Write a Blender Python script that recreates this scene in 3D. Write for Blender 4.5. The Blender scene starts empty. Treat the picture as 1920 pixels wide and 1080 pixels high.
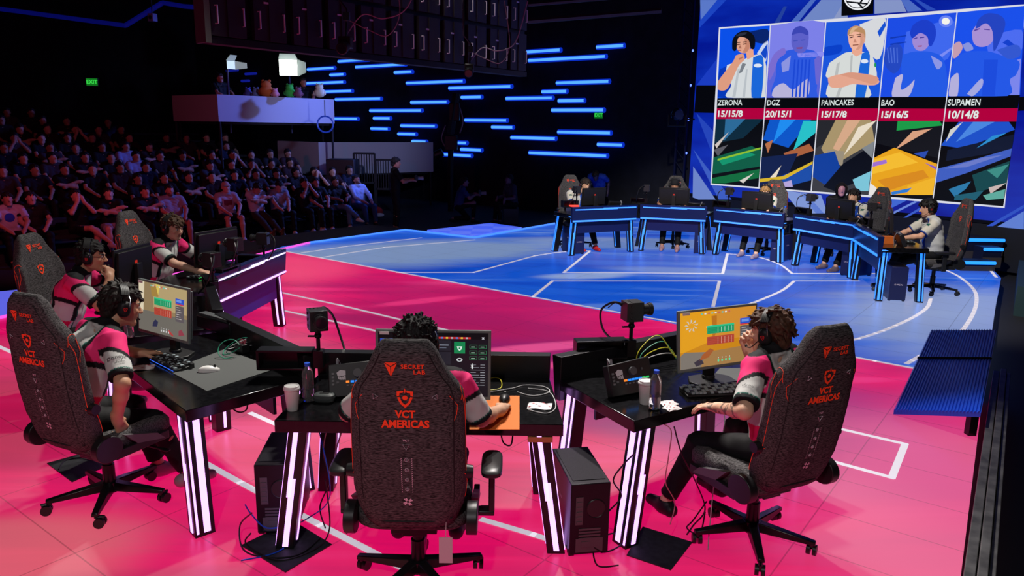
import bpy, math, random
import numpy as np
from mathutils import Matrix, Vector
random.seed(7)
SC = bpy.context.scene
COL = SC.collection
R = math.radians
# ---------------------------------------------------------------- camera
FPX, CAMH, TILT, ROLL = 1405.0, 2.25, math.atan(301 / 1405), .015
cam_d = bpy.data.cameras.new('camera'); cam = bpy.data.objects.new('camera', cam_d); COL.objects.link(cam)
cam.matrix_world = Matrix.Translation((0, 0, CAMH)) @ Matrix.Rotation(math.pi / 2 - TILT, 4, 'X') @ Matrix.Rotation(ROLL, 4, 'Z')
cam_d.sensor_width = 36; cam_d.lens = 36 * FPX / 1920; cam_d.clip_end = 200
SC.camera = cam
# ---------------------------------------------------------------- world, exposure
w = bpy.data.worlds.new('hall_dark'); SC.world = w; w.use_nodes = True
w.node_tree.nodes['Background'].inputs[0].default_value = (.010, .012, .020, 1)
w.node_tree.nodes['Background'].inputs[1].default_value = .25
SC.view_settings.view_transform = 'Standard'; SC.view_settings.look = 'None'
SC.view_settings.gamma = 1; SC.view_settings.exposure = 0; SC.view_settings.use_curve_mapping = False
SC.cycles.max_bounces = 5; SC.cycles.diffuse_bounces = 2; SC.cycles.glossy_bounces = 3
SC.cycles.transmission_bounces = 5; SC.cycles.transparent_max_bounces = 6
SC.cycles.caustics_reflective = False; SC.cycles.caustics_refractive = False
SC.cycles.sample_clamp_indirect = 4; SC.cycles.use_denoising = True
# ---------------------------------------------------------------- stage lights hung in the rig, then added fills
def spot(name, loc, to, power, color, angle=50, blend=.5, size=.12):
    d = bpy.data.lights.new(name, 'SPOT'); d.energy = power; d.color = color
    d.spot_size = R(angle); d.spot_blend = blend; d.shadow_soft_size = size
    o = bpy.data.objects.new(name, d); COL.objects.link(o); o.location = loc
    o.rotation_euler = (Vector(to) - Vector(loc)).to_track_quat('-Z', 'Y').to_euler()
    return o
WH = (1, .95, .88)
spot('stage_spot_near', (-.3, 7.6, 6.6), (-.3, 3.6, .6), 1700, WH, 50, .5)
spot('stage_spot_near_left', (-.6, 8.4, 6.6), (-3.2, 5.8, .8), 1350, WH, 46, .5)
spot('stage_spot_near_right', (.6, 7.8, 6.6), (2.3, 3.4, .6), 2100, (1, .90, .88), 46, .6)
spot('stage_spot_back', (-.9, -1.6, 5.8), (-.5, 3.8, .9), 460, (1, .93, .95), 60, .6)
spot('stage_spot_far', (1.2, 7.2, 6.8), (3.2, 14.2, .8), 3400, (1, .95, .9), 40, .6)
spot('stage_spot_far_right', (1.6, 6.4, 6.8), (5.7, 11.2, .8), 2500, (1, .95, .9), 42, .6)
spot('stage_spot_stage_left', (-1.5, 10, 6.8), (-1.7, 13.6, 0), 300, (1, .97, .93), 60, .8)
spot('crowd_fill_red', (-6.6, 9.8, 3.2), (-8.0, 16.2, .7), 230, (1, .13, .20), 105, .7)  # added fill, strengthens the red light of the floor on the crowd
spot('crowd_fill_blue', (.2, 20.5, 4.6), (-8.5, 17.5, 1.2), 2600, (.12, .20, 1), 60, .7)  # added fill, strengthens the blue rim from the wall tubes
spot('platform_fill', (-1.6, 15.0, 3.0), (-4.6, 20.5, 2.0), 640, (.42, .48, 1), 50, .7)  # added fill, brightens the platform fronts and leaves their left faces dark
# ---------------------------------------------------------------- pixel of the photo -> point of the place
_c, _s, _cr, _sr = math.cos(TILT), math.sin(TILT), math.cos(ROLL), math.sin(ROLL)
def ray(x, y):
    a0, b0 = (x - 960) / FPX, (y - 540) / FPX; a, b = a0 * _cr + b0 * _sr, b0 * _cr - a0 * _sr
    return Vector((a, _c - b * _s, -_s - b * _c))
CAMP = Vector((0, 0, CAMH))
def at(x, y, z=0.0):
    r = ray(x, y); return CAMP + r * ((z - CAMH) / r.z)
def atY(x, y, Y):
    r = ray(x, y); return CAMP + r * (Y / r.y)
def on_plane(x, y, p0, n):
    r = ray(x, y); return CAMP + r * ((p0 - CAMP).dot(n) / r.dot(n))
# ---------------------------------------------------------------- materials
MATS = {}
def lin(c):
    if isinstance(c, str):
        c = [int(c[i:i + 2], 16) / 255 for i in (1, 3, 5)]
        c = [v / 12.92 if v <= .04045 else ((v + .055) / 1.055) ** 2.4 for v in c]
    return (c[0], c[1], c[2], 1)
def mat(name, col=(.5, .5, .5), rough=.5, metal=0., emit=None, es=1., noise=0., nscale=60., bump=0., spec=.5, stretch=None, trans=0., ior=1.45, sample=True, coat=0.):
    if name in MATS: return MATS[name]
    m = bpy.data.materials.new(name); m.use_nodes = True; MATS[name] = m
    nt = m.node_tree; b = nt.nodes['Principled BSDF']
    b.inputs['Base Color'].default_value = lin(col); b.inputs['Roughness'].default_value = rough
    b.inputs['Metallic'].default_value = metal; b.inputs['Specular IOR Level'].default_value = spec
    b.inputs['Transmission Weight'].default_value = trans; b.inputs['IOR'].default_value = ior
    b.inputs['Coat Weight'].default_value = coat
    if emit is not None:
        b.inputs['Emission Color'].default_value = lin(emit); b.inputs['Emission Strength'].default_value = es
    if noise or bump:
        tc = nt.nodes.new('ShaderNodeTexCoord'); mp = nt.nodes.new('ShaderNodeMapping')
        nt.links.new(tc.outputs['Object'], mp.inputs[0])
        if stretch: mp.inputs['Scale'].default_value = stretch
        nz = nt.nodes.new('ShaderNodeTexNoise'); nz.inputs['Scale'].default_value = nscale; nz.inputs['Detail'].default_value = 3
        nt.links.new(mp.outputs[0], nz.inputs['Vector'])
        if noise:
            mx = nt.nodes.new('ShaderNodeMix'); mx.data_type = 'RGBA'
            c = lin(col)
            mx.inputs['A'].default_value = [max(0, v * (1 - noise)) for v in c[:3]] + [1]
            mx.inputs['B'].default_value = [min(1, v * (1 + noise)) for v in c[:3]] + [1]
            cr = nt.nodes.new('ShaderNodeMapRange'); cr.inputs[1].default_value = .35; cr.inputs[2].default_value = .65
            nt.links.new(nz.outputs['Fac'], cr.inputs[0]); nt.links.new(cr.outputs[0], mx.inputs['Factor'])
            nt.links.new(mx.outputs['Result'], b.inputs['Base Color'])
        if bump:
            bp = nt.nodes.new('ShaderNodeBump'); bp.inputs['Strength'].default_value = bump; bp.inputs['Distance'].default_value = .004
            nt.links.new(nz.outputs['Fac'], bp.inputs['Height']); nt.links.new(bp.outputs[0], b.inputs['Normal'])
    if not sample: m.cycles.emission_sampling = 'NONE'
    return m
def scr(col, es=1.0):      # a colour shown by a display
    n = 'display_' + (col[1:] if isinstance(col, str) else '_'.join('%d' % (v * 255) for v in col)) + ('' if es == 1 else '_%g' % es)
    return mat(n, (.005, .005, .006), .35, emit=col, es=es, sample=False, spec=.3)
def attr_mat(name, rough=.6, bump=0., bs=300, spec=.4, sss=0.):
    if name in MATS: return MATS[name]
    m = bpy.data.materials.new(name); m.use_nodes = True; MATS[name] = m; nt = m.node_tree; b = nt.nodes['Principled BSDF']
    a = nt.nodes.new('ShaderNodeAttribute'); a.attribute_name = 'Col'
    nt.links.new(a.outputs['Color'], b.inputs['Base Color']); b.inputs['Roughness'].default_value = rough
    b.inputs['Specular IOR Level'].default_value = spec
    if sss:
        b.inputs['Subsurface Weight'].default_value = sss; b.inputs['Subsurface Radius'].default_value = (.01, .004, .002); b.inputs['Subsurface Scale'].default_value = 1
    if bump:
        tc = nt.nodes.new('ShaderNodeTexCoord'); nz = nt.nodes.new('ShaderNodeTexNoise'); nz.inputs['Scale'].default_value = bs
        bp = nt.nodes.new('ShaderNodeBump'); bp.inputs['Strength'].default_value = bump; bp.inputs['Distance'].default_value = .003
        nt.links.new(tc.outputs['Object'], nz.inputs['Vector']); nt.links.new(nz.outputs['Fac'], bp.inputs['Height']); nt.links.new(bp.outputs[0], b.inputs['Normal'])
    return m
def tint_mat(name, rough=.8):     # one cloth, dyed per object
    if name in MATS: return MATS[name]
    m = bpy.data.materials.new(name); m.use_nodes = True; MATS[name] = m; nt = m.node_tree; b = nt.nodes['Principled BSDF']
    a = nt.nodes.new('ShaderNodeObjectInfo'); nt.links.new(a.outputs['Color'], b.inputs['Base Color']); b.inputs['Roughness'].default_value = rough; b.inputs['Specular IOR Level'].default_value = .15
    return m
# ---------------------------------------------------------------- mesh building
def basis(d):
    d = Vector(d).normalized(); u = Vector((0, 0, 1)) if abs(d.z) < .9 else Vector((1, 0, 0))
    a = d.cross(u).normalized(); return a, d.cross(a).normalized()
_txt = {}
def text_geo(s, size=1., bold=0., shear=0., align='CENTER', sp=1.):
    key = (s, size, bold, shear, align, sp)
    if key not in _txt:
        cu = bpy.data.curves.new('lettering', 'FONT'); cu.body = s; cu.size = size; cu.offset = bold; cu.shear = shear
        cu.align_x = align; cu.align_y = 'CENTER'; cu.space_character = sp; cu.resolution_u = 3
        o = bpy.data.objects.new('lettering', cu); COL.objects.link(o)
        dg = bpy.context.evaluated_depsgraph_get(); me = o.evaluated_get(dg).to_mesh()
        _txt[key] = ([tuple(v.co) for v in me.vertices], [tuple(p.vertices) for p in me.polygons])
        o.evaluated_get(dg).to_mesh_clear(); bpy.data.objects.remove(o); bpy.data.curves.remove(cu)
    return _txt[key]
class MB:
    def __init__(s): s.v, s.f, s.m, s.k, s.M, s.sm = [], [], [], 0, Matrix.Identity(4), []
    def add(s, vs, fs, smooth=True):
        n = len(s.v); M = s.M
        s.v += [tuple(M @ Vector(p)) for p in vs]; s.f += [tuple(i + n for i in f) for f in fs]
        s.m += [s.k] * len(fs); s.sm += [smooth] * len(fs); return s
    def box(s, c, d, rot=None):
        x, y, z = (q / 2 for q in d); vs = [Vector((i, j, k)) for i in (-x, x) for j in (-y, y) for k in (-z, z)]
        if rot is not None:
            q = rot if isinstance(rot, Matrix) else Matrix.Rotation(rot, 3, 'Z'); vs = [q @ p for p in vs]
        c = Vector(c)
        return s.add([p + c for p in vs], [(0, 1, 3, 2), (4, 6, 7, 5), (0, 4, 5, 1), (2, 3, 7, 6), (0, 2, 6, 4), (1, 5, 7, 3)], False)
    def hexa(s, b, t):          # 4 bottom and 4 top corners, same order
        return s.add(list(b) + list(t), [(3, 2, 1, 0), (4, 5, 6, 7)] + [(i, (i + 1) % 4, 4 + (i + 1) % 4, 4 + i) for i in range(4)], False)
    def cyl(s, a, b, r0, r1=None, n=14):
        a, b = Vector(a), Vector(b); r1 = r0 if r1 is None else r1; e, g = basis(b - a)
        vs = [p + (e * math.cos(6.2832 * i / n) + g * math.sin(6.2832 * i / n)) * r for p, r in ((a, r0), (b, r1)) for i in range(n)]
        return s.add(vs, [tuple(range(n))[::-1], tuple(range(n, 2 * n))] + [(i, (i + 1) % n, n + (i + 1) % n, n + i) for i in range(n)])
    def tube(s, pts, r, n=6, closed=False):
        pts = [Vector(p) for p in pts]; N = len(pts); vs = []; pe = None
        for i, p in enumerate(pts):
            d = (pts[(i + 1) % N] - pts[i - 1]) if closed else (pts[min(i + 1, N - 1)] - pts[max(i - 1, 0)])
            if d.length < 1e-9: d = Vector((0, 0, 1))
            if pe is None: e, g = basis(d)
            else:
                dn = d.normalized(); e = pe - dn * pe.dot(dn)
                e = e.normalized() if e.length > 1e-6 else basis(d)[0]; g = dn.cross(e)
            pe = e; rr = r[i] if isinstance(r, (list, tuple)) else r
            vs += [p + (e * math.cos(6.2832 * j / n) + g * math.sin(6.2832 * j / n)) * rr for j in range(n)]
        fs = [(i * n + j, i * n + (j + 1) % n, ((i + 1) % N) * n + (j + 1) % n, ((i + 1) % N) * n + j) for i in range(N if closed else N - 1) for j in range(n)]
        if not closed: fs += [tuple(range(n))[::-1], tuple(range((N - 1) * n, N * n))]
        return s.add(vs, fs)
    def lathe(s, prof, c=(0, 0, 0), n=24):
        c = Vector(c); vs = [c + Vector((r * math.cos(6.2832 * i / n), r * math.sin(6.2832 * i / n), z)) for r, z in prof for i in range(n)]
        m = len(prof)
        fs = [(k * n + i, k * n + (i + 1) % n, (k + 1) * n + (i + 1) % n, (k + 1) * n + i) for k in range(m - 1) for i in range(n)]
        return s.add(vs, fs + [tuple(range(n))[::-1], tuple(range((m - 1) * n, m * n))])
    def loft(s, rings, cap=True, closed=True):
        n = len(rings[0]); vs = [p for r in rings for p in r]; m = len(rings)
        fs = [(k * n + i, k * n + (i + 1) % n, (k + 1) * n + (i + 1) % n, (k + 1) * n + i) for k in range(m - 1) for i in range(n if closed else n - 1)]
        if cap: fs += [tuple(range(n))[::-1], tuple(range((m - 1) * n, m * n))]
        return s.add(vs, fs)
    def ell(s, c, r, nu=16, nv=10, rot=None):
        c = Vector(c); rings = []
        for j in range(nv + 1):
            t = math.pi * (j + .02 * (j == 0) - .02 * (j == nv)) / nv
            ring = [Vector((r[0] * math.sin(t) * math.cos(6.2832 * i / nu), r[1] * math.sin(t) * math.sin(6.2832 * i / nu), -r[2] * math.cos(t))) for i in range(nu)]
            rings.append([c + (rot @ p if rot else p) for p in ring])
        return s.loft(rings)
    def poly(s, pts, fn=None):
        return s.add([fn(*p) if fn else p for p in pts], [tuple(range(len(pts)))], False)
    def prism(s, pts, z0, z1):
        n = len(pts); return s.add([(x, y, z0) for x, y in pts] + [(x, y, z1) for x, y in pts], [tuple(range(n))[::-1], tuple(range(n, 2 * n))] + [(i, (i + 1) % n, n + (i + 1) % n, n + i) for i in range(n)], False)
    def text(s, body, size, fn, **k):
        vs, fs = text_geo(body, size, **k); return s.add([fn(x, y) for x, y, _ in vs], fs, False)
    def build(s, name, mats, parent=None, bev=0., ang=40):
        me = bpy.data.meshes.new(name); me.from_pydata(s.v, [], s.f); mats = mats if isinstance(mats, (list, tuple)) else [mats]
        for m in mats: me.materials.append(m)
        if len(mats) > 1: me.polygons.foreach_set('material_index', s.m)
        me.polygons.foreach_set('use_smooth', s.sm); me.set_sharp_from_angle(angle=R(ang)); me.update()
        o = bpy.data.objects.new(name, me); COL.objects.link(o)
        if parent: o.parent = parent
        if bev:
            b = o.modifiers.new('edge', 'BEVEL'); b.width = bev; b.segments = 2; b.limit_method = 'ANGLE'; b.angle_limit = R(50)
        return o
def tag(o, label=None, cat=None, group=None, kind=None):
    if label: o['label'] = label
    if cat: o['category'] = cat
    if group: o['group'] = group
    if kind: o['kind'] = kind
    return o
def thing(name, label, cat, loc=(0, 0, 0), rz=0., group=None):
    o = bpy.data.objects.new(name, None); COL.objects.link(o); o.empty_display_size = .1
    o.location = loc; o.rotation_euler = (0, 0, rz); return tag(o, label, cat, group)
def copy_tree(o, parent=None):
    c = o.copy(); COL.objects.link(c)
    if parent: c.parent = parent
    for ch in KIDS.get(o.name, None) or [q for q in o.children]: copy_tree(ch, c)
    return c
KIDS = {}
def clone(o, label, loc, rz=0., group=None):
    c = copy_tree(o); c.location = loc; c.rotation_euler = (0, 0, rz); c['label'] = label
    if group: c['group'] = group
    return c
def spline(pts, n=8):
    pts = [Vector(p) for p in pts]; out = []
    for i in range(len(pts) - 1):
        p0, p1, p2, p3 = pts[max(i - 1, 0)], pts[i], pts[i + 1], pts[min(i + 2, len(pts) - 1)]
        for j in range(n):
            t = j / n; out.append(.5 * ((2 * p1) + (p2 - p0) * t + (2 * p0 - 5 * p1 + 4 * p2 - p3) * t * t + (3 * p1 - p0 - 3 * p2 + p3) * t ** 3))
    return out + [pts[-1]]
ORD = 'first second third fourth fifth sixth seventh eighth ninth tenth eleventh twelfth thirteenth fourteenth fifteenth sixteenth seventeenth eighteenth nineteenth twentieth'.split()
def nth(i):
    if i < 20: return ORD[i]
    t = ['twenty', 'thirty', 'forty', 'fifty', 'sixty', 'seventy'][(i + 1) // 10 - 2]; r = (i + 1) % 10
    return t + '-' + ORD[r - 1] if r else t[:-1] + 'ieth'
BLK = mat('black_plastic', (.012, .012, .013), .42)
BLKM = mat('black_metal', (.010, .010, .012), .3, .4)
GREY = mat('grey_plastic', (.08, .085, .09), .45)
WHITE = mat('white_plastic', (.75, .74, .72), .4)
CHROME = mat('chrome', (.6, .6, .62), .2, 1.)
# ================================================================ THE SETTING
def floor_mat(name, stops, streak_rot, pools, gloss=.32, em=1.0, white=.085):
    """a video floor: brushed colour fields shown by the tiles + a dark diffuse skin that takes the stage light"""
    m = bpy.data.materials.new(name); m.use_nodes = True; nt = m.node_tree; b = nt.nodes['Principled BSDF']; L = nt.links.new
    def nd(t, **k):
        q = nt.nodes.new(t)
        for a, v in k.items(): setattr(q, a, v)
        return q
    tc = nd('ShaderNodeTexCoord'); mp = nd('ShaderNodeMapping'); L(tc.outputs['Object'], mp.inputs[0])
    mp.inputs['Rotation'].default_value = (0, 0, streak_rot); mp.inputs['Scale'].default_value = (.22, 1.5, 1)
    n1 = nd('ShaderNodeTexNoise'); n1.inputs['Scale'].default_value = 1.1; n1.inputs['Detail'].default_value = 5; n1.inputs['Roughness'].default_value = .55; n1.inputs['Distortion'].default_value = .5
    L(mp.outputs[0], n1.inputs['Vector'])
    cr = nd('ShaderNodeValToRGB'); L(n1.outputs['Fac'], cr.inputs[0]); e = cr.color_ramp.elements
    while len(e) < len(stops): e.new(.5)
    for q, (p, c) in zip(e, stops): q.position = p; q.color = lin(c)
    col = cr.outputs[0]
    for (x, y, rx, ry, rot, c, amt, ragged) in pools:     # large colour fields: brush strokes of the floor picture, and painted light
        m2 = nd('ShaderNodeMapping'); m2.vector_type = 'TEXTURE'; L(tc.outputs['Object'], m2.inputs[0])
        m2.inputs['Location'].default_value = (x, y, 0); m2.inputs['Rotation'].default_value = (0, 0, rot); m2.inputs['Scale'].default_value = (rx, ry, 1)
        ln = nd('ShaderNodeVectorMath', operation='LENGTH'); L(m2.outputs[0], ln.inputs[0])
        ad = nd('ShaderNodeMath', operation='MULTIPLY_ADD'); L(n1.outputs['Fac'], ad.inputs[0]); ad.inputs[1].default_value = ragged
        L(ln.outputs['Value'], ad.inputs[2])
        mr = nd('ShaderNodeMapRange'); mr.interpolation_type = 'SMOOTHSTEP'; L(ad.outputs[0], mr.inputs[0])
        mr.inputs[1].default_value = .45 + ragged * .5; mr.inputs[2].default_value = 1.0 + ragged * .5; mr.inputs[3].default_value = amt; mr.inputs[4].default_value = 0
        mx = nd('ShaderNodeMix', data_type='RGBA'); L(mr.outputs[0], mx.inputs['Factor']); L(col, mx.inputs['A']); mx.inputs['B'].default_value = lin(c); col = mx.outputs['Result']
    # tile seams
    m3 = nd('ShaderNodeMapping'); L(tc.outputs['Object'], m3.inputs[0]); m3.inputs['Rotation'].default_value = (0, 0, R(36.8))
    br = nd('ShaderNodeTexBrick'); L(m3.outputs[0], br.inputs['Vector']); br.inputs['Scale'].default_value = 1; br.inputs['Mortar Size'].default_value = .004; br.inputs['Mortar Smooth'].default_value = 0
    br.inputs['Brick Width'].default_value = 1.0; br.inputs['Row Height'].default_value = .5; br.offset = 0
    br.inputs['Color1'].default_value = br.inputs['Color2'].default_value = (1, 1, 1, 1); br.inputs['Mortar'].default_value = (.62, .62, .62, 1)
    ml = nd('ShaderNodeMix', data_type='RGBA', blend_type='MULTIPLY'); ml.inputs['Factor'].default_value = 1; L(col, ml.inputs['A']); L(br.outputs['Color'], ml.inputs['B'])
    L(ml.outputs['Result'], b.inputs['Emission Color']); b.inputs['Emission Strength'].default_value = em
    b.inputs['Base Color'].default_value = (white, white, white, 1); b.inputs['Roughness'].default_value = gloss; b.inputs['Specular IOR Level'].default_value = .35
    return m
PINK = floor_mat('video_floor_pink', [(.30, '#c00058'), (.46, '#dc0660'), (.56, '#ec0a64'), (.70, '#f63882')], R(-24), [
    (-.6, 8.3, 2.6, 1.2, R(-30), '#a80f58', .85, .6),
    (1.71, 5.92, 3.51, 1.52, R(-35), '#8f1c74', .75, .5),
    (-0.64, 9.65, 3.04, 1.17, R(-36), '#b01060', .6, .5),
    (-3.59, 11.88, 1.75, 1.17, R(-40), '#ff3f72', .8, .5),
    (0.12, 7.46, 1.35, 0.20, R(22), '#ff5a9c', .75, .8),
    (1.07, 7.09, 1.46, 0.18, R(12), '#ff5a9c', .75, .8),
    (-1.16, 9.62, 0.94, 0.19, R(30), '#f5357e', .8, .9),
    (-2.73, 3.45, 1.05, 0.70, R(20), '#e88080', .5, .8),
    (-1.05, 2.75, 0.49, 0.58, R(10), '#f0b0a0', .9, .2),
    (3.09, 4.19, 1.75, 2.57, R(-30), '#f4508c', .7, .6),  # pool of stage light on the right, put into the floor colour
    (-4.25, 5.22, 3.04, 1.29, R(20), '#b00a44', .75, .7),
    (-2.42, 3.00, 1.40, 0.41, R(15), '#c80a56', .7, .8)], em=.86)
BLUE = floor_mat('video_floor_blue', [(.30, '#003cc4'), (.47, '#0a58de'), (.58, '#1a62e2'), (.74, '#7fa4e8')], R(-14), [
    (-1.84, 13.52, 3.74, 1.75, R(20), '#8ea6cc', .9, .8),
    (5.74, 9.07, 3.04, 2.22, R(50), '#97abdc', .9, .8),
    (1.19, 11.52, 1.05, 0.35, R(15), '#a9bfe8', .8, .9),
    (2.85, 12.03, 1.52, 0.41, R(-5), '#7f9edc', .6, .9),
    (2.43, 14.96, 3.51, 1.05, R(0), '#86a0d0', .75, .7),
    (1.29, 9.41, 1.52, 0.29, R(10), '#6f98ea', .6, 1.0)], em=.72)
mb = MB()
_e0, _e1 = at(0, 596), at(530, 462); _t = (_e0.y + 1.2) / (_e1.y - _e0.y); c0 = (_e0.x - (_e1.x - _e0.x) * _t, -1.2)
c1, c2, c3 = (-4.38, 13.57), (4.41, 6.65), (-.9, -1.2)
pk = [c0, c1, c2, (2.36, 3.51), c3]
bl = [c1, (-4.32, 13.93), (-2.37, 16.39), (-.79, 15.33), (1.01, 17.9), (2.59, 20.06), (4.54, 17.98), (8.57, 13.41), (7.86, 11.84), (6.81, 10.28), c2]
mb.k = 0; mb.prism(pk[::-1], -.12, 0); mb.k = 1; mb.prism(bl[::-1], -.12, 0)
LINE = mat('floor_line_white', (.4, .4, .4), .4, emit='#d8d0dc', es=.72)
mb.k = 2
def ribbon(px, wd, z=.003):
    pts = [at(x, y) for x, y in px]
    for a, b in zip(pts, pts[1:]):
        d = (b - a).normalized(); n = Vector((-d.y, d.x, 0)) * wd / 2; e = d * wd * .35
        mb.add([(p.x, p.y, z) for p in (a - n - e, b - n + e, b + n + e, a + n - e)], [(0, 1, 2, 3)], False)
def arc(px, n=6): return [(p.x, p.y) for p in spline([(x, y, 0) for x, y in px], n)]
W1 = .048
for px in ([(527, 470), (1000, 557), (1255, 603), (1640, 677), (1720, 692)],
           [(524, 548), (640, 573), (770, 604), (900, 633)], [(520, 580), (640, 606), (780, 638)],
           [(-20, 642), (160, 722)], [(330, 838), (450, 905), (600, 985), (760, 1068)],
           [(470, 775), (560, 815)], [(905, 975), (1000, 1003), (1090, 1032)],
           [(1555, 800), (1697, 833), (1672, 896), (1540, 860)],
           [(744, 511), (888, 511), (1002, 480)], arc([(1002, 480), (1050, 473), (1106, 470)]),
           [(1106, 471), (1057, 511), (1355, 513), (1364, 476)], arc([(1364, 476), (1420, 482), (1462, 496), (1485, 513)]), [(1485, 513), (1640, 513)],
           [(1000, 556), (1036, 527), (1349, 527), (1337, 575)], [(1610, 527), (1489, 527)], arc([(1489, 527), (1466, 545), (1425, 563), (1400, 572)]),
           arc([(1765, 503), (1800, 520), (1827, 545), (1830, 572), (1815, 605), (1790, 630), (1700, 682)]),
           arc([(1745, 560), (1735, 580), (1690, 606), (1610, 635), (1480, 662)]), arc([(1800, 470), (1840, 490), (1868, 520)]),
           [(566, 474), (650, 462), (790, 446)], [(602, 483), (720, 464), (890, 450)]):
    ribbon(px, W1)
floor = tag(mb.build('floor', [PINK, BLUE, LINE]), kind='structure')
# edge light along the crowd side of the stage
def edge_light(px, col, nm):
    m = MB(); pts = [at(x, y, .01) for x, y in px]; m.tube(pts, .022, 6)
    return tag(m.build('trim_' + nm, mat('edge_light_' + nm, (.1, .1, .1), emit=col, es=1.6)), kind='structure')
edge_light([(0, 596), (300, 521), (580, 455)], '#e04cc0', '1')
edge_light([(580, 455), (760, 431), (890, 445), (1040, 419), (1110, 409)], '#3f7bff', '2')
m = MB()   # black kerb between stage edge and the front row
a, b, c_ = at(-60, 600), at(530, 459), at(757, 428)
d = Vector((-.85, .42, 0))
for p, q in ((a, b), (b, c_)): m.hexa([p + Vector((0, 0, -.1)), q + Vector((0, 0, -.1)), q + d + Vector((0, 0, -.1)), p + d + Vector((0, 0, -.1))], [p + Vector((-.02, .01, .005)), q + Vector((-.02, .01, .005)), q + d + Vector((0, 0, .02)), p + d + Vector((0, 0, .02))])
tag(m.build('trim_3', mat('kerb_black', (.018, .018, .020), .7)), kind='structure')
# dark hall floor below, walls and roof
DARK = mat('hall_black', (.012, .012, .014), .8)
m = MB(); m.box((-4, 12, -.25), (96, 84, .1)); tag(m.build('floor_2', DARK), kind='structure')
WALLB = mat('drape_black', (.008, .009, .014), .85, noise=.3, nscale=3)
_a, _b = atY(1290, 225, 19.6), atY(560, 225, 30); A_, B_ = Vector((_a.x, _a.y, 0)), Vector((_b.x, _b.y, 0)); A_, B_ = A_ + (A_ - B_) * .35, B_ + (B_ - A_) * .45      # the wall the light tubes hang on
wd_ = (B_ - A_).normalized(); wn_ = Vector((wd_.y, -wd_.x, 0)); wn_ = wn_ if wn_.y < 0 else -wn_
def wall(nm, p, q, h, z0=-.2, th=.2, mt=None):
    m = MB(); u = (q - p).normalized(); n = Vector((-u.y, u.x, 0)) * th
    m.hexa([p + Vector((0, 0, z0)), q + Vector((0, 0, z0)), q + n + Vector((0, 0, z0)), p + n + Vector((0, 0, z0))], [x + Vector((0, 0, h)) for x in (p, q, q + n, p + n)])
    return tag(m.build(nm, mt or WALLB), kind='structure')
wall('wall_back', B_, A_, 9)
wall('wall_left', Vector((-33, 2, 0)), B_, 9)
m = MB(); m.box((0, 12, 9.05), (96, 84, .1)); tag(m.build('ceiling', WALLB), kind='structure')
# lit tile beyond the corner, lit strip at the far left
CHK = bpy.data.materials.new('video_tile_blue'); CHK.use_nodes = True
_n = CHK.node_tree; _b = _n.nodes['Principled BSDF']; _ck = _n.nodes.new('ShaderNodeTexChecker'); _tc = _n.nodes.new('ShaderNodeTexCoord')
_ck.inputs['Scale'].default_value = 2.2; _ck.inputs['Color1'].default_value = lin('#2a56ff'); _ck.inputs['Color2'].default_value = lin('#4c6cff')
_n.links.new(_tc.outputs['Object'], _ck.inputs['Vector']); _n.links.new(_ck.outputs[0], _b.inputs['Emission Color']); _b.inputs['Emission Strength'].default_value = .8
def slab(nm, px, z0, z1, mt, label, cat):
    pts = [at(x, y, z1) for x, y in px]; m = MB()
    m.hexa([(p.x, p.y, z0) for p in pts], [(p.x, p.y, z1) for p in pts]); return tag(m.build(nm, mt), label, cat)
slab('video_floor_tile', [(801, 431), (880, 443), (978, 426), (920, 418)], -.1, .004, CHK, 'small blue lit floor platform just beyond the stage corner by the kneeling photographer', 'platform')
slab('video_floor_tile', [(-60, 604), (128, 566), (128, 534), (-60, 552)], -.1, .02, mat('video_tile_lavender', (.1, .1, .1), .4, emit='#6b72ff', es=.75), 'lavender lit floor strip at the stage edge behind the left gaming chairs', 'platform')
# dark cover plates let into the pink floor
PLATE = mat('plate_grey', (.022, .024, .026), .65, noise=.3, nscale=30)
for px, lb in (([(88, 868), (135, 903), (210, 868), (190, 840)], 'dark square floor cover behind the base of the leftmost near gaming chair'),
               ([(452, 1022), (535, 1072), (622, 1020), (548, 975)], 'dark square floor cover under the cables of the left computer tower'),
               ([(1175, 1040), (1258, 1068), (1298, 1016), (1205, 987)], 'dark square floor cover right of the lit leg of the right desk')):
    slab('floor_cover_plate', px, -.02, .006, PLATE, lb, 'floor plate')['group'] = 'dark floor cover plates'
# ramp on the right: ribbed blue top, rising to the stage edge
RB = mat('ramp_blue', '#1c58e8', .3, .1)
r0, r1 = at(1745, 625), at(1675, 777); r2, r3 = at(1838, 782, .2), at(1868, 625, .2)
ramp = thing('ribbed_ramp', 'blue ribbed access ramp rising from the pink floor to the right stage edge', 'ramp', (0, 0, 0))
m = MB(); up = Vector((0, 0, .035))
m.hexa([r0, r1, r2, r3], [r0 + up, r1 + up, r2 + up, r3 + up]); m.build('deck', RB, ramp)
m = MB()
for i in range(26):
    t = (i + .5) / 26; p = r0.lerp(r3, t) + up; q = r1.lerp(r2, t) + up; m.tube([p, q], .012, 4)
m.build('rib', RB, ramp)
m = MB(); p, q = r0.lerp(r1, .44) + up * 1.3, r3.lerp(r2, .44) + up * 1.3; m.tube([p, q], .012, 4); m.build('joint_bar', BLKM, ramp)
for t in (.06, .94):
    m = MB(); p = r2.lerp(r3, t); m.box((p.x - .06, p.y, .09), (.06, .06, .2)); m.build('support_foot', BLKM, ramp)
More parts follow.
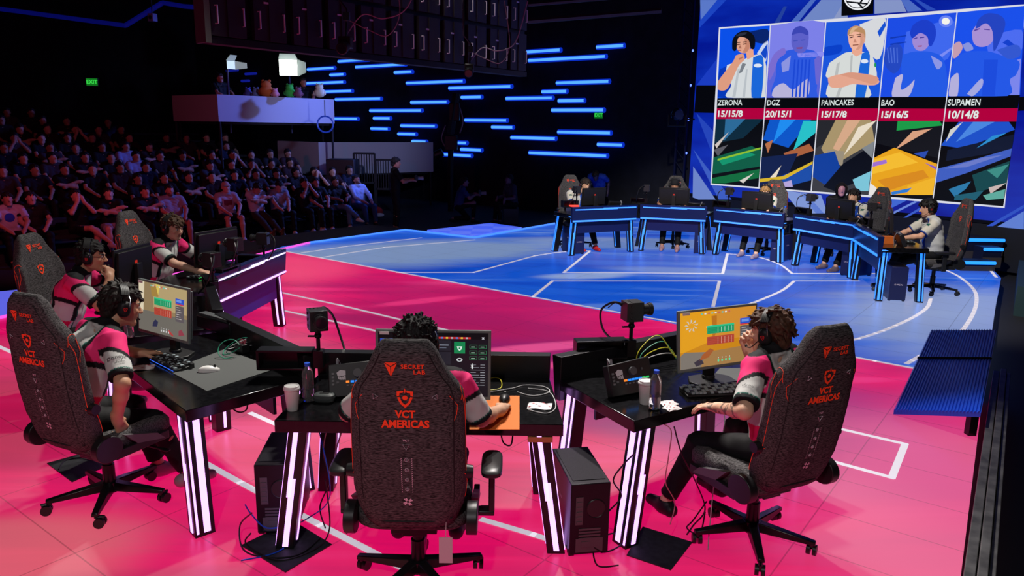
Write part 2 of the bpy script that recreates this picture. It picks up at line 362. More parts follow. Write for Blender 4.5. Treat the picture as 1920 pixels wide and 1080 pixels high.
# timber edge barrier at the right
EDG = mat('edge_timber', (.045, .045, .045), .6, noise=.5, nscale=8, stretch=(1, 1, 6))
m = MB(); e0, e1 = at(1862, 700, .1), at(1806, 1080, .1); e1 = e1 + (e1 - e0) * .5; dd = (e1 - e0).normalized(); nn = Vector((-dd.y, dd.x, 0)); nn = nn if nn.x > 0 else -nn
for k, (o, wv, hh) in enumerate(((0, .05, .13), (.055, .045, .16), (.104, .03, .13))):
    p, q = e0 + nn * o, e1 + nn * o
    m.hexa([(v.x, v.y, -.14) for v in (p, q, q + nn * wv, p + nn * wv)], [(v.x, v.y, hh) for v in (p, q, q + nn * wv, p + nn * wv)])
tag(m.build('edge_barrier', EDG, bev=.004), 'dark grey timber barrier along the right edge of the stage', 'barrier')
m = MB(); p = at(1905, 1000, -.14); m.hexa([(x, y, -.14) for x, y in ((3.1, 2.7), (8.2, 2.7), (9.8, 11.4), (7.6, 10.7))], [(x, y, -.1) for x, y in ((3.1, 2.7), (8.2, 2.7), (9.8, 11.4), (7.6, 10.7))])
tag(m.build('floor_3', mat('rubber_black', (.012, .012, .013), .5, noise=.4, nscale=6)), kind='structure')
# steps between the far desks and the big screen
STEP = mat('step_blue_black', (.010, .014, .04), .4); CYAN = mat('tube_cyan', (.05, .1, .2), emit='#1c84ff', es=1.8)
TIM = mat('step_timber', (.06, .05, .05), .7)
def stepbox(xl, xr, ytop, Y, depth, z0, label):      # front edge between two pixels of one row, at distance Y
    p, q = atY(xl, ytop, Y), atY(xr, ytop, Y); h = p.z; p.z = q.z = 0; n = Vector((0, depth, 0)); t = thing('stage_step', label, 'step', p); o = -p; b = Vector((0, 0, z0)); z = Vector((0, 0, h))
    m = MB(); m.hexa([v + b + o for v in (p, q, q + n, p + n)], [v + z + o for v in (p, q, q + n, p + n)]); m.build('block', STEP, t)
    m = MB(); m.tube([o + p + z - Vector((0, .015, .03)), o + q + z - Vector((0, .015, .03))], .03, 6); m.build('light_strip', CYAN, t)
    m = MB(); m.box(((q.x - p.x) / 2, -.012, z0 + (h - z0) * .25), (q.x - p.x, .02, (h - z0) * .5)); m.build('riser_board', TIM, t)
stepbox(1802, 1866, 489, 12.45, .28, 0, 'low dark step with a cyan light edge, behind the chair of the last far player')
stepbox(1845, 1880, 464, 12.8, .28, 0, 'upper short dark step with a cyan light edge beside the black side wall')
stepbox(1785, 1883, 446, 13.12, .5, 0, 'long dark landing with a cyan light edge under the giant screen')
wall('wall_right', Vector((8.42, 12.3, 0)), Vector((6.95, 10.1, 0)), .22, mt=mat('flank_teal', (.02, .05, .055), .6))
# ================================================================ BIG LED SCREEN
S1 = atY(1883, 388, 13.3); _r = ray(1335, 345); S0 = CAMP + _r * ((S1.z - CAMH) / _r.z); S0.z = S1.z = 0; su = (S1 - S0).normalized(); sn = Vector((su.y, -su.x, 0)); sn = sn if sn.y < 0 else -sn
screen = thing('led_screen', 'giant blue LED screen with five player columns behind the far desks', 'screen', (0, 0, 0))
def spx(x, y, lay=0): return on_plane(x, y, S0, sn) + sn * (.004 + .0025 * lay)
def zrow(x, z, lay=0):
    p = on_plane(x, 200, S0, sn); return Vector((p.x, p.y, z)) + sn * (.004 + .0025 * lay)
pL, pR = on_plane(1301, 200, S0, sn), on_plane(1920, 200, S0, sn) + su * 1.6
pL.z = pR.z = 0; ZB, ZT = .74, 6.4
m = MB(); n_ = -sn * .25
m.hexa([p + Vector((0, 0, ZB)) for p in (pL, pR, pR + n_, pL + n_)], [p + Vector((0, 0, ZT)) for p in (pL, pR, pR + n_, pL + n_)])
scm = bpy.data.materials.new('display_blue_field'); scm.use_nodes = True
_n = scm.node_tree; _b = _n.nodes['Principled BSDF']; tc = _n.nodes.new('ShaderNodeTexCoord'); mp = _n.nodes.new('ShaderNodeMapping'); nz = _n.nodes.new('ShaderNodeTexNoise'); cr = _n.nodes.new('ShaderNodeValToRGB')
_n.links.new(tc.outputs['Object'], mp.inputs[0]); mp.inputs['Rotation'].default_value = (0, R(48), R(47)); mp.inputs['Scale'].default_value = (.15, .5, 1.6)
nz.inputs['Scale'].default_value = .9; nz.inputs['Detail'].default_value = 4; _n.links.new(mp.outputs[0], nz.inputs['Vector']); _n.links.new(nz.outputs['Fac'], cr.inputs[0])
cr.color_ramp.elements[0].position = .35; cr.color_ramp.elements[0].color = lin('#00108c'); cr.color_ramp.elements[1].position = .68; cr.color_ramp.elements[1].color = lin('#0a30b4')
_n.links.new(cr.outputs[0], _b.inputs['Emission Color']); _b.inputs['Emission Strength'].default_value = 1.0; _b.inputs['Base Color'].default_value = (.005, .005, .01, 1); _b.inputs['Roughness'].default_value = .5
m.build('panel_body', scm, screen)
for z in (ZB - .06, ZT):
    m = MB(); m.hexa([p + Vector((0, 0, z)) for p in (pL, pR, pR + n_, pL + n_)], [p + Vector((0, 0, z + .06)) for p in (pL, pR, pR + n_, pL + n_)]); m.build('frame_rail', BLKM, screen)
m = MB(); m.hexa([p + Vector((0, 0, -.14)) for p in (pL, pR, pR + n_ * 3, pL + n_ * 3)], [p + Vector((0, 0, ZB - .07)) for p in (pL, pR, pR + n_ * 3, pL + n_ * 3)])
m.build('plinth', mat('plinth_black', (.004, .005, .012), .6), screen)
# --- the picture it shows, in layers of flat colour
class Pic:
    def __init__(s): s.mb, s.mats, s.idx, s.lay = MB(), [], {}, 0
    def c(s, col):
        if col not in s.idx: s.idx[col] = len(s.mats); s.mats.append(scr(col))
        s.mb.k = s.idx[col]
    def p(s, col, pts, lay, sm=0):
        s.c(col)
        if sm: pts = [(q.x, q.y) for q in spline([(x, y, 0) for x, y in pts + pts[:1]], sm)][:-1]
        s.mb.poly([spx(x, y, lay) for x, y in pts])
    def e(s, col, x, y, rx, ry, lay, rot=0, n=20):
        s.p(col, [(x + rx * math.cos(t) * math.cos(rot) - ry * math.sin(t) * math.sin(rot), y + rx * math.cos(t) * math.sin(rot) + ry * math.sin(t) * math.cos(rot)) for t in [6.2832 * i / n for i in range(n)]], lay)
    def build(s, nm): return s.mb.build(nm, s.mats, screen)
P = Pic()
# streaks of the backdrop
for c, pts in (('#5a78c8', [(1313, 0), (1345, 0), (1314, 38)]), ('#1c44c0', [(1345, 0), (1362, 0), (1312, 52), (1312, 40)]), ('#1a3cc0', [(1306, 160), (1345, 110), (1343, 160)]),
               ('#6f86c4', [(1500, 44), (1540, 0), (1585, 0), (1560, 40)]), ('#8a98c4', [(1560, 40), (1585, 0), (1590, 33)]), ('#4c6cc0', [(1480, 45), (1520, 0), (1530, 0), (1495, 44)]), ('#23409c', [(1450, 47), (1470, 12), (1476, 12), (1460, 46)]),
               ('#8494c6', [(1640, 26), (1640, 0), (1690, 0), (1700, 22)]), ('#4e6cc2', [(1702, 22), (1690, 0), (1705, 0), (1730, 20)]), ('#2a4cb8', [(1740, 20), (1715, 0), (1722, 0), (1755, 18)]),
               ('#2444b8', [(1306, 212), (1342, 250), (1340, 300)]), ('#6c84c8', [(1300, 312), (1342, 374), (1310, 374), (1299, 370)]), ('#3c5cc0', [(1300, 280), (1372, 374), (1348, 374)]),
               ('#7f96d4', [(1468, 357), (1540, 366), (1552, 400), (1502, 400)]), ('#5a78cc', [(1500, 360), (1510, 361), (1545, 400), (1530, 400)]), ('#3f66d0', [(1668, 372), (1700, 376), (1652, 400), (1640, 400)]), ('#6a86d8', [(1715, 377), (1722, 378), (1668, 405), (1660, 405)]),
               ('#3a5cc8', [(1740, 380), (1750, 381), (1700, 408), (1694, 408)]), ('#5f7ed0', [(1870, 425), (1920, 396), (1920, 430)]), ('#2f50c0', [(1850, 424), (1920, 384), (1920, 390), (1862, 424)])):
    P.p(c, pts, 1)
for y in (165, 208): pass
P.p('#040508', [(1306, 160), (1346, 160), (1342, 212), (1302, 211)], 1)
P.p('#040508', [(1912, 182), (1975, 178), (1972, 205), (1909, 208)], 1)
# columns: x of the dividers on four rows: top edge, name bar, score bar, bottom edge
top = [(1350, 53), (1445, 47), (1549, 41), (1664.5, 33.5), (1795, 22.5), (1923, 10)]
r1 = [(1344.5, 184), (1436.5, 183.5), (1537, 183), (1650, 182), (1776, 181), (1914, 178)]
r2 = [(1343.5, 203), (1434.5, 203), (1535, 203), (1648.5, 203.5), (1773, 204), (1910, 203)]
r3 = [(1342, 223), (1433, 224), (1533, 225), (1646, 227), (1770, 228.5), (1907, 228)]
bot = [(1334, 345), (1423.5, 352), (1521.5, 359.5), (1630, 367), (1749.5, 376.5), (1882.5, 388)]
P.p('#d9dbe6', [(1348.5, 51.5), (1924.5, 8), (1884, 390), (1332.5, 346.5)], 2)
bgs = ['#0a50e8', '#5a64d8', '#1a56dc', '#1c4ce4', '#1a50ea']
ag = ['#07090c', '#0a0d18', '#3b3c42', '#07080c', '#05070a']
for i in range(5):
    def q(a, b, k, d=1.0): return [(a[i][0] + d, a[i][1] + (1 if k else 0)), (a[i + 1][0] - d, a[i + 1][1] + (1 if k else 0)), (b[i + 1][0] - d, b[i + 1][1]), (b[i][0] + d, b[i][1])]
    P.p(bgs[i], q(top, r1, 1), 3); P.p('#06080a', q(r1, r2, 0), 3); P.p('#b0003c', q(r2, r3, 0), 3); P.p(ag[i], q(r3, [(x, y - 1.2) for x, y in bot], 0), 3)
# the five portraits
def clipx(i, y, pad=1.2):
    def ed(j): return top[j][0] + (r1[j][0] - top[j][0]) * (y - top[j][1]) / (r1[j][1] - top[j][1])
    return ed(i) + pad, ed(i + 1) - pad
def pp(i, col, pts, lay, sm=4):
    if sm: pts = [(v.x, v.y) for v in spline([(x, y, 0) for x, y in pts + pts[:1]], sm)][:-1]
    o = []
    for x, y in pts:
        a, b = clipx(i, y); o.append((min(max(x, a), b), min(y, r1[i][1] - .3)))
    P.p(col, o, lay)
# 1: white shirt with a blue band, hand to chin
pp(0, '#0638b8', [(1350, 130), (1390, 120), (1395, 182), (1346, 182)], 4)
pp(0, '#08246c', [(1405, 60), (1440, 55), (1438, 80), (1415, 78)], 4)
pp(0, '#c8d4ee', [(1420, 100), (1432, 82), (1441, 78), (1438, 110), (1433, 116)], 4); pp(0, '#1448c8', [(1427, 100), (1436, 87), (1440, 84), (1437, 110)], 5)
pp(0, '#d4d9dc', [(1364, 122), (1394, 112), (1412, 104), (1434, 110), (1437, 182), (1364, 183), (1372, 160), (1362, 140)], 5)
pp(0, '#1a66d8', [(1413, 108), (1432, 108), (1428, 183), (1410, 183)], 6); P.e('#dce6f4', 1422, 123, 8, 3.5, 7)
P.p('#e8a488', [(1399, 96), (1413, 90), (1414, 106), (1402, 112)], 6)
pp(0, '#e0a48a', [(1381, 70), (1394, 66), (1405, 72), (1408, 88), (1401, 99), (1388, 98), (1381, 86)], 7)
pp(0, '#0c0f16', [(1374, 92), (1375, 74), (1386, 61), (1403, 58), (1416, 70), (1416, 90), (1409, 91), (1405, 76), (1395, 70), (1385, 72), (1382, 92), (1378, 96)], 8)
P.p('#5c3428', [(1382, 83), (1389, 82), (1389, 84), (1382, 85)], 8); P.p('#5c3428', [(1394, 82), (1401, 81), (1401, 83), (1394, 84)], 8); P.p('#a85850', [(1384, 94), (1391, 93), (1391, 95), (1385, 96)], 8)
pp(0, '#dd9c80', [(1381, 104), (1394, 101), (1397, 112), (1386, 124), (1368, 162), (1357, 170), (1346, 166), (1348, 152), (1374, 118)], 9); P.p('#b47460', [(1386, 110), (1394, 106), (1395, 108), (1387, 113)], 10)
pp(0, '#c4846c', [(1396, 72), (1404, 74), (1407, 88), (1401, 98), (1394, 98), (1399, 86)], 8); P.p('#a86c58', [(1389, 84), (1392, 91), (1386, 91)], 9)
for q in ((1382, 79.5), (1394, 78.5)): P.p('#15100f', [(q[0], q[1]), (q[0] + 7.5, q[1] - .8), (q[0] + 7.5, q[1] + .8), (q[0], q[1] + 1.6)], 9)
pp(0, '#2a3040', [(1380, 68), (1390, 62), (1402, 61), (1396, 66), (1386, 68)], 9); P.p('#b9c0c6', [(1384, 130), (1388, 128), (1380, 182), (1374, 182)], 7); P.p('#7a8088', [(1393, 118), (1400, 120), (1392, 136), (1386, 138)], 7); P.p('#b9c0c6', [(1400, 130), (1403, 130), (1398, 182), (1393, 182)], 7)
# 2: figure in violet haze pulling at the shirt
pp(1, '#7c80e8', [(1445, 48), (1545, 42), (1538, 110), (1440, 120)], 4); P.p('#8a8cf0', [(1495, 100), (1546, 97), (1544, 106), (1498, 108)], 5)
pp(1, '#2f5ae0', [(1455, 104), (1480, 94), (1512, 92), (1536, 106), (1532, 170), (1530, 183), (1450, 183), (1456, 140)], 5)
pp(1, '#5d60c8', [(1486, 62), (1502, 50), (1516, 58), (1516, 84), (1508, 98), (1494, 98), (1485, 84)], 6); pp(1, '#3c46b4', [(1485, 66), (1490, 54), (1503, 49), (1516, 58), (1515, 66), (1502, 62)], 7)
for c, pts in (('#4450b8', [(1489, 76), (1497, 75), (1497, 77), (1489, 78)]), ('#4450b8', [(1503, 75), (1511, 74), (1511, 76), (1503, 77)]), ('#7a4a90', [(1494, 89), (1506, 88), (1505, 92), (1495, 92)])): P.p(c, pts, 8)
pp(1, '#7a6cd0', [(1441, 128), (1452, 102), (1470, 90), (1474, 100), (1460, 112), (1452, 136), (1443, 150)], 7); pp(1, '#6a66d0', [(1528, 112), (1538, 106), (1537, 150), (1531, 156)], 7)
pp(1, '#b9b4da', [(1453, 164), (1470, 156), (1488, 168), (1508, 152), (1518, 150), (1512, 183), (1452, 183)], 7); P.p('#8c94e0', [(1466, 118), (1484, 104), (1480, 132), (1468, 136)], 8)
for x in (1490, 1497, 1504, 1511, 1518): P.p('#1c48d4', [(x, 112), (x + 3, 112), (x - 2, 182), (x - 5, 182)], 8)
# 3: arms folded, fair hair, white shirt with a blue band
pp(2, '#d6d8dc', [(1612, 46), (1662, 36), (1650, 110), (1625, 90)], 4); pp(2, '#0a40c8', [(1540, 90), (1578, 84), (1574, 100), (1540, 104)], 4); P.p('#1450d0', [(1646, 60), (1660, 40), (1662, 48), (1650, 70)], 5)
pp(2, '#d6dad8', [(1556, 118), (1580, 102), (1592, 98), (1618, 98), (1636, 104), (1645, 146), (1628, 156), (1630, 183), (1554, 183), (1556, 150), (1549, 142)], 5)
pp(2, '#1a66d8', [(1617, 100), (1632, 104), (1622, 183), (1604, 183)], 6); P.e('#dce6f4', 1622, 115, 7, 4, 7)
P.p('#e8a890', [(1598, 86), (1618, 86), (1617, 101), (1606, 106), (1598, 100)], 6)
pp(2, '#f0b49c', [(1591, 66), (1604, 58), (1620, 62), (1621, 80), (1612, 93), (1600, 93), (1593, 82)], 7); pp(2, '#b98c62', [(1590, 68), (1592, 56), (1606, 48), (1622, 56), (1623, 72), (1616, 62), (1600, 60)], 8); P.p('#e0a48c', [(1620, 70), (1624, 68), (1623, 80), (1620, 80)], 8)
for pts in ([(1594, 70), (1602, 68), (1602, 70), (1594, 72)], [(1608, 68), (1616, 67), (1616, 69), (1608, 70)], [(1600, 84), (1611, 83), (1611, 85), (1600, 86)]): P.p('#945848', pts, 9)
pp(2, '#e4a68e', [(1553, 146), (1574, 140), (1610, 142), (1648, 150), (1640, 160), (1600, 158), (1580, 164), (1558, 163)], 8); pp(2, '#d89880', [(1575, 140), (1600, 136), (1646, 144), (1640, 158), (1610, 150)], 9)
pp(2, '#d49880', [(1612, 62), (1621, 64), (1621, 80), (1613, 92), (1606, 93), (1614, 80)], 8); P.p('#c88a74', [(1604, 72), (1608, 80), (1601, 80)], 9)
for q in ((1593, 66), (1607, 64.5)): P.p('#7a5438', [(q[0], q[1]), (q[0] + 9, q[1] - .8), (q[0] + 9, q[1] + .8), (q[0], q[1] + 1.6)], 9)
for q in ((1596, 70.2), (1610, 68.6)): P.e('#2c2a34', q[0] + 2, q[1], 2.2, 1.2, 10, n=8)
pp(2, '#d8b088', [(1594, 62), (1600, 52), (1612, 50), (1604, 56), (1598, 64)], 9); P.p('#b8bcbc', [(1570, 120), (1576, 116), (1572, 140), (1566, 142)], 7); P.p('#b8bcbc', [(1596, 104), (1600, 103), (1598, 140), (1594, 140)], 7); P.p('#b8bcbc', [(1574, 164), (1580, 164), (1574, 182), (1568, 182)], 7); P.e('#1c9a58', 1642, 122, 2, 4, 7)
# 4: cap-haired figure behind a raised hand, all in blue light
pp(3, '#3f68ee', [(1700, 60), (1790, 40), (1778, 110), (1700, 120)], 4); P.e('#f4f4ec', 1774, 40, 7.5, 6.5, 6); P.e('#6a84f2', 1774, 40, 13, 11, 5)
for k, c in ((0, '#1238b0'), (1, '#1238b0')): P.p(c, [(1670, 70 + k * 12), (1700, 66 + k * 12), (1700, 68 + k * 12), (1670, 73 + k * 12)], 5)
P.p('#7c8cf4', [(1752, 110), (1786, 88), (1785, 93), (1756, 116)], 5)
pp(3, '#245ae4', [(1690, 104), (1715, 97), (1748, 98), (1770, 112), (1778, 160), (1778, 182), (1676, 182), (1690, 150)], 6)
pp(3, '#a08ad4', [(1712, 66), (1722, 58), (1740, 60), (1744, 80), (1734, 94), (1720, 94), (1712, 82)], 7); pp(3, '#1c3ec8', [(1707, 62), (1714, 46), (1734, 37), (1752, 46), (1756, 66), (1748, 86), (1742, 84), (1740, 70), (1726, 62), (1712, 72)], 8)
for pts in ([(1714, 72), (1721, 70), (1721, 72), (1714, 74)], [(1726, 70), (1734, 69), (1734, 71), (1726, 72)]): P.p('#4a3c9c', pts, 9)
P.p('#9c5a8c', [(1721, 86), (1730, 85), (1729, 88), (1722, 88)], 9)
pp(3, '#2448c0', [(1658, 112), (1664, 92), (1682, 82), (1693, 92), (1690, 124), (1678, 138), (1664, 128)], 9); 
for k in range(4): P.p('#4a6cd8', [(1664 + 6 * k, 90), (1666 + 6 * k, 89), (1670 + 5 * k, 118), (1668 + 5 * k, 119)], 10)
pp(3, '#b8b4dc', [(1680, 146), (1694, 140), (1690, 168), (1706, 160), (1716, 150), (1704, 182), (1674, 182)], 9); pp(3, '#8c96e4', [(1746, 104), (1768, 118), (1758, 130)], 8)
# 5: figure with both hands to the collar
pp(4, '#4c6cf0', [(1850, 70), (1916, 56), (1912, 100), (1860, 110)], 4); P.p('#1440cc', [(1880, 80), (1890, 74), (1906, 86), (1900, 92)], 5); P.p('#7c86ec', [(1880, 120), (1915, 110), (1912, 178), (1890, 178)], 5)
pp(4, '#2458e6', [(1786, 120), (1806, 100), (1850, 96), (1884, 106), (1912, 116), (1906, 140), (1894, 150), (1890, 180), (1780, 180), (1786, 150)], 6)
pp(4, '#a890d4', [(1823, 60), (1834, 46), (1856, 46), (1866, 66), (1856, 84), (1838, 88), (1826, 80)], 7); pp(4, '#2444c0', [(1830, 54), (1836, 36), (1854, 25), (1878, 30), (1886, 46), (1876, 76), (1864, 96), (1862, 60), (1850, 44), (1836, 52)], 8)
for pts in ([(1828, 56), (1838, 53), (1838, 55), (1828, 59)], [(1846, 54), (1857, 55), (1857, 57), (1846, 56)]): P.p('#54409c', pts, 9)
pp(4, '#c49cb0', [(1788, 84), (1800, 78), (1806, 90), (1796, 106), (1788, 108)], 9); pp(4, '#8894dc', [(1806, 84), (1818, 80), (1826, 92), (1812, 96)], 9); pp(4, '#3458d0', [(1870, 94), (1902, 84), (1914, 90), (1912, 106), (1890, 110)], 9)
pp(4, '#b4b0dc', [(1784, 146), (1798, 138), (1796, 180), (1780, 180)], 8); pp(4, '#a4a8e0', [(1814, 176), (1840, 148), (1844, 160), (1826, 180)], 8); P.p('#1c4cdc', [(1846, 112), (1872, 112), (1866, 180), (1842, 180)], 8)
# lower row: plain colour shards in the tones of the artwork
def shard(i, col, pts, lay, sm=0):
    def ed(j, y): return r3[j][0] + (bot[j][0] - r3[j][0]) * (y - r3[j][1]) / (bot[j][1] - r3[j][1])
    if sm: pts = [(v.x, v.y) for v in spline([(x, y, 0) for x, y in pts + pts[:1]], sm)][:-1]
    o = []
    for u, v in pts:
        y = r3[i][1] + v * (bot[i][1] - r3[i][1] - 1.5); o.append((ed(i, y) + 1.2 + u * (ed(i + 1, y) - ed(i, y) - 2.4), y))
    P.p(col, o, lay)
SH = [[('#0c2a3c', [(0, 0), (1, 0), (.6, .3), (0, .38)]), ('#2c6a98', [(.2, 0), (.62, 0), (.2, .34)]), ('#0b5c44', [(0, .6), (.8, .42), (1, .5), (1, .74), (0, .86)]), ('#12946c', [(.1, .62), (.7, .50), (.9, .56), (.2, .72)]), ('#0f6b3c', [(.0, .92), (1, .78), (1, .92), (.3, 1), (0, 1)]), ('#5b5a62', [(.0, .48), (.3, .40), (.1, .58)]), ('#cfc4be', [(.02, .40), (.3, .2), (.06, .46)]), ('#8fbf2e', [(.1, .62), (1, .44), (1, .47), (.1, .65)]), ('#d8d0ca', [(.6, .96), (.9, .84), (.68, 1)])],
      [('#0c56c8', [(.1, 0), (.9, 0), (.5, .42), (0, .3)]), ('#1f8cf0', [(.3, 0), (.6, 0), (.2, .34)]), ('#28c0c8', [(.75, .02), (1, .02), (1, .2), (.6, .46)]), ('#a8603c', [(.42, .50), (.9, .36), (1, .46), (.5, .60)]), ('#10204c', [(0, .56), (.7, .5), (.5, .9), (0, 1)]), ('#b87048', [(.05, .36), (.2, .30), (.12, .5)]), ('#1b4da8', [(.4, .84), (1, .66), (1, .9), (.5, 1)]), ('#e8dcc8', [(.2, .86), (.4, .68), (.26, .96)]), ('#d8b428', [(.0, .88), (.45, .84), (1, .62), (1, .66), (.5, .88), (0, .93)]), ('#b4a4d8', [(.4, .94), (.62, .9), (.66, 1), (.4, 1)])],
      [('#26272c', [(0, 0), (.5, 0), (.2, .3), (0, .4)]), ('#a8946c', [(.3, 0), (.9, 0), (1, .3), (.3, .66), (.1, .4)]), ('#d6a888', [(.5, .0), (.72, 0), (.4, .44), (.3, .4)]), ('#e8dcc8', [(.7, .1), (1, .0), (.5, .5)]), ('#9a8f7c', [(.2, .42), (.5, .44), (.5, .66), (.22, .5)]), ('#123f9c', [(.0, .5), (.34, .44), (.5, .74), (.3, .95), (0, .8)]), ('#0b0f1a', [(.5, .62), (1, .34), (1, .8), (.4, 1), (.2, .94)]), ('#80868c', [(.8, .4), (1, .3), (1, .54)]), ('#7cc4d8', [(.7, .84), (1, .72), (1, 1), (.8, 1)])],
      [('#14161c', [(0, 0), (1, 0), (1, .5), (0, .3)]), ('#1c9a48', [(.3, 0), (.95, 0), (1, .06), (.3, .13)]), ('#d8a080', [(.55, .14), (.85, .1), (.3, .4)]), ('#e8a41c', [(.0, .50), (.3, .36), (1, .58), (1, 1), (.2, 1), (0, .84)]), ('#f4bc30', [(.0, .52), (.4, .42), (.7, .56), (.0, .72)]), ('#d88a1c', [(.1, .80), (.8, .66), (.9, .76), (.3, .94)]), ('#f0b428', [(.58, .88), (1, .76), (1, 1), (.62, 1)]), ('#a070d0', [(.0, .56), (.2, .52), (.22, .57), (0, .62)]), ('#8a60c0', [(.8, .56), (1, .62), (1, .66)]), ('#2a4cb0', [(.62, .44), (.84, .40), (.8, .50)]), ('#e8e4e0', [(.0, .84), (.1, .9), (.14, 1), (.0, 1)]), ('#2f7ad0', [(.34, .96), (.66, .9), (.6, .96), (.36, 1)])],
      [('#1c50c8', [(.2, 0), (.9, 0), (1, .1), (.3, .34), (0, .3)]), ('#4a86e0', [(.4, 0), (.7, 0), (.2, .26)]), ('#0e1830', [(.1, .36), (1, .16), (1, .36), (.1, .5)]), ('#cfd0cc', [(.1, .1), (.26, 0), (.06, .26)]), ('#3f5ec0', [(.0, .60), (.5, .48), (1, .34), (1, .44), (.4, .66), (0, .78)]), ('#2a8cd0', [(.7, .18), (.9, .14), (.5, .34)]), ('#6a7ac8', [(.1, .60), (.6, .46), (.9, .42), (.4, .58)]), ('#12464c', [(.5, .68), (1, .5), (1, .8), (.6, .9)]), ('#3c8c84', [(.7, .62), (1, .54), (.86, .72)]), ('#c8b4b0', [(.76, .84), (1, .78), (.8, .92)]), ('#2c78a8', [(.2, .86), (.5, .76), (.44, .86), (.3, .96)]), ('#1f5c70', [(.3, .94), (.7, .88), (.6, 1), (.3, 1)]), ('#5ea89c', [(.7, .94), (1, .86), (1, .98), (.76, 1)])]]
for i, L in enumerate(SH):
    for k, (c, pts) in enumerate(L): shard(i, c, pts, 4 + k)
# team mark on a black square above the table
P.p('#050608', [(1578, 30), (1638, 26), (1640, -40), (1580, -40)], 3)
P.e('#eef0f4', 1609, -4, 26, 23, 4, n=32); P.e('#0a0c10', 1609, -4, 23, 20, 5, n=32); P.e('#eef0f4', 1609, -4, 21.5, 18.5, 6, n=32)
P.p('#0a0c10', [(1588, 2), (1628, 6), (1628, 9), (1590, 5)], 7); P.p('#0a0c10', [(1606, 4), (1610, 4), (1622, 16), (1618, 17)], 7); P.p('#0a0c10', [(1612, 6), (1622, -12), (1625, -11), (1615, 8)], 7)
P.build('screen_image')
names = [('ZERONA', 1347, 193.5, 19.5), ('DGZ', 1439, 193.5, 20), ('PAINCAKES', 1541, 193.5, 20), ('BAO', 1653, 193.5, 21.5), ('SUPAMEN', 1778, 193, 24)]
scores = ['15/15/8', '20/15/1', '15/17/8', '15/16/5', '10/14/8']
for i, (s, x, y, sz) in enumerate(names):
    for body, xx, yy, k, bo in ((s, x, y, .70, .012), (scores[i], x - 2, y + 20.5 + i * .6, .80, .03)):
        p = spx(xx, yy, 9); px_m = (spx(xx + 20, yy) - spx(xx, yy)).length / 20
        zm = (spx(xx, yy - 10) - spx(xx, yy + 10)).length / 20
        m = MB(); m.text(body, 1, lambda u, v, p=p: p + su * (u * sz * k * px_m * (.82 if k < .75 else 1.0)) + Vector((0, 0, v * sz * k * zm * 1.0)), align='LEFT', bold=bo); m.build('player_name' if k < .75 else 'player_score', scr('#dfeae8'), screen)
# side truss of the screen with its small lamps
tr = thing('light_truss', 'slim dark truss with small blue lamps at the left edge of the giant screen', 'truss', pL - su * .18)
m = MB(); m.tube([(0, 0, 0), (0, 0, 5.5)], .03); m.tube([(-.2, .15, 0), (-.2, .15, 5.5)], .03)
for i in range(18): m.tube([(0, 0, .3 * i), (-.2, .15, .3 * i + .3)], .012, 4)
m.build('truss_frame', mat('truss_blue_black', (.01, .015, .05), .4, .6), tr)
for z in (.9, 1.7, 2.5, 3.3, 4.1):
    m = MB(); m.ell((.03, -.04, z), (.022, .022, .03)); m.build('lamp', mat('lamp_blue', (.1, .1, .2), emit='#5a78ff', es=2.5), tr)
hd = thing('moving_head_lamp', 'round glossy moving-head stage lamp left of the giant screen', 'lamp', atY(1270, 215, 17.6))
m = MB(); m.ell((0, 0, 0), (.15, .17, .15)); m.build('head', mat('lamp_gloss', (.01, .012, .03), .12, .5), hd)
m = MB(); m.cyl((0, -.15, 0), (0, -.19, 0), .1); m.build('lens', mat('lens_glass', (.02, .03, .1), .05), hd)
m = MB(); m.tube([(-.19, 0, .0), (-.19, 0, -.25), (.19, 0, -.25), (.19, 0, 0)], .025); m.tube([(.19, 0, -.1), (.4, 0, -.1)], .02); m.build('yoke', BLKM, hd)
# ================================================================ GAMING CHAIR
FAB = mat('chair_fabric', (.070, .066, .067), .9, noise=.8, nscale=160, stretch=(.35, 1, 1.8), bump=.5, spec=.2)
FABE = mat('chair_fabric_edge', (.085, .083, .080), .9, noise=.45, nscale=200, spec=.2)
SEAM = mat('chair_seam', (.012, .011, .012), .8)
ORG = mat('thread_orange', '#ff4a22', .6, emit='#ff3a18', es=.12)
WTH = mat('thread_white', '#e4d4e0', .7)
BH = .915
_hw = [(0, .20), (.03, .215), (.08, .235), (.12, .25), (.2, .257), (.5, .254), (.6, .25), (.67, .242), (.71, .221), (.76, .187), (.818, .155), (.86, .137), (.885, .124), (.905, .105), (.93, .085)]
def hw(v):
    for (a, p), (b, q) in zip(_hw, _hw[1:]):
        if v <= b: t = (v - a) / (b - a); return p + (q - p) * t
    return _hw[-1][1]
def th(v): return .058 - .016 * max(0, (v - .58) / .3) - .02 * max(0, (v - .87) / .04) - .02 * max(0, (.04 - v) / .04)
def bolster(u, v):       # sides come forward round the sitter
    return .075 * max(0, abs(u) - .55) ** 1.6 * 2 * (1 if v < .6 else max(.25, 1 - (v - .6) / .25))
EXP = .42
def bpt(phi, v, off=0.):  # skin point: phi 0 right side, 90 rear, 180 left, 270 front
    c, s = math.cos(phi), math.sin(phi)
    u = math.copysign(abs(c) ** EXP, c); h = hw(v) + off; t = th(v) + off
    y = -math.copysign(abs(s) ** .55, s) * t
    if s < 0: y = min(y, t * .75)
    y += bolster(u, v) - .018 * math.sin(math.pi * min(1, v / .6))
    return Vector((u * h, y, v))
def bback(u, v, off=.002):
    h = hw(v); q = min(1, abs(u) / h) ** (1 / EXP); phi = math.acos(math.copysign(q, u)); return bpt(phi, v, off)
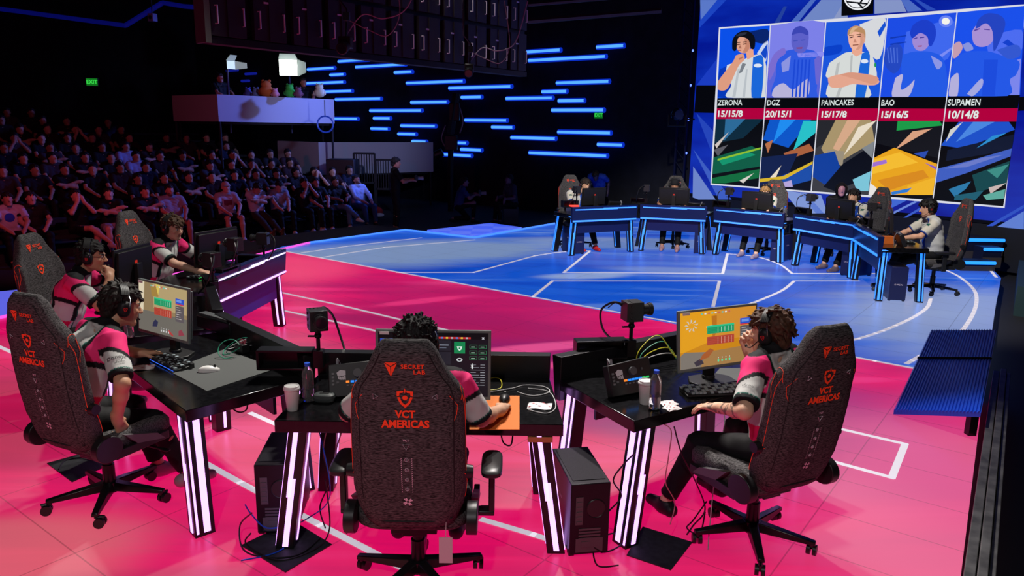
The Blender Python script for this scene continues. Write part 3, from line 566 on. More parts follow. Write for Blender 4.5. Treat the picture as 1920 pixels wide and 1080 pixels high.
def bfront(u, v, off=.002):
    h = hw(v); q = min(1, abs(u) / h) ** (1 / EXP); phi = -math.acos(math.copysign(q, u)); p = bpt(phi, v, off); return p
def shield(fn, m, cx, cz, s):     # three-armed shield badge
    for k in range(3):
        a = R(90 + 120 * k)
        o = [(-.62, .62), (-.10, .62), (-.16, .40), (-.42, .40), (-.52, .18), (-.74, .28)] if k == 0 else None
    pts = [[(-.80, .78), (-.12, .86), (-.20, .62), (-.52, .58), (-.56, .30), (-.80, .22)], [(.80, .78), (.12, .86), (.20, .62), (.52, .58), (.56, .30), (.80, .22)],
           [(-.78, .12), (-.54, .18), (-.30, -.40), (0, -.66), (0, -1.0), (-.46, -.58)], [(.78, .12), (.54, .18), (.30, -.40), (0, -.66), (0, -1.0), (.46, -.58)],
           [(0, 1.12), (-.09, .80), (0, .55), (.09, .80)]]
    for i, p in enumerate(pts):
        p = p if i in (0, 2, 4) else p[::-1]
        m.poly([fn(cx + x * s, cz + z * s) for x, z in p])
    m.poly([fn(cx + .26 * s * math.cos(6.2832 * i / 12), cz + .08 * s + .26 * s * math.sin(6.2832 * i / 12)) for i in range(12)])
def outline(m, fn, pts, wd, closed=True):
    n = len(pts); m.tube([fn(*p) for p in pts], wd, 4, closed=closed)
def make_chair(label, loc, rz):
    t = thing('gaming_chair', label, 'chair', loc, rz, 'grey fabric gaming chairs with orange logos')
    bk = MB(); rows = [(.004, -.0), ] + [(v, 0) for v in (.015, .03, .06, .1, .2, .3, .4, .5, .56, .6, .64, .67, .69, .71, .735, .76, .79, .82, .85, .875, .892, .905, .912)]
    n = 40; rings = []
    for v, _ in rows: rings.append([bpt(6.2832 * i / n, v) for i in range(n)])
    rings = [[Vector((p.x * .94, p.y * .5, p.z - .004)) for p in rings[0]]] + rings + [[Vector((p.x * .85, p.y * .4, .919)) for p in rings[-1]]]
    bk.loft(rings)
    b = bk.build('backrest', FAB, t, ang=70); b.location = (0, -.225, .455); b.rotation_euler = (R(7), 0, 0)
    for sg in (1, -1):   # sewn orange lines on the bolsters
        m = MB(); m.tube([bback(sg * u, v, .0006) for u, v in [(.188, .675), (.222, .62), (.217, .58), (.205, .55)]], .0014, 4)
        for pts in ([(.25, .66), (.17, .60), (.13, .49), (.16, .34), (.2, .24)], [(-.12, .67), (-.03, .61), (.02, .54)], [(.35, .275), (.12, .25), (-.1, .21), (-.2, .10)], [(.12, .25), (-.02, .275), (-.2, .29)], [(.42, .64), (.0, .695), (-.45, .68)]):
            m.tube([bpt(p if sg > 0 else math.pi - p, v, .0006) for p, v in spline_uv(pts)], .0014, 4)
        m.build('stitched_line', ORG, b)
    m = MB()
    for sg in (1, -1):
        m.tube([bback(sg * min(.205, hw(v) - .03), v, .0005) for v in (.05, .2, .35, .5, .6, .66, .71, .76, .82, .87)], .003, 4)
    m.tube([bback(u, .05, .0005) for u in (-.19, -.1, 0, .1, .19)], .004, 4)
    m.build('seam', SEAM, b)
    F = lambda x, z: bback(x, z, .003); G = lambda x, z: bfront(x, z, .004)      # rear and front skins
    for W_, g_, off, nm in ((F, 1, 0., 'rear'), (G, -1, 0., 'front')):
        m = MB(); T3 = lambda *p: m.poly([W_(g_ * x, z) for x, z in p])
        T3((-.081, .832), (-.056, .816), (-.031, .832)); T3((-.083, .829), (-.058, .812), (-.057, .770)); T3((-.055, .770), (-.054, .812), (-.029, .829))
        m.text('SECRET', .0265, lambda x, y: W_(g_ * (x * 1.05 + .034), .813 + y), bold=.0005, sp=1.06); m.text('LAB', .0265, lambda x, y: W_(g_ * (x * 1.05 + .062), .788 + y), bold=.0005, sp=1.06)
        m.build('maker_lettering', ORG, b)['label'] = 'orange maker lettering with a triangular mark'
        m = MB(); shield(W_, m, 0, .668 if g_ > 0 else .62, .043); m.build('shield_badge', ORG, b)['label'] = 'orange shield badge'
    m = MB(); m.text('VCT', .046, lambda x, y: F(x * .95, .594 + y), bold=.0018); m.text('AMERICAS', .047, lambda x, y: F(x * .93, .549 + y), bold=.0018)
    m.build('league_lettering', ORG, b)['label'] = 'orange league lettering'
    m = MB(); m.text('VCT', .014, lambda x, y: F(x, .473 + y), bold=.0005)
    outline(m, F, [(-.015, .453), (.015, .453), (0, .427)], .0012)
    for sg in (1, -1): outline(m, F, [(sg * .135, .688), (sg * .135, .664), (sg * .114, .676)], .0012)
    for k in range(17):
        for sg in (1, -1): z = .382 - .0105 * k; m.poly([F(sg * .023 - .002, z), F(sg * .023 + .002, z + .003), F(sg * .023 + .002, z + .007), F(sg * .023 - .002, z + .004)])
    for k in range(4):
        z = .380 - .050 * k; outline(m, F, [(.0085 * math.cos(i * .785), z + .0085 * math.sin(i * .785)) for i in range(8)], .001)
        a0 = k * .7; outline(m, F, [(.005 * math.cos(a0 + i * 2.09), z + .005 * math.sin(a0 + i * 2.09)) for i in range(3)], .001)
    for k in range(8):
        a = R(22 + 45 * k) if k % 2 == 0 else R(22 + 45 * k - 20); c, s = math.cos(a), math.sin(a)
        m.poly([F(.006 * c - .003 * s, .164 + .006 * s + .003 * c), F(.006 * c + .003 * s, .164 + .006 * s - .003 * c), F(.022 * c + .003 * s, .164 + .022 * s - .003 * c), F(.022 * c - .003 * s, .164 + .022 * s + .003 * c)])
    m.build('white_mark', WTH, b)['label'] = 'white printed symbols down the middle'
    for sg in (1, -1):
        m = MB(); q = bpt(0 if sg > 0 else math.pi, .262, 0); m.cyl(q + Vector((-sg * .01, 0, 0)), q + Vector((sg * .03, 0, 0)), .034, .028); m.build('adjusting_knob', BLK, b)
    # seat
    m = MB(); rings = []
    for k, (z, i) in enumerate(((.405, .06), (.41, .02), (.43, 0), (.475, 0), (.495, .012), (.503, .05))):
        rings.append([Vector((math.copysign(abs(math.cos(a)) ** .35, math.cos(a)) * (.265 - i), .03 + math.copysign(abs(math.sin(a)) ** .35, math.sin(a)) * (.265 - i), z + (.02 * abs(math.cos(a)) ** 3 if z > .47 else 0))) for a in [6.2832 * q / 36 for q in range(36)]])
    m.loft(rings); m.build('seat', FAB, t, ang=70)
    for sg in (1, -1):
        m = MB(); m.loft([[Vector((sg * x, -.20 + .085 * math.cos(a), .47 + .075 * math.sin(a))) for a in [6.2832 * q / 20 for q in range(20)]] for x in (.255, .275, .300, .306)])
        m.box((sg * .285, .02, .415), (.03, .36, .05)); m.build('hinge_cover', BLK, t, bev=.004)
        m = MB(); m.hexa([(sg * .303, -.02, .44), (sg * .303, .17, .40), (sg * .27, .17, .40), (sg * .27, -.02, .44)], [(sg * .305, -.10, .52), (sg * .30, .12, .45), (sg * .27, .12, .45), (sg * .27, -.10, .52)]); m.build('side_plate', mat('grey_trim', (.10, .095, .10), .5), t)
    for sg in (1, -1):
        m = MB(); m.box((sg * .30, .02, .385), (.16, .06, .025)); m.box((sg * .365, .02, .50), (.03, .055, .24)); ar = m.build('armrest', BLK, t, bev=.006)
        m = MB(); rings = []
        for z, i in ((.615, .01), (.622, 0), (.64, 0), (.65, .012)):
            rings.append([Vector((sg * .365 + math.copysign(abs(math.cos(a)) ** .5, math.cos(a)) * (.052 - i), .03 + math.copysign(abs(math.sin(a)) ** .5, math.sin(a)) * (.135 - i), z)) for a in [6.2832 * q / 24 for q in range(24)]])
        m.loft(rings); m.build('arm_pad', mat('pad_black', (.014, .014, .015), .38), ar)
    m = MB(); m.box((0, .0, .375), (.22, .30, .05)); m.box((0, -.05, .345), (.12, .16, .04)); m.tube([(.1, .08, .36), (.22, .12, .35), (.33, .13, .345)], .009); m.box((.335, .13, .345), (.06, .03, .012)); m.build('tilt_mechanism', BLKM, t, bev=.004)
    m = MB(); m.cyl((0, 0, .10), (0, 0, .24), .035); m.cyl((0, 0, .24), (0, 0, .36), .026); m.cyl((0, 0, .07), (0, 0, .13), .052); m.build('gas_lift', BLKM, t)
    st = MB()
    for k in range(5):
        a = R(72 * k + 20); d = Vector((math.cos(a), math.sin(a), 0)); s_ = Vector((-d.y, d.x, 0))
        p0, p1 = d * .03 + Vector((0, 0, .11)), d * .335 + Vector((0, 0, .082))
        st.hexa([p0 - s_ * .036 - Vector((0, 0, .03)), p1 - s_ * .02 - Vector((0, 0, .012)), p1 + s_ * .02 - Vector((0, 0, .012)), p0 + s_ * .036 - Vector((0, 0, .03))],
                [p0 - s_ * .026 + Vector((0, 0, .022)), p1 - s_ * .016 + Vector((0, 0, .010)), p1 + s_ * .016 + Vector((0, 0, .010)), p0 + s_ * .026 + Vector((0, 0, .022))])
    base = st.build('star_base', mat('base_black', (.012, .012, .013), .28, .3), t, bev=.005)
    for k in range(5):
        a = R(72 * k + 20); d = Vector((math.cos(a), math.sin(a), 0)); p = d * .315; b2 = R(72 * k * 2.3); e = Vector((math.cos(b2), math.sin(b2), 0)); f = Vector((-e.y, e.x, 0)); c = p + f * .02
        m = MB(); m.cyl(p + Vector((0, 0, .055)), p + Vector((0, 0, .085)), .010)
        for sg in (1, -1): m.cyl(c + e * sg * .006 + Vector((0, 0, .03)), c + e * sg * .026 + Vector((0, 0, .03)), .03, n=16)
        m.tube([c + Vector((0, 0, .03)) + e * .0, c + f * .02 + Vector((0, 0, .062)), p + Vector((0, 0, .062))], .012); m.build('caster', BLK, base)
    return t
def spline_uv(pts): return [(p.x, p.y) for p in spline([(a, b, 0) for a, b in pts], 5)]
CH = {}
CHPOS = {'C': ((-.45, 3.39), 0), 'R': ((1.36, 3.82), 25), 'A': ((-2.41, 4.17), -24), 'B': ((-3.52, 5.93), -93), 'D': ((-3.58, 7.56), -99)}
CHLAB = {'C': 'gaming chair with a white tag hanging under its seat, at the middle near desk', 'R': 'gaming chair at the right near desk, its back turned to the ribbed ramp',
         'A': 'large gaming chair at the left near desk with its five-star base in plain view', 'B': 'gaming chair behind the player with glasses and fist at his mouth',
         'D': 'gaming chair behind the curly haired player, in front of the seated crowd'}
ch0 = make_chair(CHLAB['C'], (*CHPOS['C'][0], 0), 0)
for k in 'RABD':
    CH[k] = clone(ch0, CHLAB[k], (*CHPOS[k][0], 0), R(CHPOS[k][1]))
    for c in CH[k].children:
        if c.name.startswith('backrest'): c.rotation_euler.x = R({'R': 11.5, 'A': 9, 'B': 10, 'D': 10}[k])
    if k in 'RA':                                # these two have their arms taken off
        for c in [c for c in CH[k].children if c.name.startswith('armrest')]:
            for d in list(c.children): bpy.data.objects.remove(d)
            bpy.data.objects.remove(c)
CH['C'] = ch0
# far desks: centre of the front edge and the way the player faces
FARD = [((1.65, 13.63), 205), ((2.97, 13.90), 164), ((4.20, 13.32), 138), ((5.08, 12.15), 114), ((5.16, 10.78), 77.5)]
FARCH = [(1.2, 14.4), (3.14, 14.6), (4.75, 13.9), (5.86, 12.5), (6.08, 10.64)]
FLAB = ['leftmost of the five far gaming chairs, at the desk nearest the dark wall', 'far gaming chair behind the player in a dark beanie', 'far gaming chair at the middle far desk, seen over the monitor', 'far gaming chair at the fourth far desk, near the hooded coach', 'rightmost far gaming chair, reclined in front of the stage steps']
def local(o, rz, u, v, z=0.):
    a = R(rz); return Vector((o[0] + u * math.cos(a) - v * math.sin(a), o[1] + u * math.sin(a) + v * math.cos(a), z))
FARC = []
for i, ((o, rz), lb) in enumerate(zip(FARD, FLAB)):
    p = Vector((*FARCH[i], 0)); FARC.append((p, rz)); clone(ch0, lb, p, R(rz + (-6, 4, 10, -8, 4)[i]))
tagp = MB(); tagp.box((0, 0, -.075), (.062, .003, .13)); tagp.tube([(0, 0, -.01), (0, .01, .03), (0, .03, .06)], .0015, 4)
o = tagp.build('hang_tag', mat('card_white', (.62, .58, .60), .6), ch0); o.location = (.165, -.29, .43); o['label'] = 'white cardboard tag'
# ================================================================ DESKS AND WHAT STANDS ON THEM
DTOP = mat('desk_gloss_black', (.006, .006, .007), .16, noise=.3, nscale=40)
DSIDE = mat('desk_black', (.008, .008, .010), .35)
LAV = mat('light_lavender', (.3, .25, .35), .4, emit='#dc9cff', es=2.3)
CYN = mat('light_cyan', (.1, .2, .3), .4, emit='#1c74ff', es=1.9)
LAVT = mat('light_violet', (.3, .25, .35), .4, emit='#b05cff', es=1.6)
FPAN = mat('front_panel_blue_black', (.006, .013, .075), .25)
def make_desk(label, o, rz, wp, wb, dep, near, pad=False, group=None):
    t = thing('esports_desk', label, 'desk', (o[0], o[1], 0), R(rz), group); G = LAV if near else CYN
    m = MB(); a, b = wp / 2, wb / 2
    m.hexa([(-a, 0, .672), (a, 0, .672), (b, dep, .672), (-b, dep, .672)], [(-a, 0, .74), (a, 0, .74), (b, dep, .74), (-b, dep, .74)]); m.build('tabletop', DTOP, t, bev=.004)
    m = MB(); m.hexa([(-b, dep, .60), (b, dep, .60), (b, dep + .05, .60), (-b, dep + .05, .60)], [(-b, dep - .01, .885), (b, dep - .01, .885), (b + .01, dep + .07, .885), (-b - .01, dep + .07, .885)]); m.build('front_panel', FPAN if not near or label.startswith('black desk with blue') else DSIDE, t, bev=.004)
    y0 = dep + .066
    for nm, z, segs in (('upper', .845, [(-b + .03, 0.05, .011 if not near else .006), (-.25, b - .05, .009 if not near else .006)]), ('lower', .628, [(-b + .01, b - .01, .014 if not near else .008)])):
        m = MB()
        for x0, x1, r in segs: m.box(((x0 + x1) / 2, dep + .05 + (.02 if z > .7 else .006), z + (0 if x0 < -.3 else -.012)), (x1 - x0, .016, r * 2))
        m.build('light_strip', CYN if not near else (LAV if z < .7 else mat('light_white_violet', (.3, .3, .3), emit='#d8c8ff', es=1.8)), t)
    if near is False:
        m = MB()
        for sg in (1, -1): m.tube([(sg * (a - .06), .03, .70), (sg * (b - .0), dep, .70)], .009, 6)
        m.build('edge_light', CYN, t)
    # legs: four splayed posts, each with a light bar let into two faces
    for sg in (1, -1):
        for (x, y, ox, oy) in ((a - .12, .06, .10, -.015), (b - .10, dep - .05, .06, .02)):
            m = MB(); tp, bt = Vector((sg * x, y, .685)), Vector((sg * (x + ox), y + oy, 0)); hx, hy = (.048, .056) if near else (.05, .045)
            m.hexa([bt + Vector((i * hx, j * hy, 0)) for i, j in ((-1, -1), (1, -1), (1, 1), (-1, 1))], [tp + Vector((i * hx, j * hy, 0)) for i, j in ((-1, -1), (1, -1), (1, 1), (-1, 1))])
            lg = m.build('leg', DSIDE, t, bev=.003); m = MB(); fr = -1 if y < .3 else 1
            def bar(u0, u1, wd, off, side):      # along the leg from u0 to u1
                p, q = tp.lerp(bt, u0), tp.lerp(bt, u1)
                if side == 'f': w_, n_ = Vector((wd / 2, 0, 0)), Vector((0, fr * (hy + .004), 0)); o_ = Vector((off, 0, 0))
                else: w_, n_ = Vector((0, wd / 2, 0)), Vector((sg * (hx + .004), 0, 0)); o_ = Vector((0, off, 0))
                if side == 'i': n_ = -n_
                d_ = n_.normalized() * -.012
                m.hexa([p + o_ + n_ - w_, p + o_ + n_ + w_, p + o_ + n_ + w_ + d_, p + o_ + n_ - w_ + d_], [q + o_ + n_ - w_, q + o_ + n_ + w_, q + o_ + n_ + w_ + d_, q + o_ + n_ - w_ + d_])
            bar(.02, .55, .024, -.008, 'f'); bar(.4, .97, .030, .004, 'f'); bar(.03, .97, .036 if near else .03, .012, 's'); bar(.03, .97, .012, -.040 if near else -.03, 's'); bar(.04, .96, .02, .01, 'i')
            m.build('light_bar', G, lg)
            if pad and sg > 0 and y < .3:
                m = MB(); m.box(tp + Vector((0, -.005, -.03)), (.13, .12, .028)); m.build('wood_block', mat('wood_orange', (.55, .2, .08), .6), t)['label'] = 'small orange wooden block over the leg'
    m = MB(); m.box((0, dep * .55, .665), (wb * .8, .05, .05)); m.box((0, dep - .12, .56), (wb * .72, .02, .16)); m.build('cable_tray', DSIDE, t)
    if label.startswith('black desk with blue'): m = MB(); m.box((.05, dep + .0, .47), (wb * .86, .012, .24)); m.build('modesty_panel', mat('panel_blue_reflection', (.008, .03, .40), .25), t)  # blue reflection of the screens is put into the panel colour
    if near is False:      # closed sides toward the outer legs
        m = MB(); m.box((0, dep - .02, .50), (wb * .82, .015, .20)); m.build('modesty_panel', mat('panel_deep_blue', (.008, .014, .09), .3), t)
    return t
ND = {'C': ((-.475, 3.67), 0), 'R': ((1.28, 4.15), 34), 'A': ((-2.25, 4.33), -47), 'B': ((-3.16, 5.68), -65), 'D': ((-3.43, 7.55), -96)}
NL = {'C': 'black gloss desk with lavender lit legs, middle of the near row', 'R': 'black gloss desk at the right of the near row, cup and tattooed arm on it', 'A': 'black gloss desk at the left with grey mouse mat and white mouse', 'B': 'black desk of the player with glasses, mostly hidden behind monitors', 'D': 'black desk with blue lit front panel facing the stage, farthest of the near row'}
for k in 'CRABD':
    (o, rz) = ND[k]; wp, wb = {'C': (1.51, 1.43), 'R': (1.5, 1.36), 'A': (1.5, 1.36), 'B': (1.3, 1.2), 'D': (1.45, 1.66)}[k]
    make_desk(NL[k], o, rz, wp, wb, .74, True, k == 'C', 'black desks with lavender light bars')
DL = ['cyan lit far desk nearest the dark wall, leftmost of the five', 'cyan lit far desk second from the left, red phone-sized light left of it', 'cyan lit far desk in the middle of the far row', 'cyan lit far desk fourth from the left, in front of the hooded coach', 'cyan lit far desk at the right end with a computer tower below it']
FDO = []
for i, ((o, rz), lb) in enumerate(zip(FARD, DL)):
    p = local(o, rz, 0, -.60); FDO.append((p, rz)); make_desk(lb, p, rz, 1.42, (1.36, 1.2, 1.3, 1.28, 1.58)[i], .60, False, False, 'black desks with cyan light bars')
# ---------------------------------------------------------------- monitors
BEZ = mat('bezel_grey', (.15, .18, .175), .5); BEZD = mat('bezel_dark', (.012, .012, .013), .45)
class Flat:              # flat colours on a display, w x h metres, drawn toward -y
    def __init__(s, w, h): s.w, s.h, s.mb, s.mats, s.ix = w, h, MB(), [], {}
    def p(s, col, pts, lay=1, es=1.0):
        if (col, es) not in s.ix: s.ix[(col, es)] = len(s.mats); s.mats.append(scr(col, es))
        s.mb.k = s.ix[(col, es)]; s.mb.poly([((u - .5) * s.w, -.0006 * lay, (v - .5) * s.h) for u, v in pts])
    def r(s, col, u0, v0, u1, v1, lay=1, es=1.0): s.p(col, [(u0, v0), (u1, v0), (u1, v1), (u0, v1)], lay, es)
def pic_menu(f):
    f.r('#17121a', 0, 0, 1, 1, 0); f.r('#0c0a0e', 0, .9, 1, 1, 1); f.r('#2b4ab8', .02, .84, .18, .9, 2); f.r('#1fa060', .24, .92, .29, .95, 2)
    f.r('#c02a30', .55, .905, .84, .935, 2)
    for i in range(6): f.r(('#4a80d0', '#d8c040', '#b0b0b8')[i % 3], .57 + i * .045, .907, .59 + i * .045, .933, 3)
    f.p('#d0d0d8', [(.94, .905), (.95, .905), (.965, .935), (.955, .935)], 2); f.p('#d0d0d8', [(.955, .905), (.965, .905), (.95, .935), (.94, .935)], 2)
    f.r('#23202a', .52, .72, .66, .88, 2); f.r('#23202a', .52, .5, .66, .7, 2); f.r('#9aa0b0', .54, .8, .64, .815, 3); f.r('#6a7080', .54, .76, .62, .77, 3)
    f.r('#12804c', .69, .68, .79, .86, 2); f.p('#e0f0e8', [(.715, .79), (.765, .79), (.755, .74), (.74, .72), (.725, .74)], 3); f.r('#12804c', .732, .745, .748, .775, 4)
    for v in (.58, .42): f.p('#c8ccd0', [(.74 + .028 * math.cos(i * .5236), v + .03 * math.sin(i * .5236)) for i in range(12)], 3); f.p('#17121a', [(.74 + .016 * math.cos(i * .5236), v + .018 * math.sin(i * .5236)) for i in range(12)], 4)
    for i in range(2):
        for j in range(3): f.r('#2d7a50', .83 + i * .085, .76 - j * .09, .9 + i * .085, .815 - j * .09, 2); f.r('#151218', .834 + i * .085, .766 - j * .09, .896 + i * .085, .809 - j * .09, 3); f.r('#8fb8a0', .845 + i * .085, .778 - j * .09, .88 + i * .085, .79 - j * .09, 4)
    for i in range(9): f.r('#8a8c96', .84, .50 - i * .04, .89 + .06 * ((i * 7) % 3) / 2, .506 - i * .04, 3); f.r('#b0b2ba', .93, .50 - i * .04, .97, .506 - i * .04, 3)
    f.p('#e0e0e0', [(.85, .44), (.862, .44), (.866, .5), (.846, .5)], 4); f.r('#e0e0e0', .852, .505, .86, .525, 4)
    for i in range(7): f.r('#6c6e78', .05, .75 - i * .09, .2 + .03 * (i % 3), .76 - i * .09, 3)
def pic_game(f, gold):
    f.r('#8e7a58' if not gold else '#c88418', 0, 0, 1, 1, 0)
    if gold:
        f.p('#e09c1c', [(0, 1), (.45, 1), (.40, .45), (.05, .3), (0, .3)], 1); f.p('#d08c30', [(.45, 1), (1, 1), (1, .45), (.42, .45)], 1); f.p('#b87020', [(.42, .45), (.47, .62), (.47, .9), (.4, .9)], 2)
        f.p('#7c746c', [(0, 0), (.26, 0), (.34, .26), (.05, .3), (0, .24)], 2); f.p('#a07848', [(.26, 0), (1, 0), (1, .3), (.34, .26)], 2); f.p('#c0cccc', [(.33, .72), (.42, .74), (.41, .62), (.36, .6)], 2)
        for i in range(9): a = i * .7; f.p('#c8c4b8', [(.14 + .07 * math.cos(a), .76 + .09 * math.sin(a)), (.14 + .09 * math.cos(a + .25), .76 + .12 * math.sin(a + .25)), (.14 + .03 * math.cos(a + .6), .76 + .04 * math.sin(a + .6))], 2)
        f.p('#a4582c', [(.24, .12), (.36, .16), (.43, .28), (.38, .32), (.28, .22)], 4); f.p('#3c3440', [(.2, .02), (.3, .06), (.26, .16), (.17, .1)], 4)
    else:
        f.p('#b09c70', [(.3, 1), (1, 1), (1, .5), (.32, .5)], 1); f.p('#d8ccb0', [(.0, 1), (.12, 1), (.1, .4), (0, .35)], 1); f.p('#6a6860', [(0, 0), (1, 0), (1, .42), (0, .42)], 1); f.p('#a08040', [(.26, .95), (.44, .96), (.42, .74), (.28, .74)], 2)
        f.p('#d8c060', [(.36, 1), (.46, 1), (.42, .78)], 3); f.p('#807448', [(.6, .72), (.66, .72), (.66, .62), (.6, .62)], 3)
        f.p('#28304c', [(.3, .12), (.4, .14), (.42, .24), (.36, .28), (.31, .2)], 4); f.p('#b03838', [(.62, .08), (.72, .02), (.74, .04), (.64, .14)], 4); f.p('#8a3a48', [(.84, .06), (.96, .1), (.9, .2), (.84, .16)], 4)
    f.r('#1f9c68', .34, .58, .70, .73, 5); f.r('#2cc088', .34, .70, .70, .73, 6); f.r('#b04434', .34, .38, .70, .53, 5)
    for i in range(4): f.r('#0f6c48', .35, .60 + i * .026, .69, .604 + i * .026, 6); f.r('#80302c', .35, .40 + i * .03, .69, .404 + i * .03, 6)
    for i in range(5): f.r('#d0e8dc', .48 + .045 * i, .6, .485 + .045 * i, .69, 7); f.r('#e0a898', .48 + .045 * i, .39, .485 + .045 * i, .51, 7)
    f.r('#2a50c0', .78, .70, .95, .80, 5); f.r('#6c90e0', .8, .73, .9, .78, 6); f.r('#c02848', .78, .68, .95, .70, 6); f.r('#5a5458', .78, .34, .95, .66, 5)
    for i in range(6): f.r('#c4bcb8', .80, .62 - i * .045, .86 + .02 * (i % 3), .63 - i * .045, 6)
    for i in range(9): f.r(('#60c0b0', '#e0e0e0', '#c06060')[i % 3], .26 + i * .045, .94, .285 + i * .045, .965, 5)
    for i in range(4): f.r('#50e0a0' if gold else '#d0d0d0', .48 + i * .05, .06, .50 + i * .05, .1, 5); f.r('#c8c8c8', .485 + i * .05, .12, .495 + i * .05, .14, 5)
def make_monitor(label, loc, rz, w, h, zc, pic, tilt=4, gold=False, bez=None, group='player monitors'):
    t = thing('monitor', label, 'monitor', (loc[0], loc[1], .74), R(rz), group); zc -= .74
    q = Matrix.Rotation(R(-tilt), 3, 'X'); bm = bez or BEZD
    m = MB(); m.box((0, 0, zc), (w, .018, h), q); m.box(Vector((0, .022, zc)), (w * .92, .03, h * .86), q); bd = m.build('housing', [bm], t, bev=.004)
    if pic:
        f = Flat(w - .03, h - .034); pic(f) if not gold and pic is pic_menu else pic(f, gold)
        f.mb.M = Matrix.Identity(4); sc_ = f.mb.build('display', f.mats, t); sc_.location = (0, -.0102, zc + .004); sc_.rotation_euler = (R(-tilt), 0, 0)
    else:
        m = MB(); m.box((0, -.0095, zc), (w - .03, .002, h - .034), q); m.build('display', mat('display_dim', (.01, .01, .012), .3, emit='#2a2c3c', es=.4, sample=False), t)
    m = MB(); m.box((0, .06, zc * .5), (.07, .035, zc + .06)); m.cyl((0, .06, .012), (0, .06, .035), .04); m.build('stand', BEZD, t, bev=.004)
    m = MB(); m.prism([(-.13, -.06), (.13, -.06), (.15, .05), (.09, .14), (-.09, .14), (-.15, .05)], 0, .014); m.build('foot', BEZD, t, bev=.003)
    m = MB(); m.box((0, .0415, zc + h * .08), (.03, .004, .05), q); m.build('badge', mat('badge_red', (.5, .03, .02), .4, emit='#d02a18', es=.5), t)['label'] = 'small red maker badge'
    m = MB(); m.box((-w * .42, .0105 - math.sin(R(tilt)) * h * .45, zc + h * .455), (.05, .003, .016), q); m.build('sticker', WHITE, t)['label'] = 'white asset sticker'
    return t
# ---------------------------------------------------------------- camera rig
CAMB = mat('camera_black', (.022, .022, .024), .34); GLASS = mat('lens_glass_dark', (.01, .012, .02), .06)
def make_rig(label, loc, rz, cam_rz, armlen=.34, zcam=.27, group='desk cameras'):
    t = thing('desk_camera_rig', label, 'camera', loc, R(rz), group)     # origin at the post foot, arm box runs to -x
    m = MB(); L = armlen; m.box((-L / 2 - .03, 0, .055), (L, .10, .014)); m.box((-L / 2 - .03, .04, .0), (L, .012, .11)); m.box((-L / 2 - .03, 0, -.055), (L, .10, .014)); m.box((-L - .025, 0, 0), (.018, .10, .12)); m.build('arm_channel', BLKM, t, bev=.003)
    m = MB(); m.text('RIOT GAMES', .026, lambda x, y: Vector((-L / 2 - .03 + x, .0475, y)) if False else Vector((-L / 2 - .03 - x, .0475, y)), bold=.0006); m.build('arm_lettering', WTH, t)['label'] = 'white maker lettering'
    m = MB(); m.box((0, 0, .0), (.06, .06, .11)); m.cyl((0, 0, .05), (0, 0, .13), .012); m.ell((0, 0, .145), (.022, .022, .022)); m.cyl((0, 0, .155), (0, 0, .185), .017); m.cyl((-.02, 0, .14), (-.05, 0, .14), .006); m.box((-.055, 0, .14), (.012, .02, .008)); m.build('ball_head', BLKM, t, bev=.002)
    a = Matrix.Rotation(R(cam_rz - rz), 4, 'Z'); z = .245
    m = MB(); m.M = Matrix.Translation((0, 0, z)) @ a @ Matrix.Scale(1.25, 4)
    m.box((0, .0, 0), (.085, .09, .10)); 
    for i in range(3): m.cyl((.0425, -.02, .03 - .03 * i), (.046, -.02, .03 - .03 * i), .007, n=10)
    for i in range(4): m.cyl((-.025 + .018 * i, -.02, .05), (-.025 + .018 * i, -.02, .054), .005, n=8)
    cb = m.build('camera_body', CAMB, t, bev=.004)
    m = MB(); m.M = Matrix.Translation((0, 0, z)) @ a @ Matrix.Scale(1.25, 4)
    m.cyl((0, .045, .004), (0, .055, .004), .034, n=20); m.cyl((0, .055, .004), (0, .085, .004), .027, n=20); m.cyl((0, .085, .004), (0, .105, .004), .032, n=20); m.tube([(.032 * math.cos(i * .5236), .095, .004 + .032 * math.sin(i * .5236)) for i in range(12)], .003, 4, True); m.build('lens', CAMB, t)
    m = MB(); m.M = Matrix.Translation((0, 0, z)) @ a @ Matrix.Scale(1.25, 4); m.cyl((0, .104, .004), (0, .1065, .004), .026, n=20); m.build('front_glass', GLASS, t)
    m = MB(); m.M = Matrix.Translation((0, 0, z)) @ a @ Matrix.Scale(1.25, 4)
    m.tube(spline([(-.03, -.045, .03), (-.05, -.09, .035), (-.10, -.13, -.02), (-.13, -.10, -.13), (-.14, -.02, -.21)]), .006, 6)
    m.tube(spline([(-.03, -.045, .02), (-.06, -.07, .03), (-.08, -.10, .0)]), .003, 5); m.build('cable', BLK, t)
    return t
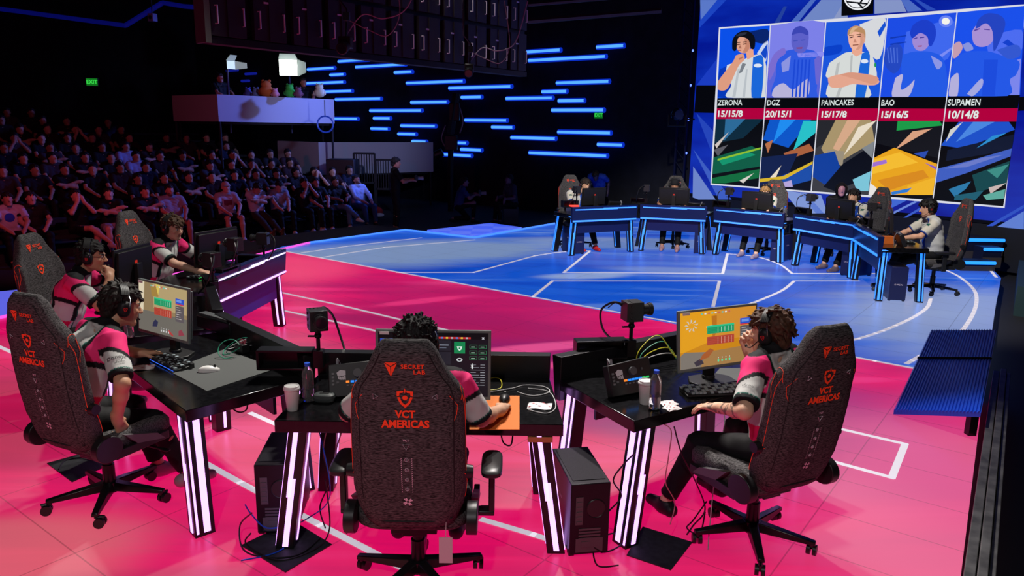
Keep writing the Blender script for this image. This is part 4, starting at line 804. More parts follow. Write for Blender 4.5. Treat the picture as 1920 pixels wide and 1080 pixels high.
# ---------------------------------------------------------------- intercom panel
BTN = {k: mat('key_' + k, (.02, .02, .02), .4, emit=c, es=e, sample=False) for k, c, e in (('blue', '#1f8cff', 1.0), ('orange', '#ff8a2a', 1.0), ('green', '#28c860', .9), ('off', '#4a4446', .5))}
def make_panel(label, loc, rz, group='intercom key panels', keys='obbbbgg'):
    t = thing('intercom_panel', label, 'intercom panel', (loc[0], loc[1], .742), R(rz), group)
    M_ = Matrix.Translation((0, 0, .105)) @ Matrix.Rotation(R(-22), 4, 'X')
    m = MB(); m.M = M_; m.hexa([(-.15, -.01, -.10), (.15, -.01, -.10), (.15, .045, -.10), (-.15, .045, -.10)], [(-.15, -.01, .08), (.15, -.01, .10), (.15, .045, .10), (-.15, .045, .08)]); m.build('case', BLK, t, bev=.005)
    m = MB(); m.M = M_; m.cyl((.01, -.01, .03), (.01, -.03, .03), .024, n=20); m.cyl((.08, -.01, .035), (.08, -.018, .035), .007, n=10); m.build('dial', GREY, t)
    m = MB(); m.M = M_
    for x, z in [(-.045 + .026 * i, -.018) for i in range(7)]:
        m.k = {'o': 1, 'b': 0, 'g': 2}[keys[int(round((x + .045) / .026))]]; m.box((x, -.013, z), (.019, .008, .012))
    m.k = 3
    for i in range(7): m.box((-.045 + .026 * i, -.012, -.038), (.012, .006, .008))
    for i in range(4): m.box((-.125, -.012, .03 - .02 * i), (.014, .006, .011)); m.box((-.1, -.012, -.02), (.014, .006, .011))
    m.build('key_row', [BTN['blue'], BTN['orange'], BTN['green'], BTN['off']], t)
    m = MB(); m.M = M_; F = lambda x, z: Vector((x, -.0115, z))    # white fist badge
    for p in ([(-.105, .035), (-.085, .05), (-.055, .045), (-.055, .02), (-.098, .012)], [(-.098, .010), (-.09, .010), (-.088, -.004), (-.094, -.002)], [(-.087, .010), (-.079, .011), (-.077, -.006), (-.085, -.005)], [(-.076, .011), (-.068, .013), (-.066, -.006), (-.074, -.006)], [(-.065, .014), (-.056, .018), (-.055, -.006), (-.063, -.006)]): m.poly([F(*q) for q in p][::-1])
    m.build('fist_badge', mat('print_white', (.7, .68, .7), .5), t)['label'] = 'white clenched fist emblem'
    m = MB(); m.M = M_; m.tube([(-.1, .03, .09), (-.1, .05, .12), (-.07, .10, .06), (-.03, .12, -.06)], .005, 6); m.tube([(-.1, .02, .085), (-.1, .02, .115)], .008, 6); m.build('plug_lead', mat('lead_grey', (.3, .3, .32), .5), t)
    return t
# ---------------------------------------------------------------- keyboard, mouse, mat, cup, bottle, small things
KCAP = mat('keycap_dark', (.02, .02, .022), .45); KCAP2 = mat('keycap_grey', (.30, .37, .39), .45)
def make_keyboard(label, loc, rz, cap, glow=None, group='keyboards'):
    t = thing('keyboard', label, 'keyboard', (loc[0], loc[1], .742), R(rz), group)
    m = MB(); m.hexa([(-.18, -.065, 0), (.18, -.065, 0), (.18, .065, 0), (-.18, .065, 0)], [(-.18, -.065, .012), (.18, -.065, .012), (.18, .065, .024), (-.18, .065, .024)]); m.build('case', BLK, t, bev=.003)
    m = MB()
    for r in range(5):
        for k in range(15 - r % 2): m.k = 1 if (r * 5 + k * 3) % 7 < 2 else 0; x = -.166 + k * .0236 + r * .004; y = -.05 + r * .025; m.box((x, y, .021 + .0023 * r), (.019, .019, .010))
    m.build('keycap', [cap, KCAP2 if cap is not KCAP2 else KCAP], t)
    if glow:
        m = MB(); m.box((0, .0655, .012), (.34, .002, .006)); m.box((0, -.0655, .008), (.34, .002, .004)); m.build('glow_strip', glow, t)
    return t
def make_mouse(label, loc, rz, mt, z=.742):
    t = thing('computer_mouse', label, 'mouse', (loc[0], loc[1], z), R(rz)); m = MB(); rings = []
    for k in range(9):
        u = k / 8; y = -.062 + .124 * u; s = math.sin(math.pi * min(.97, max(.03, u))) ** .45; hgt = .038 * math.sin(math.pi * (.12 + .76 * u)) ** .8 * (1.1 - .35 * u)
        rings.append([Vector((.032 * s * math.cos(a), y, max(0, math.sin(a)) ** .8 * hgt)) for a in [math.pi * q / 10 for q in range(11)]] + [Vector((0, y, 0))])
    m.loft(rings); m.build('shell', mt, t, ang=80)
    m = MB(); m.cyl((-.005, .035, .031), (.005, .035, .031), .008, n=12); m.tube([(0, .058, .0245), (0, .0, .0425)], .0012, 4); m.build('wheel', BLK, t); return t
def make_mat(label, px, mt, z=.744, edge=None):
    pts = [at(x, y, z) for x, y in px]; m = MB(); m.hexa([(p.x, p.y, .7405) for p in pts], [(p.x, p.y, z) for p in pts]); return tag(m.build('mouse_pad', mt), label, 'mouse pad')
def make_cup(label, loc, h=.12):
    t = thing('paper_cup', label, 'cup', (loc[0], loc[1], .741), 0, 'white paper cups'); m = MB(); m.lathe([(.0, 0), (.029, 0), (.030, .003), (.041, h), (.0, h)]); m.build('body', mat('paper_white', (.74, .72, .70), .7), t)
    m = MB(); m.lathe([(.0425, h - .004), (.0445, h - .002), (.044, h + .006), (.041, h + .009), (.039, h + .018), (.036, h + .019), (.034, h + .014), (.0, h + .014)]); m.cyl((.026, 0, h + .014), (.026, 0, h + .0155), .006, n=10); m.build('lid', WHITE, t); return t
PET = mat('pet_clear', (.95, .96, .98), .04, trans=.93, ior=1.3, spec=1.); WATER = mat('water', (.9, .95, 1), .02, trans=1., ior=1.33); CAPB = mat('cap_blue', '#1a5ae0', .4)
def make_bottle(label, loc, z=.741, s=1., cap=None, group='clear water bottles'):
    t = thing('water_bottle', label, 'bottle', (loc[0], loc[1], z), 0, group); pr = [(.0, .004), (.024, 0), (.031, .006)]
    for k in range(9): zz = .015 + .0145 * k; pr += [(.0325, zz), (.0305, zz + .007)]
    pr += [(.0325, .148), (.032, .160), (.026, .182), (.016, .200), (.0125, .207), (.0125, .214), (.0, .214)]
    m = MB(); m.lathe([(r * s, q * s) for r, q in pr], n=20); m.build('body', PET, t, ang=70)
    m = MB(); m.lathe([(.0, .206 * s), (.0155 * s, .206 * s), (.0155 * s, .224 * s), (.0, .225 * s)], n=16); m.build('cap', cap or CAPB, t)
    m = MB(); m.lathe([(r * s * .93, q * s) for r, q in [(.0, .008), (.028, .006), (.031, .03), (.031, .075), (.0, .075)]], n=16); m.build('water_fill', WATER, t)
    return t
PKT = mat('packet_white', (.72, .68, .68), .55); PKR = mat('packet_red', '#c8283c', .6)
def make_packet(label, loc, rz, s=1.):
    t = thing('hand_warmer_packet', label, 'packet', (loc[0], loc[1], .741), R(rz), 'white and red hand warmer packets'); m = MB(); n = 8; vs = []
    for j in range(n + 1):
        for i in range(n + 1): u, v = i / n - .5, j / n - .5; vs.append((u * .12 * s, v * .085 * s, .004 + .012 * (1 - 4 * u * u) * (1 - 4 * v * v) + .003 * math.sin(9 * u + 7 * v)))
    m.add(vs, [(j * (n + 1) + i, j * (n + 1) + i + 1, (j + 1) * (n + 1) + i + 1, (j + 1) * (n + 1) + i) for j in range(n) for i in range(n)]); m.add([(x, y, .001) for x, y, _ in vs], [(j * (n + 1) + i, (j + 1) * (n + 1) + i, (j + 1) * (n + 1) + i + 1, j * (n + 1) + i + 1) for j in range(n) for i in range(n)])
    m.build('pouch', PKT, t); m = MB()
    for i in range(7): u, v = -.4 + .8 * ((i * 3) % 7) / 6, -.32 + .64 * (i / 6); m.ell((u * .12 * s, v * .085 * s, .0055 + .012 * (1 - 4 * u * u) * (1 - 4 * v * v) + .003 * math.sin(9 * u + 7 * v)), (.009 * s, .0035 * s, .001), 8, 4)
    m.build('print', PKR, t); return t
# ---------------------------------------------------------------- computer towers
PCM = mat('tower_black', (.014, .011, .016), .4, .3, spec=.3); MESHT = mat('tower_mesh', (.010, .008, .013), .6, noise=.6, nscale=400, spec=.15)
def make_tower(label, loc, rz, h=.47, group='black computer towers', near=True, mt=None):
    t = thing('computer_tower', label, 'computer', loc, R(rz), group); mt = mt or PCM     # rear (ports) faces -y
    m = MB(); m.box((0, 0, h / 2 + .015), (.215, .46, h)); m.build('case', mt, t, bev=.005)
    m = MB(); m.box((0, .01, h + .0165), (.18, .40, .004)); m.build('top_mesh', MESHT, t)
    m = MB()
    for i in (-.09, .09):
        for j in (-.19, .19): m.box((i, j, .008), (.03, .04, .016))
    m.build('foot', BLK, t)
    m = MB()
    for sx in (-1, 1): m.text('OMEN', .030, lambda x, y, sx=sx: Vector((sx * .1085, (x if sx > 0 else -x) * 1.0 + .02, h * .62 + y)), sp=1.5)
    m.text('OMEN', .030, lambda x, y: Vector((-x, .2312, h * .5 + y)), sp=1.5); m.build('lettering', WTH, t)['label'] = 'small white maker lettering on the side'
    if near:
        m = MB(); m.tube([(.03 + .052 * math.cos(i * .3927), -.2315, h * .68 + .052 * math.sin(i * .3927)) for i in range(16)], .004, 4, True)
        for k in range(1, 4): m.tube([(.03 + .013 * k * math.cos(i * .5236), -.231, h * .68 + .013 * k * math.sin(i * .5236)) for i in range(12)], .0015, 4, True)
        m.cyl((.03, -.229, h * .68), (.03, -.2325, h * .68), .05, n=20); m.build('fan', BLK, t)
        m = MB(); m.box((-.06, -.2305, h * .66), (.04, .004, .16))
        for i in range(5): m.box((-.06, -.233, h * .5 + .028 * i), (.03, .005, .012))
        for i in range(5): m.box((.0, -.231, h * .22 + .018 * i), (.12, .004, .010))
        m.box((.0, -.2315, .07), (.15, .004, .08)); m.box((-.02, -.233, .075), (.05, .006, .035)); m.build('rear_ports', GREY, t)
    return t
def make_cable(label, pts, r, mt, n=7, group=None, nm='cable'):
    m = MB(); m.tube(spline(pts, n), r, 6); o = m.build(nm, mt); return tag(o, label, 'cable', group)
# ================================================================ PEOPLE: one smooth surface per body, grown from a distance field
class SDF:
    def __init__(s): s.p = []
    def cone(s, a, b, ra, rb, k=.02): s.p.append(('c', np.array(a, float), np.array(b, float), ra, rb, k)); return s
    def flat(s, a, b, ra, rb, k=.004): s.p.append(('f', np.array(a, float), np.array(b, float), ra, rb, k)); return s
    def ell(s, c, r, k=.02, q=None, neg=False): s.p.append(('n' if neg else 'e', np.array(c, float), np.array(r, float), None if q is None else np.array(q, float), 0, k)); return s
    def cut(s, p, n): s.p.append(('x', np.array(p, float), np.array(n, float), 0, 0, 0)); return s
    def infl(s, d):
        o = SDF()
        for q in s.p:
            if q[0] in 'cf': o.p.append((q[0], q[1], q[2], q[3] + d, q[4] + d, q[5]))
            elif q[0] == 'e': o.p.append(('e', q[1], q[2] + d, q[3], 0, q[5]))
        return o
    def ext(s, o): s.p += o.p; return s
    def mesh(s, h):
        lo = np.full(3, 9.); hi = np.full(3, -9.)
        for q in s.p:
            if q[0] in 'cf': rr = max(q[3], q[4]); pts = np.array([q[1] - rr, q[1] + rr, q[2] - rr, q[2] + rr])
            elif q[0] == 'e': pts = np.array([q[1] - q[2].max(), q[1] + q[2].max()])
            else: continue
            lo = np.minimum(lo, pts.min(0)); hi = np.maximum(hi, pts.max(0))
        lo -= 3 * h; n = np.ceil((hi + 3 * h - lo) / h).astype(int) + 1; F = np.full(n, .08, np.float32)
        ax = [lo[i] + h * np.arange(n[i]) for i in range(3)]
        for q in s.p:
            k = q[5]; m = k + 2.5 * h
            if q[0] == 'x':
                P = (ax[0][:, None, None] - q[1][0]) * q[2][0] + (ax[1][None, :, None] - q[1][1]) * q[2][1] + (ax[2][None, None, :] - q[1][2]) * q[2][2]
                F = np.maximum(F, P.astype(np.float32)); continue
            if q[0] in 'cf': rr = max(q[3], q[4]) + m; a, b = np.minimum(q[1], q[2]) - rr, np.maximum(q[1], q[2]) + rr
            else: rr = q[2].max() + m; a, b = q[1] - rr, q[1] + rr
            i0 = np.clip(((a - lo) / h).astype(int), 0, n - 1); i1 = np.clip(((b - lo) / h).astype(int) + 2, 1, n)
            X = np.stack(np.meshgrid(*[ax[i][i0[i]:i1[i]] for i in range(3)], indexing='ij'), -1)
            if q[0] in 'cf':
                ba = q[2] - q[1]; L2 = ba @ ba; pa = X - q[1]; t = (pa @ ba) / L2; tc = np.clip(t, 0, 1)
                d = np.linalg.norm(pa - tc[..., None] * ba, axis=-1) - (q[3] + tc * (q[4] - q[3]))
                if q[0] == 'f': d = np.maximum(d, (np.abs(t - .5) - .5) * math.sqrt(L2))
            else:
                pl = X - q[1]
                if q[3] is not None: pl = pl @ q[3]
                k0 = np.linalg.norm(pl / q[2], axis=-1); k1 = np.linalg.norm(pl / q[2] ** 2, axis=-1) + 1e-9; d = k0 * (k0 - 1) / k1
                d = np.where(k0 < .05, -q[2].min(), d)
            sl = tuple(slice(i0[i], i1[i]) for i in range(3)); f = F[sl]; kk = max(k, 1e-4)
            if q[0] == 'n': d = -d; hh = np.maximum(kk - np.abs(f - d), 0) / kk; F[sl] = np.maximum(f, d) + hh * hh * kk / 4
            else: hh = np.maximum(kk - np.abs(f - d), 0) / kk; F[sl] = np.minimum(f, d) - hh * hh * kk / 4
        S = F < 0; c = S[:-1, :-1, :-1].astype(np.int8)
        offs = [(i, j, k) for i in (0, 1) for j in (0, 1) for k in (0, 1)]; sh = tuple(v - 1 for v in F.shape)
        for o in offs[1:]: c = c + S[o[0]:o[0] + sh[0], o[1]:o[1] + sh[1], o[2]:o[2] + sh[2]]
        act = (c > 0) & (c < 8); I = np.argwhere(act); idx = np.full(sh, -1, np.int32); idx[act] = np.arange(len(I))
        V8 = np.stack([F[I[:, 0] + o[0], I[:, 1] + o[1], I[:, 2] + o[2]] for o in offs], 1)
        acc = np.zeros((len(I), 3)); cnt = np.zeros(len(I))
        for i in range(8):
            for j in range(i + 1, 8):
                df = np.abs(np.array(offs[i]) - offs[j])
                if df.sum() != 1: continue
                a, b = V8[:, i], V8[:, j]; x = (a < 0) != (b < 0); t = np.where(x, a / np.where(a == b, 1, a - b), 0)
                p = np.array(offs[i]) + t[:, None] * (np.array(offs[j]) - np.array(offs[i])); acc += np.where(x[:, None], p, 0); cnt += x
        V = lo + h * (I + acc / np.maximum(cnt, 1)[:, None]); Q = []
        for a in range(3):
            b, d = (a + 1) % 3, (a + 2) % 3
            s0 = [slice(None)] * 3; s1 = [slice(None)] * 3; s0[a] = slice(0, -1); s1[a] = slice(1, None)
            E = np.argwhere(S[tuple(s0)] != S[tuple(s1)]); E = E[(E[:, b] > 0) & (E[:, d] > 0) & (E[:, b] < sh[b]) & (E[:, d] < sh[d])]
            e1 = np.zeros(3, int); e1[b] = 1; e2 = np.zeros(3, int); e2[d] = 1
            g = lambda M_: idx[M_[:, 0], M_[:, 1], M_[:, 2]]
            q = np.stack([g(E - e1 - e2), g(E - e2), g(E), g(E - e1)], 1); fl = ~S[E[:, 0], E[:, 1], E[:, 2]]; q[fl] = q[fl][:, ::-1]; Q.append(q)
        return V, np.concatenate(Q)
def np_mesh(name, V, Q, mt, colf=None, parent=None, wr=0., freq=40.):
    if wr:     # cloth creases
        e = V[Q]; nf = np.cross(e[:, 2] - e[:, 0], e[:, 3] - e[:, 1]); N = np.zeros_like(V)
        for i in range(4): np.add.at(N, Q[:, i], nf)
        N /= np.linalg.norm(N, axis=1)[:, None] + 1e-9; x, y, z = V.T * freq
        f = np.sin(x * .9 + 1.3 * np.sin(z * .8) + .7 * y) * .5 + np.sin(z * 1.7 + np.sin(x * 1.1) + 1.3 * np.sin(y)) * .5 + .4 * np.sin(2.3 * y + 1.9 * x - z)
        V = V + N * (wr * f)[:, None]
    me = bpy.data.meshes.new(name); me.vertices.add(len(V)); me.vertices.foreach_set('co', V.astype(np.float32).ravel())
    me.loops.add(Q.size); me.loops.foreach_set('vertex_index', Q.astype(np.int32).ravel()); me.polygons.add(len(Q))
    me.polygons.foreach_set('loop_start', np.arange(0, Q.size, 4, dtype=np.int32)); me.polygons.foreach_set('use_smooth', np.ones(len(Q), bool)); me.update(calc_edges=True)
    if colf is not None:
        at_ = me.color_attributes.new('Col', 'FLOAT_COLOR', 'POINT'); C4 = np.ones((len(V), 4), np.float32); C4[:, :3] = colf(V) if callable(colf) else np.array(lin(colf)[:3]); at_.data.foreach_set('color', C4.ravel())
    me.materials.append(mt); o = bpy.data.objects.new(name, me); COL.objects.link(o)
    if parent: o.parent = parent
    return o
def L3(c): return np.array(lin(c)[:3])
def ik(a, t, l1, l2, hint):
    a, t, hint = Vector(a), Vector(t), Vector(hint); d = t - a; D = min(d.length, (l1 + l2) * .995); d = d.normalized()
    x = (l1 * l1 - l2 * l2 + D * D) / (2 * D); hgt = math.sqrt(max(1e-6, l1 * l1 - x * x)); n = hint - d * hint.dot(d); n = n.normalized()
    return a + d * x + n * hgt, a + d * D
SKIN = attr_mat('skin', .5, .15, 250, .4, .08); CLOTH = attr_mat('jersey_cloth', .75, .25, 500, .25); HAIRM = attr_mat('hair', .65, .6, 220, .28); SHOEM = attr_mat('shoe', .55, .1, 200, .4)
def rotm(yaw=0, pitch=0, roll=0):    # yaw left +, pitch up +, roll
    return Matrix.Rotation(R(yaw), 3, 'Z') @ Matrix.Rotation(R(pitch), 3, 'X') @ Matrix.Rotation(R(roll), 3, 'Y')
def head_sdf(S, c, q, fine):
    A = np.array(q); T = lambda *p: np.array(c) + A @ np.array(p)
    S.ell(T(0, -.014, .032), (.076, .096, .086), .02, A).ell(T(0, .022, -.03), (.060, .070, .082), .03, A)
    for s in (1, -1): S.cone(T(s * .048, .0, -.065), T(s * .016, .066, -.092), .020, .018, .02)
    S.cone(T(-.012, .070, -.096), T(.012, .070, -.096), .017, .017, .015)
    for s in (1, -1): S.ell(T(s * .079, -.008, -.008), (.010, .02, .031), .006, A)
    S.cone(T(0, .086, .012), T(0, .108, -.024), .008, .0125, .010)
    if fine:
        for s in (1, -1):
            S.ell(T(s * .011, .100, -.028), (.008, .009, .007), .006, A); S.cone(T(s * .012, .087, .026), T(s * .045, .074, .022), .009, .008, .012)
            S.ell(T(s * .031, .094, .006), (.017, .012, .011), .012, A, True); S.ell(T(s * .031, .0765, .005), (.0125, .0125, .0115), .003, A); S.ell(T(s * .043, .062, -.020), (.018, .016, .016), .02, A)
        S.cone(T(-.018, .083, -.054), T(.018, .083, -.054), .0065, .0065, .006); S.cone(T(-.013, .083, -.064), T(.013, .083, -.064), .007, .007, .006)
def hand_sdf(S, w, d, up, side, curl=.5, thumb=.5, spread=.1, fine=True, point=None):
    """w wrist, d direction of the palm, up = back of the hand, side = +1 if the thumb lies toward cross(d, up)*-1 ..."""
    w, d, up = Vector(w), Vector(d).normalized(), Vector(up); up = (up - d * up.dot(d)).normalized(); r = d.cross(up) * side     # r points to the thumb
    kn = [(.030, .084), (.010, .088), (-.011, .084), (-.029, .076)]
    for x, y in kn: S.cone(w + r * x * .55 + d * .012, w + r * x + d * y, .0155, .0125, .012)
    S.cone(w - d * .03, w + d * .02, .026, .027, .02)
    if not fine: S.cone(w + d * .06, w + d * .13 - up * .03 * curl, .03, .022, .02); return
    for i, (x, y) in enumerate(kn):
        p = w + r * x + d * y; a = .0; sc = (.95, 1.05, 1.0, .78)[i]; cu = curl[i] if isinstance(curl, (list, tuple)) else curl
        dirv = (d + r * spread * (x / .03)).normalized()
        for l, da, ra, rb in ((.044, .55, .0092, .0085), (.027, 1.0, .0085, .0078), (.022, .75, .0078, .0066)):
            a += cu * da * 1.35; v = (dirv * math.cos(a) - up * math.sin(a)).normalized(); e = p + v * l * sc; S.cone(p, e, ra, rb, .005); p = e
    p = w + r * .024 + d * .022 - up * .006; S.cone(w + r * .012 + d * .004, p, .016, .015, .012)
    v = (d * .62 + r * (.8 - .5 * thumb) - up * (.15 + .35 * thumb)).normalized(); e = p + v * .044; S.cone(p, e, .0135, .0105, .008)
    v = (d * .85 + r * (.45 - .7 * thumb) - up * (.1 + .4 * thumb)).normalized(); p = e; e = p + v * .032; S.cone(p, e, .0102, .0092, .004); S.cone(e, e + v * .02, .0092, .0072, .004)
def hair_sdf(c, q, style, rng):
    A = np.array(q); T = lambda *p: np.array(c) + A @ np.array(p); S = SDF(); vol = {'short': .008, 'wavy': .015, 'curly': .018, 'crew': .003}[style]
    S.ell(T(0, -.016, .036), (.078 + vol, .097 + vol, .087 + vol), .01, A); S.cut(T(0, .058, .062), A @ np.array((0, .72, -.69)))
    S.ell(T(0, -.075, -.045), (.062, .040, .05), .02, A)
    n = {'short': 260, 'wavy': 300, 'curly': 420, 'crew': 0}[style]
    for i in range(n):
        z = rng.uniform(-.5, 1); a = rng.uniform(0, 6.283); rr = math.sqrt(max(0, 1 - z * z)); p = np.array((rr * math.cos(a), rr * math.sin(a), z))
        if p[1] > .35 and z < .25: continue
        if z < .05 and p[1] > -.15: continue
        b = np.array((0, -.016, .036)) + p * (np.array((.078, .097, .087)) + vol * .75)
        if style == 'curly':
            pts = [b]
            for k in range(3): pts.append(pts[-1] + .004 * p + .011 * np.array([rng.uniform(-1, 1) for _ in range(3)]))
            for u, v in zip(pts, pts[1:]): S.cone(T(*u), T(*v), .0058, .0045, .003)
        else:
            L = .044 if style == 'wavy' else .03; tang = np.array((p[0] * .2, (.9 if p[1] > 0 else -.4), -.5 if z < .5 else -.1)); tang = tang - p * tang.dot(p) + np.array([rng.uniform(-.45, .45) for _ in range(3)]); tang /= np.linalg.norm(tang)
            m_ = b + tang * L * .5 + p * .004; e = b + tang * L - p * rng.uniform(-.004, .010); S.cone(T(*b), T(*m_), .0075, .0065, .004); S.cone(T(*m_), T(*e), .0065, .003, .003)
    return S
def person(label, loc, rz, j, group=None, h=.006, name='person'):
    """j: joints and looks, in the person's own frame (faces +y)"""
    rng = random.Random(hash(label) % 9999 if False else len(label) * 31 + int(abs(loc[0]) * 100)); fine = h < .009; V3 = Vector
    t = thing(name, label, 'person', loc, R(rz), group); sk = j.get('skin', '#c89678'); W = j.get('wide', 1.)
    pel, che, nec, hd = (V3(j[k]) for k in ('pelvis', 'chest', 'neck', 'head')); q = rotm(*j.get('look', (0, 0, 0)))
    rt = Matrix.Rotation(R(j.get('twist', 0)), 3, 'Z') @ V3((1, 0, 0)); shr = j.get('shr', .185) * W
    sh = {s: che.lerp(nec, .62) + rt * s * shr + V3((0, 0, j.get('shz', 0))) for s in (1, -1)}; el, wr = {}, {}
    for s in (1, -1): el[s], wr[s] = ik(sh[s], j['wrist'][0 if s < 0 else 1], .285 * j.get('arm', 1), .25 * j.get('arm', 1), j['elbow'][0 if s < 0 else 1])
    for s in (1, -1):
        if 'elbow_at' in j: el[s] = V3(j['elbow_at'][0 if s < 0 else 1]); wr[s] = V3(j['wrist'][0 if s < 0 else 1])
    hip = {s: pel + rt * s * .09 * W + V3((0, 0, -.02)) for s in (1, -1)}; kn, an = {}, {}
    for s in (1, -1): kn[s], an[s] = ik(hip[s], j['ankle'][0 if s < 0 else 1], .43, .42, j.get('knee', ((-.15, 1, .5), (.15, 1, .5)))[0 if s < 0 else 1])
    bd = j.get('belly', 0.)
    torso = SDF(); up = (nec - pel).normalized()
    for s in (1, -1):
        torso.cone(pel + rt * s * .065 * W, pel.lerp(che, .5) + rt * s * .06 * W + V3((0, bd * .5, 0)), .112 + bd * .4, .104 + bd, .05).cone(pel.lerp(che, .5) + rt * s * .06 * W, che + rt * s * .075 * W, .104 + bd, .105, .05)
        torso.cone(che + rt * s * .075 * W, sh[s] - rt * s * .03, .10, .062, .05).cone(nec - up * .01, sh[s] - rt * s * .02 + V3((0, 0, .012)), .048, .050, .05)
    B = SDF(); B.ext(torso.infl(-.014)); B.cone(nec - up * .04, hd + (q @ V3((0, -.02, -.06))), .056, .052, .03); head_sdf(B, hd, q, fine)
    for s in (1, -1):
        B.cone(sh[s], el[s], .046, .039, .02).cone(el[s], el[s].lerp(wr[s], .35), .040, .039, .02).cone(el[s].lerp(wr[s], .35), wr[s], .039, .027, .02)
        hp = j['hand'][0 if s < 0 else 1]; hand_sdf(B, wr[s], hp[0], hp[1], -s, *hp[2:], fine=fine)
        B.cone(hip[s], kn[s], .070, .050, .03).cone(kn[s], kn[s].lerp(an[s], .35), .050, .052, .03).cone(kn[s].lerp(an[s], .35), an[s], .052, .034, .03)
        fd = V3(j.get('toe', ((0, 1, 0), (0, 1, 0)))[0 if s < 0 else 1]).normalized(); B.cone(an[s] - V3((0, 0, .03)), an[s] + fd * .12 - V3((0, 0, .05)), .03, .022, .03)
    Vv, Q = B.mesh(h); A = np.array(q); base = L3(sk)
    def skin_col(V):
        C = np.tile(base, (len(V), 1)); pl = (V - np.array(hd)) @ A; x, y, z = pl.T; ax_ = np.abs(x); near = (np.linalg.norm(pl, axis=1) < .16)
        if fine:
            lips = near & (y > .074) & (ax_ < .022) & (z < -.048) & (z > -.071); C[lips] = base * (.75, .5, .5)
            eb = near & (y > .06) & (ax_ > .012) & (ax_ < .05) & (z > .022) & (z < .033); C[eb] = L3(j.get('hair', '#1a1310')) * 1.2
            ey = near & (y > .070) & (np.abs(ax_ - .031) < .0125) & (np.abs(z - .005) < .0065); C[ey] = (.55, .52, .5); C[ey & (np.abs(ax_ - .031) < .005)] = (.02, .015, .012)
            ck = near & (y > .04) & (ax_ > .02) & (ax_ < .055) & (z < .0) & (z > -.045); C[ck] *= (1.05, .9, .9)
        if j.get('beard'): bm_ = near & (y > .02) & (z < -.045) & ~((y > .074) & (ax_ < .02) & (z > -.070)); C[bm_] = base * .3 + L3(j.get('hair', '#1a1310')) * .5
        if j.get('tattoo'):
            s = j['tattoo']; a, b = np.array(el[s]), np.array(wr[s]); d = b - a; u = ((V - a) @ d) / (d @ d); rad = np.linalg.norm(V - a - np.clip(u, -.1, 1.4)[:, None] * d, axis=1); on = (u > .12) & (u < 1.32) & (rad < .075)
            P_ = V * 62; f = np.sin(P_[:, 0] * 1.3 + 1.7 * np.sin(P_[:, 1] * .9)) + np.sin(P_[:, 1] * 1.2 + 1.4 * np.sin(P_[:, 2] * 1.1)) + np.sin(P_[:, 2] * 1.1 + 1.2 * np.sin(P_[:, 0])); ink = on & (np.abs(f) < .6) | (on & (np.abs(u - .2) < .018)); C[ink] = base * .25 + np.array((.02, .03, .03))
        return C
    np_mesh('body', Vv, Q, SKIN, skin_col, t)
    # shirt
    ssk = j.get('shirt', 'jersey_pink'); slv = j.get('sleeve', .86 if j.get('shirt', 'jersey_pink').startswith('jersey') else .74); S = SDF(); S.ext(torso.infl(.004)); long_ = slv > 1
    for s in (1, -1):
        if long_: S.cone(sh[s], el[s], .062, .052, .03).flat(el[s], el[s].lerp(wr[s], slv - 1), .051, .040, .01).ell(el[s], (.051,) * 3, .02)
        else: S.flat(sh[s] - (el[s] - sh[s]) * .05, sh[s].lerp(el[s], slv), .064, .066, .03)
    S.cut(pel - V3((0, 0, .075)), (0, 0, -1)); S.flat(nec - up * .03, nec + up * .022, .072, .062, .012)
    if j.get('hood'): S.ell(hd + V3((0, -.02, .01)), (.115, .125, .135), .03); S.ell(hd + q @ V3((0, .11, -.01)), (.085, .11, .105), .02, None, True)
    cols = {k: L3(v) for k, v in dict(white='#c9cac6', pink='#f02f78', black='#15171a', teal='#1c6a5c', blue='#1b4fc0', cream='#cfcbbd', hot='#e01058').items()}
    def shirt_col(V):
        if not ssk.startswith('jersey'): return np.tile(L3(ssk), (len(V), 1))
        C = np.tile(cols['white'], (len(V), 1)); pn = ssk == 'jersey_pink'
        u = (V - np.array(che)) @ np.array(rt); v = (V - np.array(pel)) @ np.array(up); H = (nec - pel).length
        if pn:
            lim = .118 + .04 * np.clip((H - v) / H, 0, 1); out = np.abs(u) > lim; lowb = H * (.50 + .9 * (np.abs(u) - .1)); C[out & (v > lowb)] = cols['pink']; C[(np.abs(np.abs(u) - lim) < .011) & (v > H * .28)] = cols['black']; C[np.abs(np.abs(u) - lim + .014) < .0035] = cols['teal']; C[out & (np.abs(v - lowb) < .016)] = cols['black']; lo_ = v < H * .30 - .25 * (np.abs(u) - .1); C[lo_ & out] = cols['hot']
        else: C[(u < -.02) & (u > -.115)] = cols['blue']
        for s in (1, -1):
            a, b = np.array(sh[s]), np.array(el[s]); d = b - a; L = np.linalg.norm(d); d /= L; w_ = V - a; tt = (w_ @ d) / (L * min(slv, 1)); rad = np.linalg.norm(w_ - (w_ @ d)[:, None] * d, axis=1)
            arm = (tt > .05) & (tt < 1.3) & (rad < .085) & ((V - np.array(che)) @ np.array(rt) * s > shr - .055); fw = np.cross(d, np.array(rt) * s); ph = (w_ @ np.array((0, 0, 1.)))
            side = (w_ @ np.cross(d, (0, 0, 1.))) / .065
            if pn:
                e = tt + .22 * side * s; C[arm & (e < .40)] = cols['pink']; C[arm & (e >= .40)] = cols['white']; C[arm & (np.abs(e - .42) < .06)] = cols['black']; C[arm & (tt > .90)] = cols['black']; C[arm & (np.abs(tt - .885) < .012)] = cols['teal']
            else: C[arm] = cols['cream']; C[arm & (tt > .93)] = cols['blue'] * .6; C[arm & (np.abs(tt - .45) < .09) & (np.abs(side) < .35)] = cols['teal'] * .6
        C[(v > H - .015)] = cols['black'] if pn else cols['white']; return C
